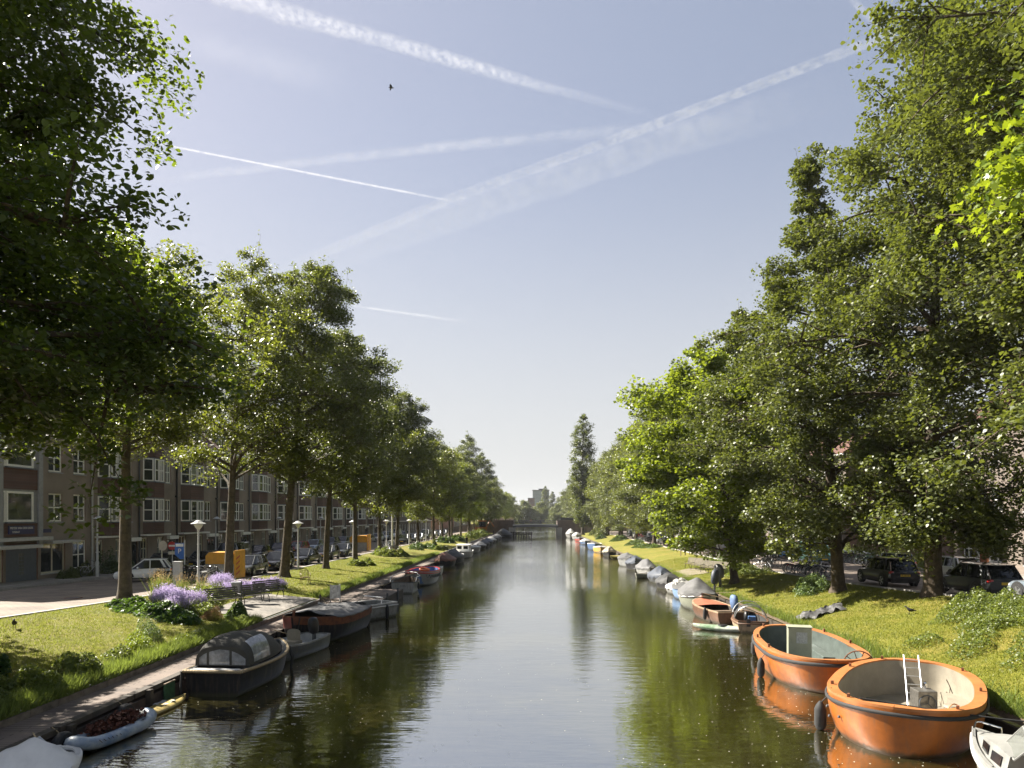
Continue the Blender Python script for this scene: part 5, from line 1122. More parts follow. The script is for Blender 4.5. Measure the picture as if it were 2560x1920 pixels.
# jetty
e = empty('jetty', (-10.2, 42.8, 0), 0, 'flat brown timber jetty standing out from the left walkway', 'jetty')
b = MB(); b.box(-.96, .92, -4.3, 4.3, .36, .55); b.build('deck', M['boards'], e); b = MB(); b.box(.93, 1.0, -4.32, 4.32, .0, .56); b.box(-.96, .92, -4.38, -4.31, .0, .56); b.build('fascia', M['dwood'], e)
for yy in (-4.2, -1, 2.2): b = MB(); b.tube([(1.07, yy, -1), (1.07, yy, .85 if yy > -2 else .6)], .06, 7); b.build('pile', M['dgrey'], e)
fender(e, (1.1, -4.1, .25), .12, .55)
# white open boat, white boat with blue inside
e, h = covered(0, 'motor_boat', 'small white open boat with a dark railing beyond the jetty', -9.75, 51.2, 4.4, 2.0, 94, 'hullwhite', 'dgrey', None, zb=.9, zs=.8, zm=.75, im='wood', group=GLB, extras=(('bench', .3, 'wood'), ('fender', .2, -1, 'rubber')))
b = MB(); b.tube([(.1 - 2.2 + .05, -.9, .85), (-1.6, -.95, 1.15), (0, -1.0, 1.1), (1.6, -.6, 1.2), (2.1, 0, 1.25), (1.6, .6, 1.2), (0, 1.0, 1.1), (-1.6, .95, 1.15), (-2.1, .9, .85)], .035, 6); b.build('railing', M['lgrey'], e)
text('1155', .2, M['dgrey'], e, (-2.215, 0, .55), (R(90), 0, R(-90)))
e, h = covered(0, 'motor_boat', 'white boat with a red rim, blue interior and scalloped side ropes', -9.5, 57.0, 6.2, 2.5, 268, 'hullwhite', 'red', None, zb=1.25, zs=1.15, zm=1.05, bow='round', stern='round', im='blueint', strake='red', group=GLB, extras=(('bench', .3, 'blueint'),))
b = MB()
for sg in (1, -1):
    for i in range(12):
        s0, s1 = .1 + .068 * i, .1 + .068 * (i + 1); pts = []
        for k in range(7): s = s0 + (s1 - s0) * k / 6; q = h.pt(s, 1.42); pts.append((q.x, sg * (q.y + .04), q.z - .05 - .25 * math.sin(math.pi * k / 6)))
        b.tube(pts, .022, 4)
b.build('grab_lines', M['dgrey'], e)
o = MB().tube([(.38 * math.cos(t), .38 * math.sin(t), 0) for t in [2 * math.pi * i / 20 for i in range(20)]], .08, 8, closed=True).build('lifebuoy', mat('buoy_orange', (.65, .16, .04), .5), smooth=60); o.location = (-9.4, 57.3, 1.12); o.rotation_euler = (R(8), R(6), 0); tag(o, 'orange lifebuoy lying on the blue boat interior', 'lifebuoy')
MB().cbox((-.2, 0, .95), (.9, 2.2, .06)).build('locker_lid', M['blueint'], e)
for i, a in enumerate([('small white tender behind the boat with the lifebuoy', -9.8, 64, 3.6, 1.6, 'hullwhite', 'lgrey', None, .2, 'lgrey'), ('boat under a rounded rust brown tarp', -10.3, 76.5, 5.0, 2.2, 'hullblack', 'dgrey', 'tarpbrown', peak(.5, .8, .5), 'dgrey'), ('boat under a lumpy dark blue tarp behind the brown one', -10.0, 82, 5.0, 2.1, 'hullblack', 'dgrey', 'tarpdark', peak(.5, .9, .5), 'dgrey'),
     ('small cream dinghy in front of the white cabin boat', -10.2, 87, 3.4, 1.6, 'creamint', 'cream', 'tarpwhite', .1, 'cream')]):
    covered(0, 'motor_boat', a[0], a[1], a[2], a[3], a[4], 264 + 3 * (i % 2), a[5], a[6], a[7], a[8], im=a[9], zb=.85, zs=.75, zm=.7, seed=30 + i, group=GLB, wr=.08)
e, h = covered(0, 'cabin_boat', 'white cabin boat with square windows on the left quay', -9.9, 93, 5.6, 2.2, 266, 'hullwhite', 'white', None, zb=1.0, zs=.9, zm=.85, group=GLB, deck=.35)
b = MB(); b.box(-.9, .9, -.85, .85, .85, 1.75); b.box(-1.05, 1.0, -.95, .95, 1.755, 1.83); cb = b.build('cabin', M['white'], e, bevel=.03)
for yy in (-.42, .42): MB().box(.905, .92, yy - .3, yy + .3, 1.2, 1.62).build('cabin_window', M['carglass'], cb)
for xx in (-.45, .45): MB().box(xx - .32, xx + .32, .855, .87, 1.2, 1.62).build('cabin_window', M['carglass'], cb)
covered(0, 'motor_boat', 'white open launch with a wooden rim near the walker in black', -9.9, 106, 5.6, 2.2, 268, 'hullwhite', 'varnish', 'tarpwhite', .2, seed=40, group=GLB, zb=1, zs=.85, zm=.85)
for i, (yy, lb, cm) in enumerate([(118, 'dark boat with a grey hood just past the white launch', 'tarpgrey'), (127, 'black boat with a black cover, second past the white launch', 'tarpdark'), (137, 'black boat with a shiny blue cover, third past the white launch', 'tarpblue'), (148, 'dark boat with a white windscreen cover near the bridge', 'tarpwhite'), (160, 'black low boat among the last dark boats before the bridge', 'tarpdark'), (172, 'grey covered boat among the last dark boats before the bridge', 'tarpgrey')]):
    covered(0, 'motor_boat', lb, -9.9, yy, 5.6, 2.2, 266, 'hullblack', 'dgrey', cm, peak(.45, .7, .4), seed=50 + i, group=GLB, wr=.06)
covered(0, 'motor_boat', 'black boat under a big arched black cover at the left bridge abutment', -9.2, 190, 7.5, 5.0, 266, 'hullblack', 'lgrey', 'tarpdark', peak(.5, 1.7, .6), seed=60, group=GLB, wr=.03)
# ------------------------------------------------------------------ vehicles
def paint(n, c, metal=.3): return mat('car_paint_' + n, c, .28, metal, var=.06, scale=2, coat=.8)
PA = {'black': paint('black', (.012, .012, .014)), 'dark': paint('dark_grey', (.05, .055, .06)), 'blue': paint('dark_blue', (.02, .035, .07)), 'silver': paint('silver', (.42, .44, .46), .6),
      'white': paint('white', (.72, .73, .72), .0), 'red': paint('red', (.3, .015, .015)), 'sky': paint('sky_blue', (.09, .25, .55)), 'teal': paint('teal', (.06, .15, .14)), 'grey': paint('mid_grey', (.2, .21, .22), .5), 'ice': paint('ice_blue', (.3, .36, .42), .5)}
def make_car(kind='hatch', L=4.05, Wd=1.75, Hh=1.46, name='parked_car'):
    e = empty(name, (0, 0, 0)); hw = Wd / 2
    wheel_r = .31 if kind != 'suv' else .35; clr = .2 if kind != 'suv' else .26
    belt = Hh * .60; hood = Hh * .545
    xf, xr = L / 2, -L / 2
    if kind == 'van': prof = [(xr, .35, Hh * .62, .93), (xr + .08, clr, Hh * .66, .98), (0, clr, Hh * .66, 1), (xf - 1.1, clr, Hh * .6, 1), (xf - .3, clr + .02, Hh * .5, .95), (xf, .35, Hh * .38, .82)]
    elif kind == 'sedan': prof = [(xr, .42, belt * .88, .84), (xr + .12, clr + .05, belt * .97, .94), (xr + .9, clr, belt, 1), (0, clr, belt, 1), (xf - 1.2, clr, hood, .99), (xf - .35, clr, hood * .9, .93), (xf - .08, clr + .04, hood * .76, .84), (xf, .4, hood * .62, .72)]
    else: prof = [(xr, .44, belt * .86, .86), (xr + .1, clr + .06, belt * .98, .95), (xr + .7, clr, belt * 1.02, 1), (0, clr, belt, 1), (xf - 1.05, clr, hood, .99), (xf - .32, clr, hood * .9, .93), (xf - .07, clr + .05, hood * .76, .84), (xf, .4, hood * .62, .72)]
    # densify for smooth sides
    xs = [p[0] for p in prof]; px = sorted(set(xs + list(np.linspace(xr, xf, 16))))
    g = lambda x, k: float(np.interp(x, xs, [p[k] for p in prof]))
    rows = []
    for x in px:
        zb, zt, w = g(x, 1), g(x, 2), g(x, 3) * hw
        h_ = zt - zb
        half = [(0, zb), (w * .88, zb), (w * .97, zb + h_ * .14), (w * 1.0, zb + h_ * .42), (w * .985, zb + h_ * .72), (w * .955, zb + h_ * .93), (w * .86, zt), (w * .4, zt + .018), (0, zt + .022)]
        rows.append([(x, y, z) for y, z in half] + [(x, -y, z) for y, z in half[::-1][1:-1]])
    b = MB(); b.grid(rows, closed=True); n = len(rows[0]); b.add(rows[0], [tuple(range(n))]); b.add(rows[-1], [tuple(range(n))[::-1]])
    body = b.build('body', PA['black'], e, smooth=35)
    # greenhouse
    if kind == 'van': fb, ft, rt, rb = xf - .75, xf - 1.45, xr + .12, xr + .04
    elif kind == 'sedan': fb, ft, rt, rb = xf - 1.15, xf - 1.95, xr + 1.35, xr + .65
    elif kind == 'suv': fb, ft, rt, rb = xf - 1.05, xf - 1.8, xr + .5, xr + .12
    else: fb, ft, rt, rb = xf - 1.0, xf - 1.75, xr + .5, xr + .1
    wb, wt = hw * .93, hw * .76; zb_, zt_ = belt - .04, Hh - .05
    lo = [(fb, -wb * .86), (fb - .35, -wb), (rb + .3, -wb), (rb, -wb * .86)]; up_ = [(ft, -wt * .9), (ft - .2, -wt), (rt + .2, -wt), (rt, -wt * .88)]
    lo = lo + [(x, -y) for x, y in lo[::-1]]; up_ = up_ + [(x, -y) for x, y in up_[::-1]]
    b = MB(); b.grid([[(x, y, zb_) for x, y in lo], [(x * .5 + u[0] * .5, (y * .54 + u[1] * .46), (zb_ + zt_) / 2) for (x, y), u in zip(lo, up_)], [(x, y, zt_) for x, y in up_]], closed=True)
    b.build('windows', M['carglass'] if kind != 'van' else M['carglass'], e, smooth=30)
    b = MB(); rr_ = [(x, y * 1.03) for x, y in up_]
    b.grid([[(x, y, zt_ - .02) for x, y in rr_], [(x * .99, y * .97, zt_ + .03) for x, y in rr_], [(x * .9, y * .7, Hh - .005) for x, y in rr_], [(x * .5, y * .1, Hh) for x, y in rr_]], closed=True)
    roof = b.build('body_roof', PA['black'], e, smooth=60)
    for sg in (1, -1):
        def pil(i, j, r): MB().tube([(lo[i][0], sg * abs(lo[i][1]) * 1.004, zb_), ((lo[i][0] + up_[j][0]) / 2, sg * abs(lo[i][1] * .54 + up_[j][1] * .46) * 1.004, (zb_ + zt_) / 2), (up_[j][0], sg * abs(up_[j][1]) * 1.004, zt_)], r, 5).build('body_pillar', PA['black'], roof, smooth=50)
        pil(0, 0, .035); pil(2, 2, .07 if kind != 'sedan' else .05); pil(3, 3, .05)
        xm = (fb + rb) / 2 + .05; MB().tube([(xm, sg * wb * 1.002, zb_), (xm, sg * (wb * .54 + wt * .46) * 1.004, (zb_ + zt_) / 2), (xm, sg * wt * 1.004, zt_)], .03, 5).build('body_pillar', PA['black'], roof, smooth=50)
        if kind == 'van':
            MB().grid([[(x, sg * (wb * (1 - t) + wt * t + .012), zb_ + (zt_ - zb_) * t) for t in (0, .5, 1)] for x in (rb + .05, (rb + xf) / 2 - .6)]).build('body_side', PA['black'], e)
        m_ = MB().ball((fb - .42, sg * (hw + .09), belt + .04), (.07, .1, .07), 8, 6).build('mirror', PA['black'], e, smooth=60)
    # wheels
    for wx in (xf - .82, xr + .75):
        for sg in (1, -1):
            Mx = Matrix.Translation((wx, sg * (hw - .1), wheel_r)) @ Matrix.Rotation(R(-90 * sg), 4, 'X')
            w_ = MB().lathe([(wheel_r * .6, -.1), (wheel_r * .95, -.1), (wheel_r, -.06), (wheel_r, .08), (wheel_r * .94, .118), (wheel_r * .68, .122)], (0, 0, 0), 18, Mx).build('wheel', M['tyre'], e, smooth=40)
            b = MB(); b.lathe([(wheel_r * .66, .09), (wheel_r * .69, .125), (wheel_r * .62, .118)], (0, 0, 0), 18, Mx)
            for k in range(5):
                a = k * 2 * math.pi / 5; b.box(.02, wheel_r * .64, -.035, .035, .1, .128, Mx @ Matrix.Rotation(a, 4, 'Z'))
            b.build('rim', M['steel'], w_)
            b = MB(); r2 = wheel_r + .07
            pts = [(wx + r2 * math.cos(t), sg * (hw + .004), wheel_r + .02 + r2 * math.sin(t)) for t in [math.pi * i / 12 for i in range(13)]]; b.add(pts, [tuple(range(13))]); b.build('wheel_arch', M['rubber'], body)
    # lamps, plates, trim
    zl_ = g(xf - .2, 2) - .1
    for sg in (1, -1):
        MB().ball((xf - .22, sg * hw * .70, zl_ - .01), (.17, .17, .085), 10, 6).build('headlight', M['clearlamp'], e, smooth=60)
        MB().ball((xr + .1, sg * hw * .76, belt * .86), (.1, .17, .1 if kind != 'van' else .2), 10, 6).build('taillight', M['redlamp'], e, smooth=60)
    MB().box(xf - .012, xf + .012, -.26, .26, .4, .51).build('license_plate', M['plate'], e)
    MB().box(xr - .03, xr + .0, -.26, .26, .62 if kind != 'van' else .5, .73 if kind != 'van' else .61).build('license_plate', M['plate'], e)
    MB().box(xf - .1, xf - .02, -.5, .5, .53, .64).build('grille', M['rubber'], e)
    b = MB(); b.box(xr - .01, xr + .12, -hw * .8, hw * .8, .28, .43); b.box(xf - .12, xf + .004, -hw * .68, hw * .68, .25, .37); b.box(-L * .3, L * .28, -hw * .985, hw * .985, clr - .02, clr + .06); b.build('lower_trim', M['rubber'], e)
    if kind in ('hatch', 'suv'): MB().box(rt - .16, rt + .25, -wt * .85, wt * .85, Hh - .05, Hh - .02).build('body_spoiler', PA['black'], e)
    return e
PROTO = {}
def car(kind, colour, x, y, deg, label, group=None, L=None, name='parked_car', z=None):
    dims = {'hatch': (4.0, 1.72, 1.46), 'suv': (4.25, 1.82, 1.58), 'sedan': (4.5, 1.78, 1.42), 'van': (4.9, 1.9, 1.95), 'mini': (3.43, 1.63, 1.47)}[kind]
    if kind not in PROTO: PROTO[kind] = make_car('hatch' if kind == 'mini' else kind, *dims); c = PROTO[kind]
    else: c = copy_tree(PROTO[kind])
    c.name = name; c.location = (x, y, (zl(y) + .03 + .03 * (1 - abs(x + 25) / 5) if x < 0 else zr(y) + .03 + .03 * (1 - abs(x - 24) / 6)) if z is None else z); c.rotation_euler = (0, 0, R(deg)); tag(c, label, 'car' if kind != 'van' else 'van', group)
    st = list(c.children)
    while st:
        o = st.pop(); st += list(o.children)
        if o.name.startswith(('body', 'mirror')) : o.material_slots[0].link = 'OBJECT'; o.material_slots[0].material = PA[colour]
    return c
GK, GH_, GKR, GHR = 'cars parked along the left lawn kerb', 'cars parked before the left houses', 'cars parked along the right lawn kerb', 'cars parked on the far side of the right street'
car('mini', 'white', -26.2, 45.6, 205, 'small white hatchback parked askew in front of the corner building')
for kind, c, y, lb in [('hatch', 'dark', 51.0, 'dark hatchback half hidden behind the yellow container'), ('hatch', 'black', 56.6, 'black hatchback facing the camera between two thick elm trunks'), ('sedan', 'black', 63.4, 'black saloon with a yellow plate behind the second lamp'), ('hatch', 'black', 70.2, 'black hatchback with a yellow plate right of the second lamp'), ('sedan', 'dark', 76.0, 'dark grey estate last in the near row by the leaning trunk'),
   ('suv', 'black', 111, 'black off roader facing the camera beyond the daylilies'), ('hatch', 'dark', 118, 'dark hatchback parked behind the black off roader'), ('sedan', 'silver', 125, 'silver saloon behind the conical shrub bed'), ('van', 'dark', 133, 'dark van further along the left lawn kerb'), ('hatch', 'white', 141, 'white hatchback further along the left lawn kerb'), ('hatch', 'blue', 149, 'dark blue hatchback far along the left lawn kerb'), ('sedan', 'grey', 158, 'grey saloon far along the left lawn kerb')]:
    car(kind, c, -21.5, y, -90 + rnd.uniform(-2, 2), lb, GK)
for kind, c, y, lb in [('suv', 'black', 52.5, 'black car behind the white hatchback, nose towards the camera'), ('sedan', 'black', 58.6, 'black saloon before the first terraced doorways, behind the bicycles'), ('van', 'dark', 64.2, 'dark people carrier behind the yellow container'), ('hatch', 'black', 70.3, 'black hatchback in the house row left of the thick elm'), ('hatch', 'blue', 76.2, 'dark blue hatchback in the house row beside the black one'), ('hatch', 'red', 82, 'red hatchback parked before the houses'), ('hatch', 'ice', 88, 'pale blue car next to the red one'), ('suv', 'black', 95, 'black off roader parked before the houses left of the second yellow container'), ('hatch', 'grey', 101, 'grey hatchback before the houses by the second yellow container'), ('hatch', 'white', 110, 'white hatchback before the houses right of the second yellow container'), ('sedan', 'silver', 116, 'silver saloon before the far houses'), ('hatch', 'white', 123, 'white small car before the far houses'), ('suv', 'silver', 130, 'silver off roader before the far houses'), ('van', 'white', 138, 'white van before the far houses'), ('hatch', 'blue', 146, 'blue car before the far houses')]:
    car(kind, c, -28.6, y, -90 + rnd.uniform(-2, 2), lb, GH_)
c = car('suv', 'black', 19.95, 38.9, 88, 'black compact off roader driving away on the right street', name='moving_car')
for dx in (-.12, .02): pass
text('K 224 SX', .1, M['black'], [o for o in c.children if o.name.startswith('license_plate')][1], (-4.25 / 2 - .036, 0, .675), (R(90), 0, R(-90)))
text('T-ROC', .07, M['chrome'], c, (-4.25 / 2 + .0, 0, .83), (R(90), 0, R(-90)))
car('hatch', 'blue', 27.4, 52.5, 90, 'dark blue hatchback behind the black off roader, before the hedge', GHR)
car('hatch', 'silver', 27.4, 45.0, 90, 'silver car half hidden behind the big alder trunk', GHR)
car('hatch', 'dark', 19.75, 30.6, 90, 'dark grey hatchback with red tail lamps at the right edge', GKR)
car('sedan', 'ice', 18.95, 24.2, 90, 'silver blue saloon cut off by the right edge', GKR)
car('mini', 'sky', 25.4, 70.5, -90, 'bright blue small car beside the teal van', GHR)
car('van', 'teal', 25.6, 63.0, -90, 'teal van behind the parked bicycles, under the alder branches', GHR)
for kind, c, x, y, lb in [('hatch', 'black', 26.5, 82, 'black car with a yellow plate behind the conical alder'), ('van', 'white', 24.0, 88, 'white van behind the yellow green maple'), ('hatch', 'red', 20.0, 96, 'red car left of the staked sapling'), ('suv', 'dark', 20.0, 104, 'dark off roader behind the hosta bed'), ('hatch', 'silver', 20.0, 111, 'silver car behind the hosta bed'), ('sedan', 'black', 20.0, 119, 'black saloon far along the right lawn'), ('hatch', 'red', 20, 127, 'red car far along the right lawn'), ('hatch', 'white', 20, 135, 'white car far along the right lawn'), ('suv', 'black', 20, 143, 'black off roader far along the right lawn')]:
    car(kind, c, x, y, -90, lb, GKR)

# ------------------------------------------------------------------ bicycles
def make_bike():
    e = empty('bicycle', (0, 0, 0)); r = .34
    for wx in (-.53, .53):
        b = MB(); b.tube([(wx + r * math.cos(t), 0, r + r * math.sin(t)) for t in [2 * math.pi * i / 20 for i in range(20)]], .021, 5, closed=True)
        w = b.build('wheel', M['tyre'], e); b = MB(); b.tube([(wx + (r - .03) * math.cos(t), 0, r + (r - .03) * math.sin(t)) for t in [2 * math.pi * i / 20 for i in range(20)]], .011, 4, closed=True)
        for k in range(7): t = k * math.pi / 7; b.tube([(wx + r * math.cos(t), 0, r + r * math.sin(t)), (wx - r * math.cos(t), 0, r - r * math.sin(t))], .004, 3)
        b.build('rim', M['steel'], w)
    b = MB(); bb, st, hd = (-.08, 0, .3), (-.22, 0, .78), (.36, 0, .86)
    for p in ([bb, (.33, 0, .7)], [(-.19, 0, .7), (.35, 0, .82)], [bb, (-.24, 0, .86)], [bb, (-.53, 0, .34)], [(-.2, 0, .72), (-.53, 0, .34)], [(.53, 0, .34), (.38, 0, .72), (.33, 0, .98)]): b.tube(p, .018, 5)
    for wx, a0, a1 in ((-.53, .3, 2.9), (.53, .6, 2.6)): b.tube([(wx + .375 * math.cos(t), 0, r + .375 * math.sin(t)) for t in [a0 + (a1 - a0) * i / 8 for i in range(9)]], .02, 4)
    b.box(-.78, -.36, -.07, .07, .72, .745); b.tube([(-.6, .06, .73), (-.53, .05, .35)], .01, 4); b.tube([bb, (.02, .1, .2)], .012, 4); b.tube([bb, (-.18, -.1, .4)], .012, 4)
    b.build('frame', M['black'], e)
    b = MB(); b.tube([(.18, .29, 1.05), (.28, .25, 1.07), (.34, .05, 1.0), (.34, -.05, 1.0), (.28, -.25, 1.07), (.18, -.29, 1.05)], .014, 5); b.ball((.42, 0, .9), (.05, .04, .05), 8, 5); b.build('handlebar', M['chrome'], e)
    b = MB(); b.ball((-.27, 0, .9), (.14, .08, .045), 8, 5); b.build('saddle', M['rubber'], e)
    return e
BK = None
BC = [mat('bike_' + n, c, .35) for n, c in (('black', (.015, .015, .016)), ('black2', (.03, .03, .03)), ('green', (.03, .07, .05)), ('blue', (.03, .06, .14)), ('red', (.2, .02, .02)), ('white', (.5, .5, .48)))]
def bike(x, y, z, deg, label, group, lean=8, kit=None):
    global BK
    c = copy_tree(BK) if BK else make_bike(); BK = BK or c
    c.location = (x, y, z + .01); c.rotation_euler = (R(lean), 0, R(deg)); tag(c, label, 'bicycle', group)
    f = [o for o in c.children if o.name.startswith('frame')][0]; f.material_slots[0].link = 'OBJECT'; f.material_slots[0].material = rnd.choice(BC[:3] * 3 + BC)
    if kit == 'crate': MB().box(.42, .78, -.2, .2, .82, 1.08).build('crate', M['dwood'], c)
    if kit == 'hood':
        b = MB(); b.grid([[(.35 + .55 * u, .32 * math.cos(t), .3 + (.75 - .25 * u) * math.sin(t)) for t in [math.pi * i / 8 for i in range(9)]] for u in (0, .4, .8, 1)]); b.build('rain_hood', M['plastic'], c); MB().box(.3, 1.0, -.3, .3, .25, .6).build('cargo_box', M['black'], c)
    return c
for i in range(11):
    x = -25.4 + i * .42; y = 45.6 - .12 * i + rnd.uniform(-.3, .3)
    k = 'hood' if i in (2, 6, 10) else ('crate' if i in (4, 8) else None)
    lb = {'hood': 'cargo bicycle with a rain hood among the bicycles by the grey cabinet', 'crate': 'bicycle with a front crate among the bicycles by the grey cabinet', None: 'dark bicycle packed among the bicycles by the grey cabinet'}[k]
    bike(x, y, zl(y) + .03, (70 + rnd.uniform(-25, 25)) if i != 9 else 12, lb, 'bicycles by the grey cabinet', rnd.uniform(-9, 9), k)
for i in range(12):
    y = 45.2 + i * .52; bike(19.2 + rnd.uniform(-.12, .12), y, zr(y) + .03, 180 + rnd.uniform(-9, 9), 'bicycle standing in the dense rack on the lawn side of the right street', 'bicycles in the near right rack', rnd.uniform(-12, 6))
for i in range(18):
    y = 56.0 + i * .58; bike(29.2 + rnd.uniform(-.15, .15), y, zr(y) + .05, rnd.uniform(-14, 10), 'bicycle in the long rack before the hedge across the right street', 'bicycles in the far right rack', rnd.uniform(-10, 14))
for i in range(5):
    bike(18.9 + .35 * i, 57.2 + .25 * i, zr(57.5) + .03, 100 + rnd.uniform(-40, 40), 'bicycle in the small group left of the teal van', 'bicycles left of the teal van', rnd.uniform(-8, 8))
for i in range(9):
    y = 92 + i * .8; bike(-20.6 + rnd.uniform(-.2, .2), y, zl(y) + .03, rnd.uniform(-20, 20), 'bicycle parked along the kerb behind the round daylily clump', 'bicycles behind the daylilies', rnd.uniform(-8, 8))
for i in range(8):
    y = 116 + i * .9; bike(18.9 + rnd.uniform(-.2, .2), y, zr(y) + .03, rnd.uniform(-20, 20), 'bicycle in the dark row far along the right lawn', 'bicycles far along the right lawn', rnd.uniform(-8, 8))
bike(-31.8, 48.6, zl(48.6) + .12, 80, 'single bicycle leaning by the wall lamp of the corner building', None, 8)
car_z = None
# ------------------------------------------------------------------ street furniture
def park_lamp(x, y, z, label):
    e = empty('street_lamp', (x, y, z), 0, label, 'lamp', 'park lamps along the left lawn')
    b = MB(); b.lathe([(.09, -.2), (.09, .9), (.065, .95), (.05, 3.4), (.07, 3.42), (.07, 3.5)], (0, 0, 0), 10); b.build('post', M['lgrey'], e, smooth=40)
    MB().lathe([(.07, 3.5), (.16, 3.62), (.25, 3.76), (.27, 3.84)], (0, 0, 0), 20).build('bowl', mat('opal_glass', (.6, .6, .55), .3) if 'opal_glass' not in bpy.data.materials else bpy.data.materials['opal_glass'], e, smooth=60)
    MB().lathe([(.43, 3.845), (.42, 3.875), (.26, 3.93), (.19, 4.0), (.1, 4.05), (.03, 4.07)], (0, 0, 0), 20).build('hat', M['lgrey'], e, smooth=40)
    return e
for y, lb in [(40.3, 'nearest disc topped park lamp, left of the leaning elm trunk and yellow container'), (56.0, 'disc topped park lamp just right of the dense tall elm'), (72.8, 'disc topped park lamp left of the leaning trunk'), (89, 'disc topped park lamp beside the thick straight trunk'), (105, 'disc topped park lamp behind the garden bed, fifth from the camera'), (121, 'disc topped park lamp far along the lawn, sixth from the camera'), (138, 'disc topped park lamp far along the lawn, seventh from the camera')]:
    park_lamp(-19.55 if y > 45 else -19.95, y, zl(y) - .02, lb)
def hat_lamp(x, y, z, label):
    e = empty('street_lamp', (x, y, z), 0, label, 'lamp', 'grey lamps along the house pavement')
    b = MB(); b.lathe([(.1, -.2), (.1, 1.1), (.07, 1.15), (.055, 4.0)], (0, 0, 0), 10); b.tube([(0, 0, 4.0), (.05, 0, 4.15), (.2, 0, 4.22)], .04, 6); b.build('post', M['lgrey'], e, smooth=40)
    MB().lathe([(.36, 4.1), (.33, 4.14), (.17, 4.24), (.05, 4.31)], (.1, 0, 0), 18).build('hat', M['lgrey'], e, smooth=40); MB().lathe([(.08, 3.99), (.18, 4.03), (.22, 4.095)], (.1, 0, 0), 14).build('bowl', M['curtain'], e, smooth=40)
for y, lb in [(48.2, 'grey hat lamp before the drainpipe of the corner building'), (66.0, 'grey hat lamp on the house pavement behind the nearest park lamp'), (82, 'grey hat lamp on the house pavement behind the tall elm'), (98, 'grey hat lamp on the house pavement left of the second yellow container'), (114, 'grey hat lamp before the far terraced houses'), (130, 'grey hat lamp last before the left side street')]:
    hat_lamp(-31.0, y, zl(y) + .1, lb)
e = empty('tall_street_lamp', (-18.9, 89.5, 1), 0, 'tall white curved lamp arm emerging above the left tree row', 'lamp')
MB().tube([(0, 0, 0), (0, 0, 11), (.1, 0, 12.6), (.7, 0, 13.4), (1.9, 0, 13.5)], [.12, .09, .07, .06, .05], 8).build('post', M['white'], e); MB().ball((2.2, 0, 13.42), (.45, .18, .1), 10, 6).build('lamp_head', M['white'], e)
# signs
e = empty('no_entry_sign', (-27.3, 51.2, zl(51)), 0, 'red round no entry sign with a small white plate below', 'sign')
MB().tube([(0, 0, 0), (0, 0, 2.55)], .035, 8).build('post', M['lgrey'], e)
Mx = Matrix.Translation((0, -.06, 2.2)) @ Matrix.Rotation(R(90), 4, 'X')
MB().lathe([(.0, -.01), (.32, -.01), (.32, .01), (.0, .01)], (0, 0, 0), 24, Mx).build('disc', M['red'], e); MB().box(-.23, .23, -.078, -.073, 2.14, 2.26).build('bar', M['white'], e); MB().box(-.28, .28, -.06, -.04, 1.55, 1.78).build('under_plate', M['cream'], e)
e = empty('parking_sign', (-24.35, 46.6, zl(46.6)), 0, 'blue parking sign with a white P and a white pictogram', 'sign')
MB().tube([(.34, 0, 0), (.34, 0, 2.75)], .045, 8).build('post', M['lgrey'], e)
sg = MB().prism([(-.32, 1.75), (.02, 1.45), (.32, 1.45), (.32, 2.55), (-.32, 2.55)], -.02, .02, Matrix.Rotation(R(90), 4, 'X')).build('board', M['signblue'], e)
text('P', .48, M['white'], e, (0, -.03, 1.98), (R(90), 0, 0)); MB().box(-.26, .26, -.032, -.028, 2.3, 2.5).build('header', M['white'], e)
e = empty('round_sign', (-25.75, 46.9, zl(47)), R(70), 'pale round sign seen edge on beside the no entry sign', 'sign')
MB().tube([(0, 0, 0), (.04, 0, 2.7)], .035, 8).build('post', M['cream'], e); MB().lathe([(0, -.012), (.34, -.012), (.34, .012), (0, .012)], (0, 0, 0), 24, Matrix.Translation((.05, -.05, 2.35)) @ Matrix.Rotation(R(90), 4, 'X')).build('disc', M['lgrey'], e)
e = empty('utility_cabinet', (-22.65, 43.1, zl(43)), R(4), 'slim pale grey utility cabinet in front of the bicycles', 'cabinet')
MB().box(-.23, .23, -.18, .18, 0, 1.42).build('box', M['lgrey'], e, bevel=.015); MB().box(-.25, .25, -.2, .2, 1.425, 1.47).build('lid', M['lgrey'], e)
def container(x, y, rz, label, s=1):
    e = empty('waste_container', (x, y, zl(y) + .04), rz, label, 'container', 'yellow containers on the left street', scale=s)
    MB().box(-1.2, 1.2, -.75, .75, 0, 1.22).build('lower_box', M['concrete'], e, bevel=.02)
    Mx = Matrix.Rotation(R(90), 4, 'X')
    MB().prism([(-1.25, 1.22), (1.2, 1.22), (1.2, 2.05), (1.0, 2.2), (-.95, 2.2), (-1.25, 1.9)], -.8, .8, Mx).build('hood', M['yellow'], e, bevel=.03)
    b = MB(); b.box(1.21, 1.34, -.8, .8, .05, 2.35); sp = b.build('side_panel', M['yellow'], e)
    b = MB()
    for k in range(4): b.add([(1.343, -.7, .3 + k * .42), (1.343, -.1, .55 + k * .42), (1.343, -.1, .7 + k * .42), (1.343, -.7, .45 + k * .42)], [(0, 1, 2, 3)])
    b.build('warning_stripes', M['red'], sp); b = MB(); b.box(-.5, .1, -.82, -.79, 1.45, 1.85); b.build('flap', M['yellow'], e)
container(-21.9, 48.0, R(-4), 'yellow hooded container with a beige base behind the nearest lamp', .84); container(-22.6, 87.5, R(-3), 'second smaller yellow container further along the street', .9)
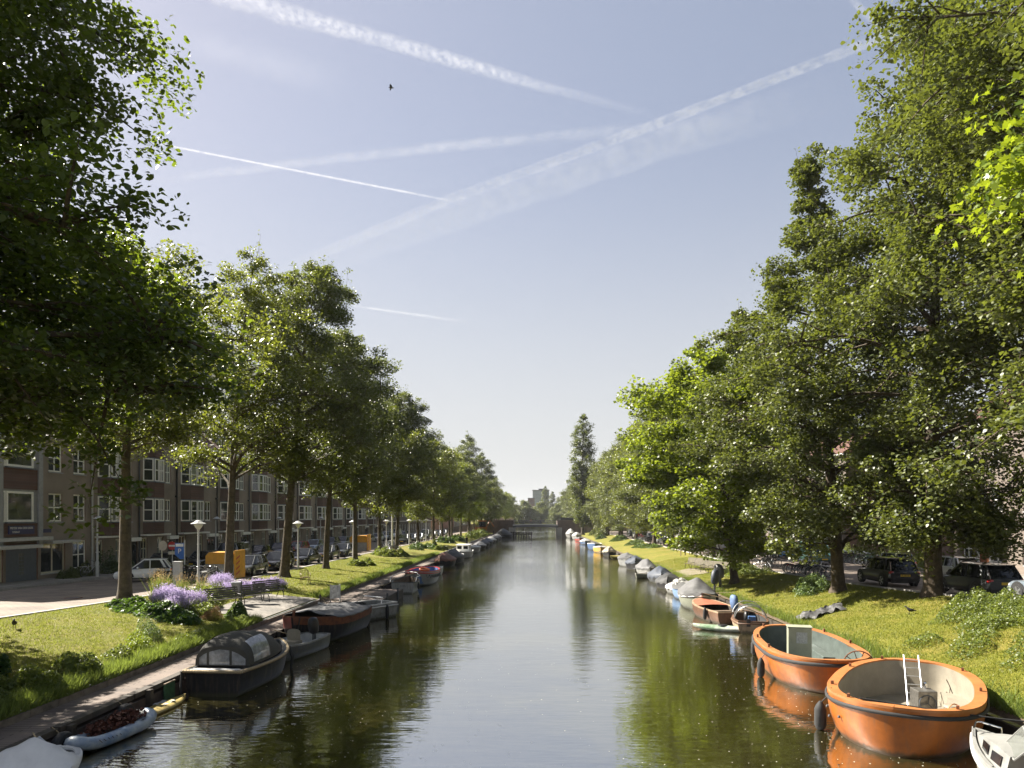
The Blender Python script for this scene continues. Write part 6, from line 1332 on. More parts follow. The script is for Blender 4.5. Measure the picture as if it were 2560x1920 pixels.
e = empty('litter_bin', (-22.0, 80.8, zl(80)), 0, 'dark litter container beside the leaning elm trunk', 'bin'); MB().box(-.45, .45, -.4, .4, 0, 1.1).build('box', M['dgrey'], e, bevel=.03); MB().box(-.5, .5, -.45, .45, 1.105, 1.22).build('lid', M['black'], e)
def bench(x, y, z, deg, label, group, m='dwood'):
    e = empty('park_bench', (x, y, z), R(deg), label, 'bench', group)   # sits facing +x
    b = MB()
    for k in range(4): b.box(.02 + k * .11, .1 + k * .11, -.85, .85, .42, .455)
    b.build('seat', M[m], e); b = MB()
    for k in range(5): b.cbox((-.06 - .035 * k, 0, .52 + .1 * k), (.03, 1.7, .075), 0, 0, R(-18))
    b.build('backrest', M[m], e)
    for yy in (-.7, .7):
        b = MB(); b.tube([(.44, yy, 0), (.4, yy, .3), (.3, yy, .42), (0, yy, .42), (-.05, yy, .5), (-.24, yy, .98)], .022, 6); b.tube([(-.05, yy, .42), (-.1, yy, .2), (-.22, yy, 0)], .022, 6); b.tube([(.42, yy, .42), (.44, yy, .62), (.1, yy, .64), (-.12, yy, .62)], .018, 6); b.build('leg', M['black'], e)
    return e
M['benchwood'] = mat('bench_slats', (.1, .09, .07), .7, var=.3, scale=6); M['palebench'] = mat('pale_bench_slats', (.15, .125, .085), .7, var=.3, scale=6)
GBN = 'benches on the left lawn'
for x, y, d, lb in [(-15.35, 33.4, -38, 'dark slatted bench nearest the lavender, with the bin behind it'), (-14.85, 35.7, -36, 'dark slatted bench in the middle of the row of three'), (-14.9, 37.9, -34, 'dark slatted bench last in the row of three')]: bench(x, y, gl(x, y) + .03, d, lb, GBN, 'benchwood')
bench(-17.4, 84, gl(-17.4, 84), -20, 'wooden bench under the trees beyond the daylilies', GBN, 'benchwood')
for x, y, lb in [(14.5, 60.4, 'pale slatted bench left of the leafy branches by the right path'), (14.4, 62.3, 'pale slatted bench furthest from camera by the right path'), (14.7, 57.6, 'pale slatted bench nearest the maple trunk by the right path'), (14.9, 55.8, 'second pale slatted bench by the maple trunk and ground cover')]:
    bench(x, y, gr(x, y) + .03, 215, lb, 'benches on the right bank', 'palebench')
e = empty('litter_bin', (-15.35, 34.9, gl(-15.3, 35)), 0, 'grey bucket shaped litter bin on a post between the benches', 'bin')
MB().lathe([(.17, .62), (.24, 1.08), (.26, 1.1), (.25, 1.14), (.2, 1.12)], (0, 0, 0), 16).build('bucket', M['grey'], e, smooth=40); MB().tube([(.28, 0, 0), (.28, 0, 1.2)], .03, 6).build('post', M['dgrey'], e)
def armchair(x, y, z, deg, label, m):
    e = empty('armchair', (x, y, z), R(deg), label, 'chair', 'chairs left on the lawn')
    MB().box(-.25, .25, -.27, .27, .42, .46).build('seat', M[m], e)
    b = MB()
    for k in range(5): b.tube([(-.25, -.2 + k * .1, .46), (-.34, -.2 + k * .1, .95)], .016, 5)
    b.tube([(-.25, -.27, .46), (-.34, -.27, .8), (-.36, -.15, 1.0), (-.36, .15, 1.0), (-.34, .27, .8), (-.25, .27, .46)], .022, 6); b.build('backrest', M[m], e)
    for sg in (1, -1):
        MB().tube([(-.3, sg * .29, .7), (.1, sg * .3, .72), (.27, sg * .3, .64), (.2, sg * .28, .46)], .022, 6).build('armrest', M[m], e)
        for lx in (-.3, .28): MB().tube([(lx * .8, sg * .25, .44), (lx * 1.15, sg * .28, 0)], .024, 6).build('leg', M[m], e)
M['cane'] = mat('cane', (.22, .15, .07), .5, var=.3, scale=9)
armchair(-15.65, 46.2, gl(-15.65, 46.2), -60, 'curved cane armchair standing alone on the left lawn', 'cane'); armchair(-16.4, 78.5, gl(-16.4, 78.5), -50, 'wooden armchair beside the round daylily clump', 'cane')
e = empty('notice_board', (-11.85, 40.2, .52), R(35), 'weathered white notice board standing on the walkway by the jetty', 'sign')
for xx in (-.28, .28): MB().box(xx - .03, xx + .03, -.03, .03, 0, 1.02).build('leg', M['lgrey'], e)
MB().box(-.25, .25, -.02, .02, .2, .98).build('board', mat('worn_white_panel', (.6, .6, .58), .5, var=.5, scale=5), e)
e = empty('work_machine', (-15.4, 189, .9), R(20), 'orange work machine parked under the trees by the left bridge end', 'machine')
MB().box(-1.6, 1.6, -.9, .9, .8, 1.9).build('chassis', M['hullred'] if False else M['orange'], e, bevel=.05); MB().box(-.4, 1.2, -.8, .8, 1.92, 3.4).build('cab', M['carglass'], e, bevel=.05); MB().box(-.6, 1.4, -.9, .9, 3.42, 3.7).build('cab_roof', M['orange'], e); MB().tube([(1.4, 0, 1.5), (2.6, 0, 3.6), (3.8, 0, 2.0)], .2, 6).build('arm', M['orange'], e)
for yy in (-.8, .8):
    b = MB(); b.tube([(-1.6, yy, .4), (-1.3, yy, .75), (1.3, yy, .75), (1.6, yy, .4), (1.3, yy, .05), (-1.3, yy, .05)], .25, 6, closed=True); b.build('track', M['rubber'], e)
# crumpled tarpaulin on the right bank
b = MB(); rows = []
for i in range(17):
    rows.append([(12.55 + .12 * i + .1 * math.sin(j * 1.3), 31.9 + .11 * j + .08 * math.sin(i * 1.1), gr(12.6 + .12 * i, 32) + .1 + .13 * math.sin(i * 1.4 + j * .7) * math.sin(j * 1.1 + i * .4) + .1 * math.sin(i * .5) * math.sin(j * .28)) for j in range(12)])
b.grid(rows); tag(b.build('tarpaulin', M['tarpdark'], smooth=50), 'crumpled black and grey tarpaulin lying on the right grass bank', 'tarpaulin')

# ------------------------------------------------------------------ people
def person(x, y, z, deg, label, top, legs, hair, h=1.75, skin=(.4, .24, .17), step=.16, arm=.12):
    m = bpy.data.materials.new('clothed_figure'); nt, N, L = nodes_of(m)
    out = N.new('ShaderNodeOutputMaterial'); p = N.new('ShaderNodeBsdfPrincipled'); L.new(p.outputs[0], out.inputs[0])
    tc = N.new('ShaderNodeTexCoord'); sx = N.new('ShaderNodeSeparateXYZ'); L.new(tc.outputs['Object'], sx.inputs[0]); dv = N.new('ShaderNodeMath'); dv.operation = 'DIVIDE'; dv.inputs[1].default_value = 1.8; L.new(sx.outputs['Z'], dv.inputs[0])
    cr = N.new('ShaderNodeValToRGB'); cr.color_ramp.interpolation = 'CONSTANT'; el = cr.color_ramp.elements
    el[0].position = 0; el[0].color = (.02, .02, .02, 1); el[1].position = .05; el[1].color = (*legs, 1)
    for ps, c in ((.53, top), (.835, skin)): q = el.new(ps); q.color = (*c, 1)
    L.new(dv.outputs[0], cr.inputs[0]); L.new(cr.outputs[0], p.inputs['Base Color']); p.inputs['Roughness'].default_value = .8
    s = h / 1.75
    V = [((0, 0, .95), .15), ((0, 0, 1.15), .13), ((.0, 0, 1.36), .16), ((0, 0, 1.48), .07), ((.01, 0, 1.55), .075), ((.015, 0, 1.64), .1), ((.01, 0, 1.73), .07),
         ((0, .09, .88), .1), ((step * .5, .1, .48), .065), ((step * .6 - .05, .1, .08), .045), ((step * .6 + .12, .1, .03), .035),
         ((0, -.09, .88), .1), ((-step * .3, -.1, .48), .065), ((-step * .9, -.1, .08), .045), ((-step * .9 + .15, -.1, .03), .035),
         ((0, .19, 1.4), .06), ((-.03, .24, 1.12), .045), ((arm, .23, .9), .035), ((arm + .04, .22, .8), .035),
         ((0, -.19, 1.4), .06), ((.02, -.24, 1.12), .045), ((arm + .04, -.22, .92), .035), ((arm + .09, -.2, .83), .035)]
    E = [(0, 1), (1, 2), (2, 3), (3, 4), (4, 5), (5, 6), (0, 7), (7, 8), (8, 9), (9, 10), (0, 11), (11, 12), (12, 13), (13, 14), (2, 15), (15, 16), (16, 17), (17, 18), (2, 19), (19, 20), (20, 21), (21, 22)]
    me = bpy.data.meshes.new('person'); me.from_pydata([v for v, _ in V], E, []); me.materials.append(m)
    o = bpy.data.objects.new('person', me); COL.objects.link(o); md = o.modifiers.new('skin', 'SKIN')
    for i, (_, r) in enumerate(V): me.skin_vertices[0].data[i].radius = (r, r)
    me.skin_vertices[0].data[0].use_root = True; o.modifiers.new('sub', 'SUBSURF').levels = 2; o.modifiers['sub'].render_levels = 2
    o.location = (x, y, z); o.rotation_euler = (0, 0, R(deg)); o.scale = (s,) * 3; tag(o, label, 'person')
    MB().ball((-.005, 0, 1.675), (.115, .105, .105), 12, 8).build('hair', mat('hair', hair, .7), o, smooth=60)
    b = MB(); b.ball((.125, 0, 1.63), (.02, .014, .02), 6, 4); b.build('nose', M['skin'], o)
    return o
person(-11.95, 117, .52, 90, 'person in black walking away along the left walkway', (.012, .012, .014), (.012, .012, .014), (.02, .015, .01))
person(-25.0, 71.5, zl(71) + .05, -100, 'person in a white shirt standing between the parked cars', (.6, .6, .6), (.03, .03, .05), (.02, .015, .01))
person(-11.6, 184, .52, 40, 'person in dark clothes standing at the quay before the bridge', (.02, .02, .025), (.03, .03, .03), (.02, .015, .01))
person(-1.6, 204.5, 3.25, 180, 'person in an orange brown top crossing the far bridge', (.3, .13, .06), (.05, .05, .07), (.05, .03, .02))
person(1.2, 205.2, 3.25, 0, 'person in dark clothes crossing the far bridge', (.03, .04, .05), (.05, .05, .07), (.05, .03, .02))
# ------------------------------------------------------------------ plants
LM['grassblade'] = leaf_mat('grass_blade', (.09, .112, .01), (.22, .225, .026), (.32, .36, .05), .35, .5, .3)
LM['tallgrass'] = leaf_mat('tall_grass', (.07, .11, .02), (.19, .23, .06), (.3, .38, .06), .35, .5, .3)
LM['plume'] = leaf_mat('grass_plume', (.3, .2, .08), (.45, .33, .16), (.45, .33, .15), .35, .7, .2)
LM['lavender'] = leaf_mat('lavender_flower', (.34, .28, .46), (.62, .55, .72), (.55, .45, .7), .3, .7, .2)
LM['brownfluff'] = leaf_mat('brown_fluff', (.24, .14, .07), (.36, .24, .13), (.35, .22, .1), .3, .8, .2)
LM['broad'] = leaf_mat('broad_leaf', (.016, .045, .012), (.05, .1, .025), (.15, .26, .03), .28, .45, .5)
LM['hosta'] = leaf_mat('hosta_leaf', (.05, .09, .03), (.13, .19, .06), (.22, .3, .06), .3, .5, .4)
nrg = np.random.default_rng(3)
zg = lambda x, y: gl(x, y) if -19.85 < x < -12.7 else .7 if -12.7 <= x < -12.5 else (gr(x, y) if 12 <= x < 18.1 else (zl(y) if x < 0 else zr(y)))
zgv = np.vectorize(zg)
# lawns: short blades, nobody could count them
def lawn_blades(name, label, xr, yr, n, h, m, w=.012, dens=None):
    x = nrg.uniform(*xr, n); y = yr[0] + (yr[1] - yr[0]) * nrg.random(n) ** 1.7
    if dens is not None: k = dens(x, y); x, y = x[k], y[k]
    pos = np.stack([x, y, zgv(x, y) - .005], 1); V = blades(pos, h, .5, nrg, w)
    o = link(name, poly_mesh(name, V, 3, LM[m])); tag(o, label, 'grass', kind='stuff'); return o
notpath = lambda x, y: ~((x > -15.7) & (y > 31.5) & (y < 39.7))
lawn_blades('grass', 'short sunlit grass of the left lawn', (-19.8, -12.75), (13, 75), 150000, .075, 'grassblade', .011, notpath)
lawn_blades('grass', 'short sunlit grass of the right bank', (12.1, 18.0), (15, 75), 150000, .075, 'grassblade', .011)
x = np.concatenate([-12.62 - np.abs(nrg.normal(0, .32, 34000)), 12.1 + np.abs(nrg.normal(0, .25, 12000))]); y = 14 + 75 * nrg.random(len(x)) ** 1.4
k = ~((x < 0) & (y > 31.5) & (y < 40)); x, y = x[k], y[k]
o = link('grass', poly_mesh('grass', blades(np.stack([x, y, zgv(x, y)], 1), .3, .4, nrg, .016), 3, LM['tallgrass'])); tag(o, 'long unmown grass along the quay kerb and the bank edge', 'grass', kind='stuff')
def weeds(name, label, cat, pts, n, size, lm, group=None, kind='thing', rad=None, up=.35, shape='kite', stems=True, aspect=.62, flat=1.0):
    """a plant: leaves through a rounded volume over (x,y,radius,height) lobes, on thin stems"""
    C = []; S = []
    x0 = sum(p[0] for p in pts) / len(pts); y0 = sum(p[1] for p in pts) / len(pts); z0 = zg(x0, y0)
    tot = sum(p[2] ** 2 * p[3] for p in pts)
    for px, py, r, hh in pts:
        k = max(8, int(n * r * r * hh / tot)); a = nrg.uniform(0, 6.283, k); q = np.sqrt(nrg.random(k)); u = nrg.random(k) ** .75
        rr_ = q * r * (1 - .35 * u); X = px + rr_ * np.cos(a); Y = py + rr_ * np.sin(a); lump = .75 + .35 * np.sin(X * 5.1 + 1) * np.sin(Y * 4.3)
        Z = zgv(X, Y) + u * hh * np.sqrt(np.maximum(0, 1 - (q * .93) ** 2)) * lump + .02
        C.append(np.stack([X - x0, Y - y0, Z - z0], 1))
        m_ = max(4, k // 14); i = nrg.integers(0, k, m_); top = C[-1][i]; base = top.copy(); base[:, :2] *= .92; base[:, 2] = zgv(base[:, 0] + x0, base[:, 1] + y0) - z0; S.append((base, top))
    P = np.concatenate(C); me = leaf_mesh('leaves', P, size, LM[lm], nrg, up=up, shape=shape, aspect=aspect)
    if kind == 'stuff':
        o = link(name, me); o.location = (x0, y0, z0); tag(o, label, cat, group, 'stuff'); return o
    e = empty(name, (x0, y0, z0), 0, label, cat, group); link('leaves', me, e)
    V = []
    for base, top in S:
        d = np.zeros_like(base); d[:, 0] = .008; V.append(np.stack([base - d, base + d, top], 1).reshape(-1, 3))
    link('stems', poly_mesh('stems', np.concatenate(V), 3, LM['tallgrass']), e)
    return e
def lavender(name, label, lobes, n, h, group=None):
    x0, y0 = lobes[0][0], lobes[0][1]; z0 = zg(x0, y0); e = empty(name, (x0, y0, z0), 0, label, 'lavender', group)
    X = []; 
    tot = sum(r * r for _, _, r in lobes)
    for px, py, r in lobes:
        k = int(n * r * r / tot); a = nrg.uniform(0, 6.283, k); q = np.sqrt(nrg.random(k)) * r; X.append(np.stack([px + q * np.cos(a), py + q * np.sin(a), 1 - .5 * (q / r) ** 2], 1))
    X = np.concatenate(X); base = np.stack([X[:, 0] - x0, X[:, 1] - y0, zgv(X[:, 0], X[:, 1]) - z0], 1); hh = h * X[:, 2] * nrg.uniform(.75, 1.15, len(X))
    link('leaves', poly_mesh('leaves', blades(base, h * .62, .45, nrg, .02), 3, LM['tallgrass']), e)
    lean = nrg.normal(0, .2, (len(X), 2)); P = []
    for t in np.linspace(.68, 1.0, 5): p = base.copy(); p[:, :2] += lean * (hh * t)[:, None]; p[:, 2] += hh * t; P.append(p + nrg.normal(0, .012, p.shape))
    link('flowers', leaf_mesh('flowers', np.concatenate(P), .05, LM['lavender'], nrg, up=.2, aspect=.8), e)
    return e
GF_ = 'plants of the left flower bed'
lavender('lavender_bush', 'big purple lavender bush right of the nearest straight trunk', [(-17.3, 32.2, .75), (-16.6, 31.6, .7), (-17.9, 33.0, .5), (-16.2, 30.8, .45), (-16.0, 32.2, .4)], 3600, .9, GF_)
lavender('lavender_bush', 'long pale lavender border behind the benches', [(-16.9, 39.5, .8), (-16.6, 41.2, .8), (-16.3, 42.6, .7), (-17.3, 38.3, .7)], 2600, .7, GF_)
lavender('lavender_bush', 'thin pale lavender around the foot of the leaning elm', [(-19.2, 41.6, .7), (-18.7, 40.6, .6)], 1200, .8, GF_)
weeds('leafy_shrub', 'low dark glossy shrub spreading under the lavender', 'shrub', [(-17.6, 30.2, 1.1, .62), (-16.3, 29.6, 1.1, .7), (-15.2, 29.0, .95, .62), (-18.6, 30.7, .7, .45), (-14.6, 28.6, .6, .45)], 7500, .13, 'broad', GF_, aspect=.8)
weeds('leafy_shrub', 'lush light green herb bed between the lavender and the benches', 'shrub', [(-16.2, 33.2, 1.0, .85), (-16.9, 35.0, 1.1, .8), (-17.2, 37, 1.1, .75), (-15.2, 31.2, .8, .7), (-18.3, 36, 1.0, .7)], 11000, .075, 'weed', GF_)
weeds('leafy_shrub', 'broad leaved green plant at the near end of the bench paving', 'plant', [(-13.6, 31.0, .55, .75)], 420, .2, 'hosta', GF_, aspect=.9)
weeds('dry_plant', 'fluffy reddish brown plant by the near end of the bench paving', 'plant', [(-14.35, 30.2, .55, .7)], 3400, .035, 'brownfluff', GF_)
def tuft(x, y, n, h, label, plume=True, group=GF_):
    z0 = zg(x, y); e = empty('ornamental_grass', (x, y, z0), 0, label, 'grass plant', group)
    a = nrg.uniform(0, 6.283, n); q = np.sqrt(nrg.random(n)) * .32; p = np.stack([q * np.cos(a), q * np.sin(a), np.zeros(n)], 1); V = blades(p, h, .2, nrg, .013); link('leaves', poly_mesh('leaves', V, 3, LM['tallgrass']), e)
    if plume: T = V.reshape(-1, 3, 3)[: n // 4, 2]; P = np.concatenate([T * f for f in (.98, 1.06, 1.14, 1.22)]) + nrg.normal(0, .015, (4 * len(T), 3)); link('plumes', leaf_mesh('plumes', P, .07, LM['plume'], nrg, up=0, aspect=.35, droop=-1), e)
tuft(-19.0, 34.4, 420, 1.05, 'tall ornamental grass with tan plumes right behind the nearest trunk'); tuft(-18.2, 35.0, 380, .95, 'second tall plumed grass, before the grey cabinet'); tuft(-18.0, 36.6, 300, .8, 'plumed grass between the cabinet and the nearest lamp'); tuft(-19.4, 35.6, 260, 1.0, 'thin plumed grass at the kerb before the bicycles')
weeds('tall_weed', 'grey green thistle like weed alone on the left lawn', 'weed', [(-14.5, 25.4, .45, 1.0), (-14.0, 24.9, .4, 1.0)], 1500, .055, 'hosta')
weeds('tall_weed', 'yellow flowering weed at the foot of the grey green weed', 'weed', [(-13.7, 23.6, .6, .5), (-14.2, 24.2, .4, .5)], 2200, .05, 'brightmaple')
weeds('tall_weed', 'dark upright weed spike rising from the shaded corner', 'weed', [(-14.55, 18.6, .22, 1.25)], 260, .13, 'broad')
weeds('undergrowth', 'shaded leafy weeds along the kerb in the near left corner', 'weeds', [(-13.4, 16.5, .8, .7), (-13.3, 18.2, .8, .75), (-13.5, 20.2, .8, .75), (-14.2, 17.6, .8, .6), (-13.4, 22, .6, .5), (-15.2, 17.2, .8, .45), (-13.3, 14.8, .8, .7)], 15000, .075, 'weed', kind='stuff')
weeds('undergrowth', 'long grass and weeds along the sunny kerb before the flower bed', 'weeds', [(-13.1, 25.5 + .8 * i, .42, .42) for i in range(7)], 5000, .06, 'weed', kind='stuff')
weeds('undergrowth', 'lush light green weeds covering the near right bank', 'weeds', [(15.6 + (i * 37 % 10) * .27, 17.5 + i * .62, .95 + .15 * (i % 3), .55 + .15 * (i % 2)) for i in range(16)] + [(13.6 + (i * 23 % 10) * .22, 16.5 + i * .75, .8, .4 + .1 * (i % 2)) for i in range(11)] + [(17.2, 19 + i, .9, .8) for i in range(9)], 52000, .07, 'weed', kind='stuff')
weeds('leafy_shrub', 'rounded glossy shrub against the trunk of the spire topped alder', 'shrub', [(15.6, 39.3, .9, .95), (16.2, 40.4, 1.0, 1.1), (15.1, 38.2, .7, .75), (16.1, 38.6, .7, .9)], 5200, .1, 'hosta', 'low plants on the right bank')
weeds('leafy_shrub', 'low ground cover bed between the maple and the conical alder', 'shrub', [(15.6, 52.5, 1.3, .7), (16.6, 54, 1.4, .75), (15.2, 55.5, 1.2, .7), (17.2, 51.8, 1, .6), (16.9, 56.5, 1.2, .8)], 9000, .085, 'weed', 'low plants on the right bank')
weeds('leafy_shrub', 'tall pale reeds and shrubs beside the pale benches', 'shrub', [(16.4, 60.5, 1.1, 1.5), (17.0, 58.6, .9, 1.4), (15.9, 63.5, 1.0, 1.2)], 4200, .09, 'hosta', 'low plants on the right bank')
def mound(name, label, lobes, n, size, lm, group, aspect=.3, cat='plant'): return weeds(name, label, cat, lobes, n, size, lm, group, aspect=aspect)
GMl, GMr = 'low plants on the left lawn', 'low plants on the right bank'
mound('daylily_clump', 'spiky daylily clump right of the slender dark elm trunk', [(-16.6, 63.2, 1.0, .75), (-15.9, 64.4, .9, .7)], 2600, .22, 'weed', GMl)
mound('daylily_clump', 'large rounded daylily clump beyond the leaning elm', [(-17.1, 78, 1.5, 1.1), (-15.9, 79, 1.4, 1.05), (-18.2, 79.5, 1.2, 1)], 4200, .26, 'weed', GMl)
mound('leafy_shrub', 'garden bed of mixed low shrubs past the straight trunk', [(-17, 98, 1.6, 1.0), (-15.6, 99.5, 1.4, .9), (-16.5, 94, 1.2, .8), (-14.6, 97, 1, .8)], 4000, .16, 'shrub', GMl, .6, 'shrub')
mound('conical_shrub', 'small dark conical conifer in the left garden bed', [(-14.9, 100.5, .75, 1.2), (-14.9, 100.5, .55, 2.0), (-14.9, 100.5, .3, 2.6)], 2200, .12, 'dark', GMl, .4, 'shrub')
mound('leafy_shrub', 'bright leafy plants in front of the conical conifer', [(-13.8, 96.5, .9, .8), (-13.5, 98.8, .9, .8)], 2000, .2, 'weed', GMl, .8, 'shrub')
mound('leafy_shrub', 'dark round bush beyond the conical conifer', [(-15.6, 120, 1.7, 1.4), (-16.8, 121.5, 1.4, 1.2)], 2600, .22, 'shrub', GMl, .6, 'shrub')
mound('leafy_shrub', 'bushy plants behind the dark round bush', [(-14.6, 131, 1.5, 1.2), (-15.6, 134, 1.6, 1.3)], 2400, .24, 'shrub', GMl, .6, 'shrub')
mound('wild_plants', 'tall yellow green wild plants on the bank before the bridge', [(-14.2, 148 + 5 * i, 2.0, 1.8) for i in range(8)], 7000, .3, 'weed', GMl, .4, 'plants')
mound('hosta_bed', 'low pale hosta bed around the straight right trunk', [(16.6, 100, 1.5, .6), (15.6, 103, 1.4, .6), (17, 97.5, 1.2, .55)], 2600, .25, 'hosta', GMr, .8)
mound('hosta_bed', 'reddish grass bed behind the hostas', [(15.8, 112, 1.6, .7), (16.8, 115, 1.6, .7)], 2400, .25, 'hosta', GMr, .4)
mound('leafy_shrub', 'pale green round shrub further along the right bank', [(15.6, 131, 1.7, 1.1), (16.6, 133, 1.5, 1)], 2000, .28, 'hosta', GMr, .6, 'shrub')
mound('leafy_shrub', 'small dark clipped bush on the far right bank', [(14.2, 150, 1.4, 1.1)], 1200, .25, 'shrub', GMr, .6, 'shrub')
mound('leafy_shrub', 'tall greyish bushes at the far end of the right bank', [(15.2, 160, 1.9, 2.2), (15.8, 168, 2, 2.4), (15, 177, 1.8, 2)], 3600, .3, 'willow', GMr, .6, 'shrub')
GFH = 'front garden shrubs before the left houses'
for x, y, r, h, lm, lb in [(-32.2, 46.9, .8, 1.0, 'willow', 'pale rounded shrub below the corner shop window'), (-32.3, 48.6, .8, 1.5, 'dark', 'dark shrub below the ground floor window of the corner building'), (-32.2, 51.2, .9, 2.3, 'shrub', 'tall dark shrub climbing beside the first drainpipe'), (-32.2, 53.4, .9, 1.7, 'shrub', 'shrub with red flowers before the first terraced house'), (-32.3, 60.5, .6, 1.8, 'dark', 'slim dark shrub beside the second house door')]:
    e = weeds('front_shrub', lb, 'shrub', [(x, y, r, h), (x, y + .5, r * .8, h * .8)], 2200, .11, lm, GFH)
# hedge and garden tree across the right street
weeds('hedge', 'rough green hedge behind the far right bicycle rack', 'hedge', [(31.6 + .5 * (i % 2), 56 + 1.1 * i, 1.0, 1.5 + .25 * (i % 3)) for i in range(14)], 12000, .11, 'weed', None)
t = make_tree(61, 4.6, 1.9, [(0, .9), (.3, 1.6), (.7, 1.3), (1, .3)], (0, 0), 2600, .16, 'brightmaple', .09, 12, .2, clump=.3, sub=5, offset=(-.8, 0)); put_tree('small_tree', t, 32.6, 61.5, zr(61), 'small yellow green tree spreading before the dark end wall')
t = make_tree(62, 4.2, 1.6, [(0, .5), (.5, .7), (1, .15)], (0, 0), 900, .13, 'elm', .04, 9, .5, clump=.25, sub=4); e = put_tree('sapling', t, 17.0, 78, zg(17, 78), 'thin staked sapling on the right lawn')
b = MB(); b.tube([(.5, 0, -.1), (.5, 0, 1.7)], .05, 6); b.tube([(-.5, 0, -.1), (-.5, 0, 1.7)], .05, 6); b.build('stakes', M['wood'], e)
# ivy on the trunk
mound('ivy', 'ivy climbing the trunk of the tall dark topped right tree', [(18.2, 91.6, .7, 3.2), (18.2, 91.6, .6, 4.2)], 1500, .18, 'maple', None, .9)

# ------------------------------------------------------------------ birds
def ground_bird(x, y, deg, label):
    e = empty('bird', (x, y, zg(x, y)), R(deg), label, 'bird'); b = MB(); rows = []
    for px, pz, r in [(-.26, .2, .012), (-.17, .2, .03), (-.08, .2, .062), (.0, .22, .075), (.07, .26, .06), (.1, .31, .036), (.125, .345, .038), (.155, .345, .024), (.17, .342, .012), (.2, .335, .004)]:
        rows.append([(px, r * math.cos(t), pz + r * math.sin(t)) for t in [2 * math.pi * k / 10 for k in range(10)]])
    b.grid(rows, closed=True); b.tube([(.0, .03, .18), (.01, .03, .01)], .008, 5); b.tube([(.0, -.03, .18), (.03, -.03, .01)], .008, 5); b.build('body', M['rubber'], e, smooth=60)
    b = MB(); b.ball((-.05, .055, .22), (.12, .02, .045), 8, 5); b.ball((-.05, -.055, .22), (.12, .02, .045), 8, 5); b.build('wings', M['black'], e, smooth=60)
ground_bird(-18.2, 23.8, -60, 'black crow standing on the left lawn'); ground_bird(15.3, 28.0, 150, 'small dark bird on the right bank below the big alder')
def flying(px, py, Y, span, label, rz):
    e = empty('bird', ((px - 1341) / 1707 * Y, Y, 5.5 + (1293 - py) / 1707 * Y), rz, label, 'bird', None)
    b = MB(); rows = []
    for q, r in [(-.5, .01), (-.3, .05), (0, .09), (.25, .07), (.38, .05), (.5, .01)]: rows.append([(q * span * .5, r * span * .6 * math.cos(t), r * span * .6 * math.sin(t)) for t in [2 * math.pi * k / 8 for k in range(8)]])
    b.grid(rows, closed=True); b.build('body', M['rubber'], e, smooth=60)
    for sg in (1, -1): b = MB(); b.add([(.12 * span, 0, .02), (.02 * span, sg * .28 * span, .07 * span), (-.1 * span, sg * .5 * span, .02 * span), (-.14 * span, sg * .2 * span, .03 * span), (-.12 * span, 0, 0)], [(0, 1, 2, 3, 4)]); b.build('wing', M['black'], e)
flying(978, 219, 70, 1.2, 'dark bird gliding high in the sky left of centre', .2); flying(1002, 211, 110, .3, 'tiny dark bird just right of the gliding one', 1.0); flying(1459, 671, 120, .35, 'tiny dark bird above the canal in the lower sky', 2.0)

# ------------------------------------------------------------------ contrails, high up as real trails of ice cloud
def contrail_mat(dens, scale, streak, edge=1.6):
    m = bpy.data.materials.new('contrail_ice'); nt, N, L = nodes_of(m)
    out = N.new('ShaderNodeOutputMaterial'); d = N.new('ShaderNodeBsdfDiffuse'); t = N.new('ShaderNodeBsdfTranslucent'); tr = N.new('ShaderNodeBsdfTransparent')
    for n in (d, t): n.inputs['Color'].default_value = (.95, .95, .96, 1)
    ad = N.new('ShaderNodeMixShader'); ad.inputs[0].default_value = .5; L.new(d.outputs[0], ad.inputs[1]); L.new(t.outputs[0], ad.inputs[2])
    lw = N.new('ShaderNodeLayerWeight'); lw.inputs['Blend'].default_value = .5
    inv = N.new('ShaderNodeMath'); inv.operation = 'SUBTRACT'; inv.inputs[0].default_value = 1; L.new(lw.outputs['Facing'], inv.inputs[1])
    pw = N.new('ShaderNodeMath'); pw.operation = 'POWER'; pw.inputs[1].default_value = edge; L.new(inv.outputs[0], pw.inputs[0])
    tc = N.new('ShaderNodeTexCoord'); no = N.new('ShaderNodeTexNoise'); no.inputs['Scale'].default_value = scale; no.inputs['Detail'].default_value = 7; no.inputs['Roughness'].default_value = .65; L.new(tc.outputs['Object'], no.inputs['Vector'])
    cr = N.new('ShaderNodeValToRGB'); cr.color_ramp.elements[0].position = .5 - streak; cr.color_ramp.elements[1].position = .62; cr.color_ramp.elements[0].color = (.12, .12, .12, 1); L.new(no.outputs['Fac'], cr.inputs[0])
    mu = N.new('ShaderNodeMath'); mu.operation = 'MULTIPLY'; L.new(pw.outputs[0], mu.inputs[0]); L.new(cr.outputs[0], mu.inputs[1])
    mv = N.new('ShaderNodeMath'); mv.operation = 'MULTIPLY'; mv.inputs[1].default_value = dens; L.new(mu.outputs[0], mv.inputs[0])
    fa = N.new('ShaderNodeAttribute'); fa.attribute_name = 'fade'; mf = N.new('ShaderNodeMath'); mf.operation = 'MULTIPLY'; L.new(mv.outputs[0], mf.inputs[0]); L.new(fa.outputs['Fac'], mf.inputs[1])
    mx = N.new('ShaderNodeMixShader'); L.new(mf.outputs[0], mx.inputs[0]); L.new(tr.outputs[0], mx.inputs[1]); L.new(ad.outputs[0], mx.inputs[2]); L.new(mx.outputs[0], out.inputs[0])
    m.use_transparent_shadow = True
    return m
ALT = 2500.0
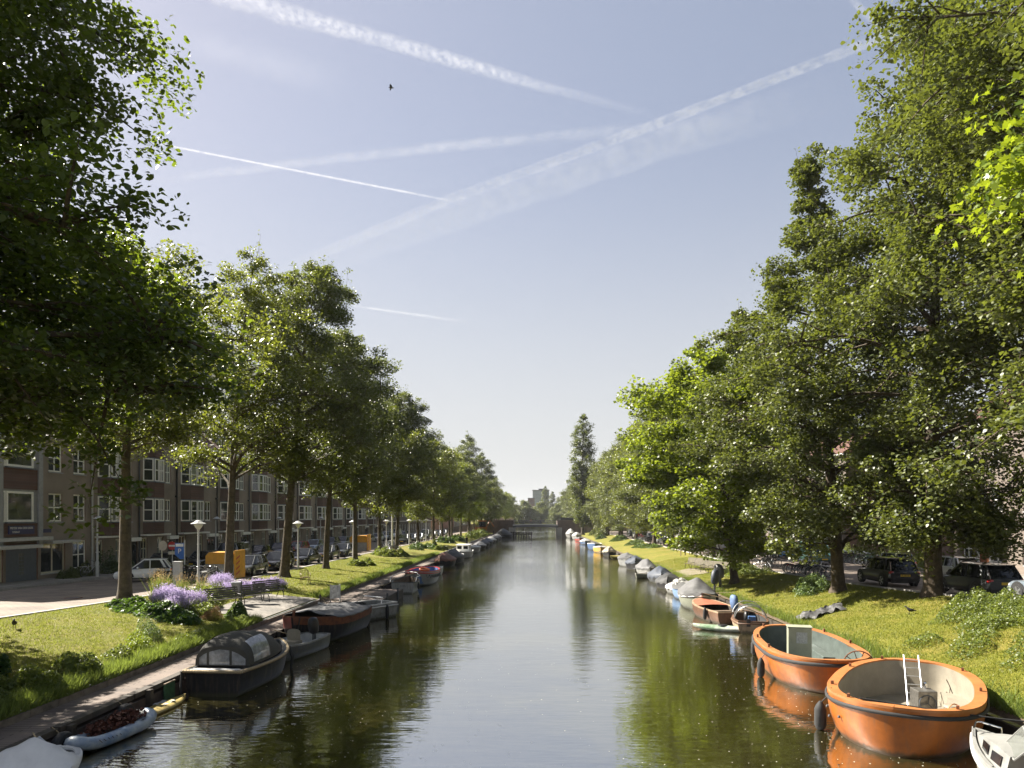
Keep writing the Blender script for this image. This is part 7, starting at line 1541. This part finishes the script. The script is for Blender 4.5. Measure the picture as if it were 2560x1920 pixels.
def contrail(label, pts, w0, w1, dens, scale=.012, streak=.1, edge=1.6, jag=.0, f0=0.0, f1=0.0):
    P = []
    for px, py in pts: d = Vector(((px - 1341) / 1707, 1, (1293 - py) / 1707)); P.append(d * ((ALT - 5.5) / d.z) + Vector((0, 0, 5.5)))
    Q = []; n = 24
    for i in range(len(P) - 1):
        for k in range(n): Q.append(P[i].lerp(P[i + 1], k / n))
    Q.append(P[-1]); N_ = len(Q); rr = random.Random(len(label)); b = MB()
    rad = []
    for i, q in enumerate(Q):
        u = i / (N_ - 1); base = (w0 + (w1 - w0) * u) * q.length / 1707 * .5
        rad.append(max(.5, base * (1 + jag * rr.uniform(-1, 1))))
    b.tube(Q, rad, 14, cap=False); o = b.build('contrail', contrail_mat(dens, scale, streak, edge), smooth=180)
    at = o.data.attributes.new('fade', 'FLOAT', 'POINT'); at.data.foreach_set('value', [min(1.0, f0 + (i / (N_ - 1)) * 4, f1 + (1 - i / (N_ - 1)) * 3) ** 1.5 for i in range(N_) for _ in range(14)])
    tag(o, label, 'contrail', 'contrails')
    return o
contrail('broad fluffy contrail sloping down from the top edge', [(520, -30), (700, 30), (960, 100), (1331, 208), (1690, 302)], 50, 18, .1, .03, .1, 1.7, .12, 1.0, 0.0)
contrail('long clear contrail climbing from lower left to upper right', [(620, 712), (1111, 503), (1666, 301), (2230, 84)], 24, 21, .13, .02, .1, 1.7, .1, .3, 1.0)
contrail('faint wide contrail just under the long climbing one', [(700, 690), (1134, 540), (1700, 345), (2200, 200)], 60, 80, .07, .01, .16, 1.6, .1)
contrail('thin straight contrail descending on the left', [(400, 360), (1128, 502)], 5, 6, .14, .02, .2, 1.2, 0, .6, .3)
contrail('gently curved contrail crossing the left half', [(330, 462), (480, 440), (718, 411), (1042, 374), (1539, 326), (1960, 300)], 16, 30, .07, .012, .12, 1.7, .08)
contrail('short faint contrail low over the left trees', [(840, 758), (1190, 808)], 6, 10, .06, .008, .2, 1.4)
contrail('short contrail at the top right corner', [(2100, -30), (2262, 128)], 13, 22, .1, .02, .12, 1.6, .1)
contrail('very faint wide contrail in the upper left sky', [(380, 80), (900, 215)], 60, 80, .018, .008, .16, 1.6, .1)

# ------------------------------------------------------------------ thin summer air between the far trees
b = MB(); b.box(-2500, 2500, -60, 2500, -2.6, 60); hz = b.build('haze', bpy.data.materials.new('thin_air'))
nt_, N_, L_ = nodes_of(hz.data.materials[0]); o_ = N_.new('ShaderNodeOutputMaterial'); v_ = N_.new('ShaderNodeVolumePrincipled'); v_.inputs['Color'].default_value = (.86, .9, .97, 1); v_.inputs['Density'].default_value = .00014; v_.inputs['Anisotropy'].default_value = .3; L_.new(v_.outputs[0], o_.inputs['Volume'])
tag(hz, 'thin pale summer haze over the canal', 'haze', kind='stuff')
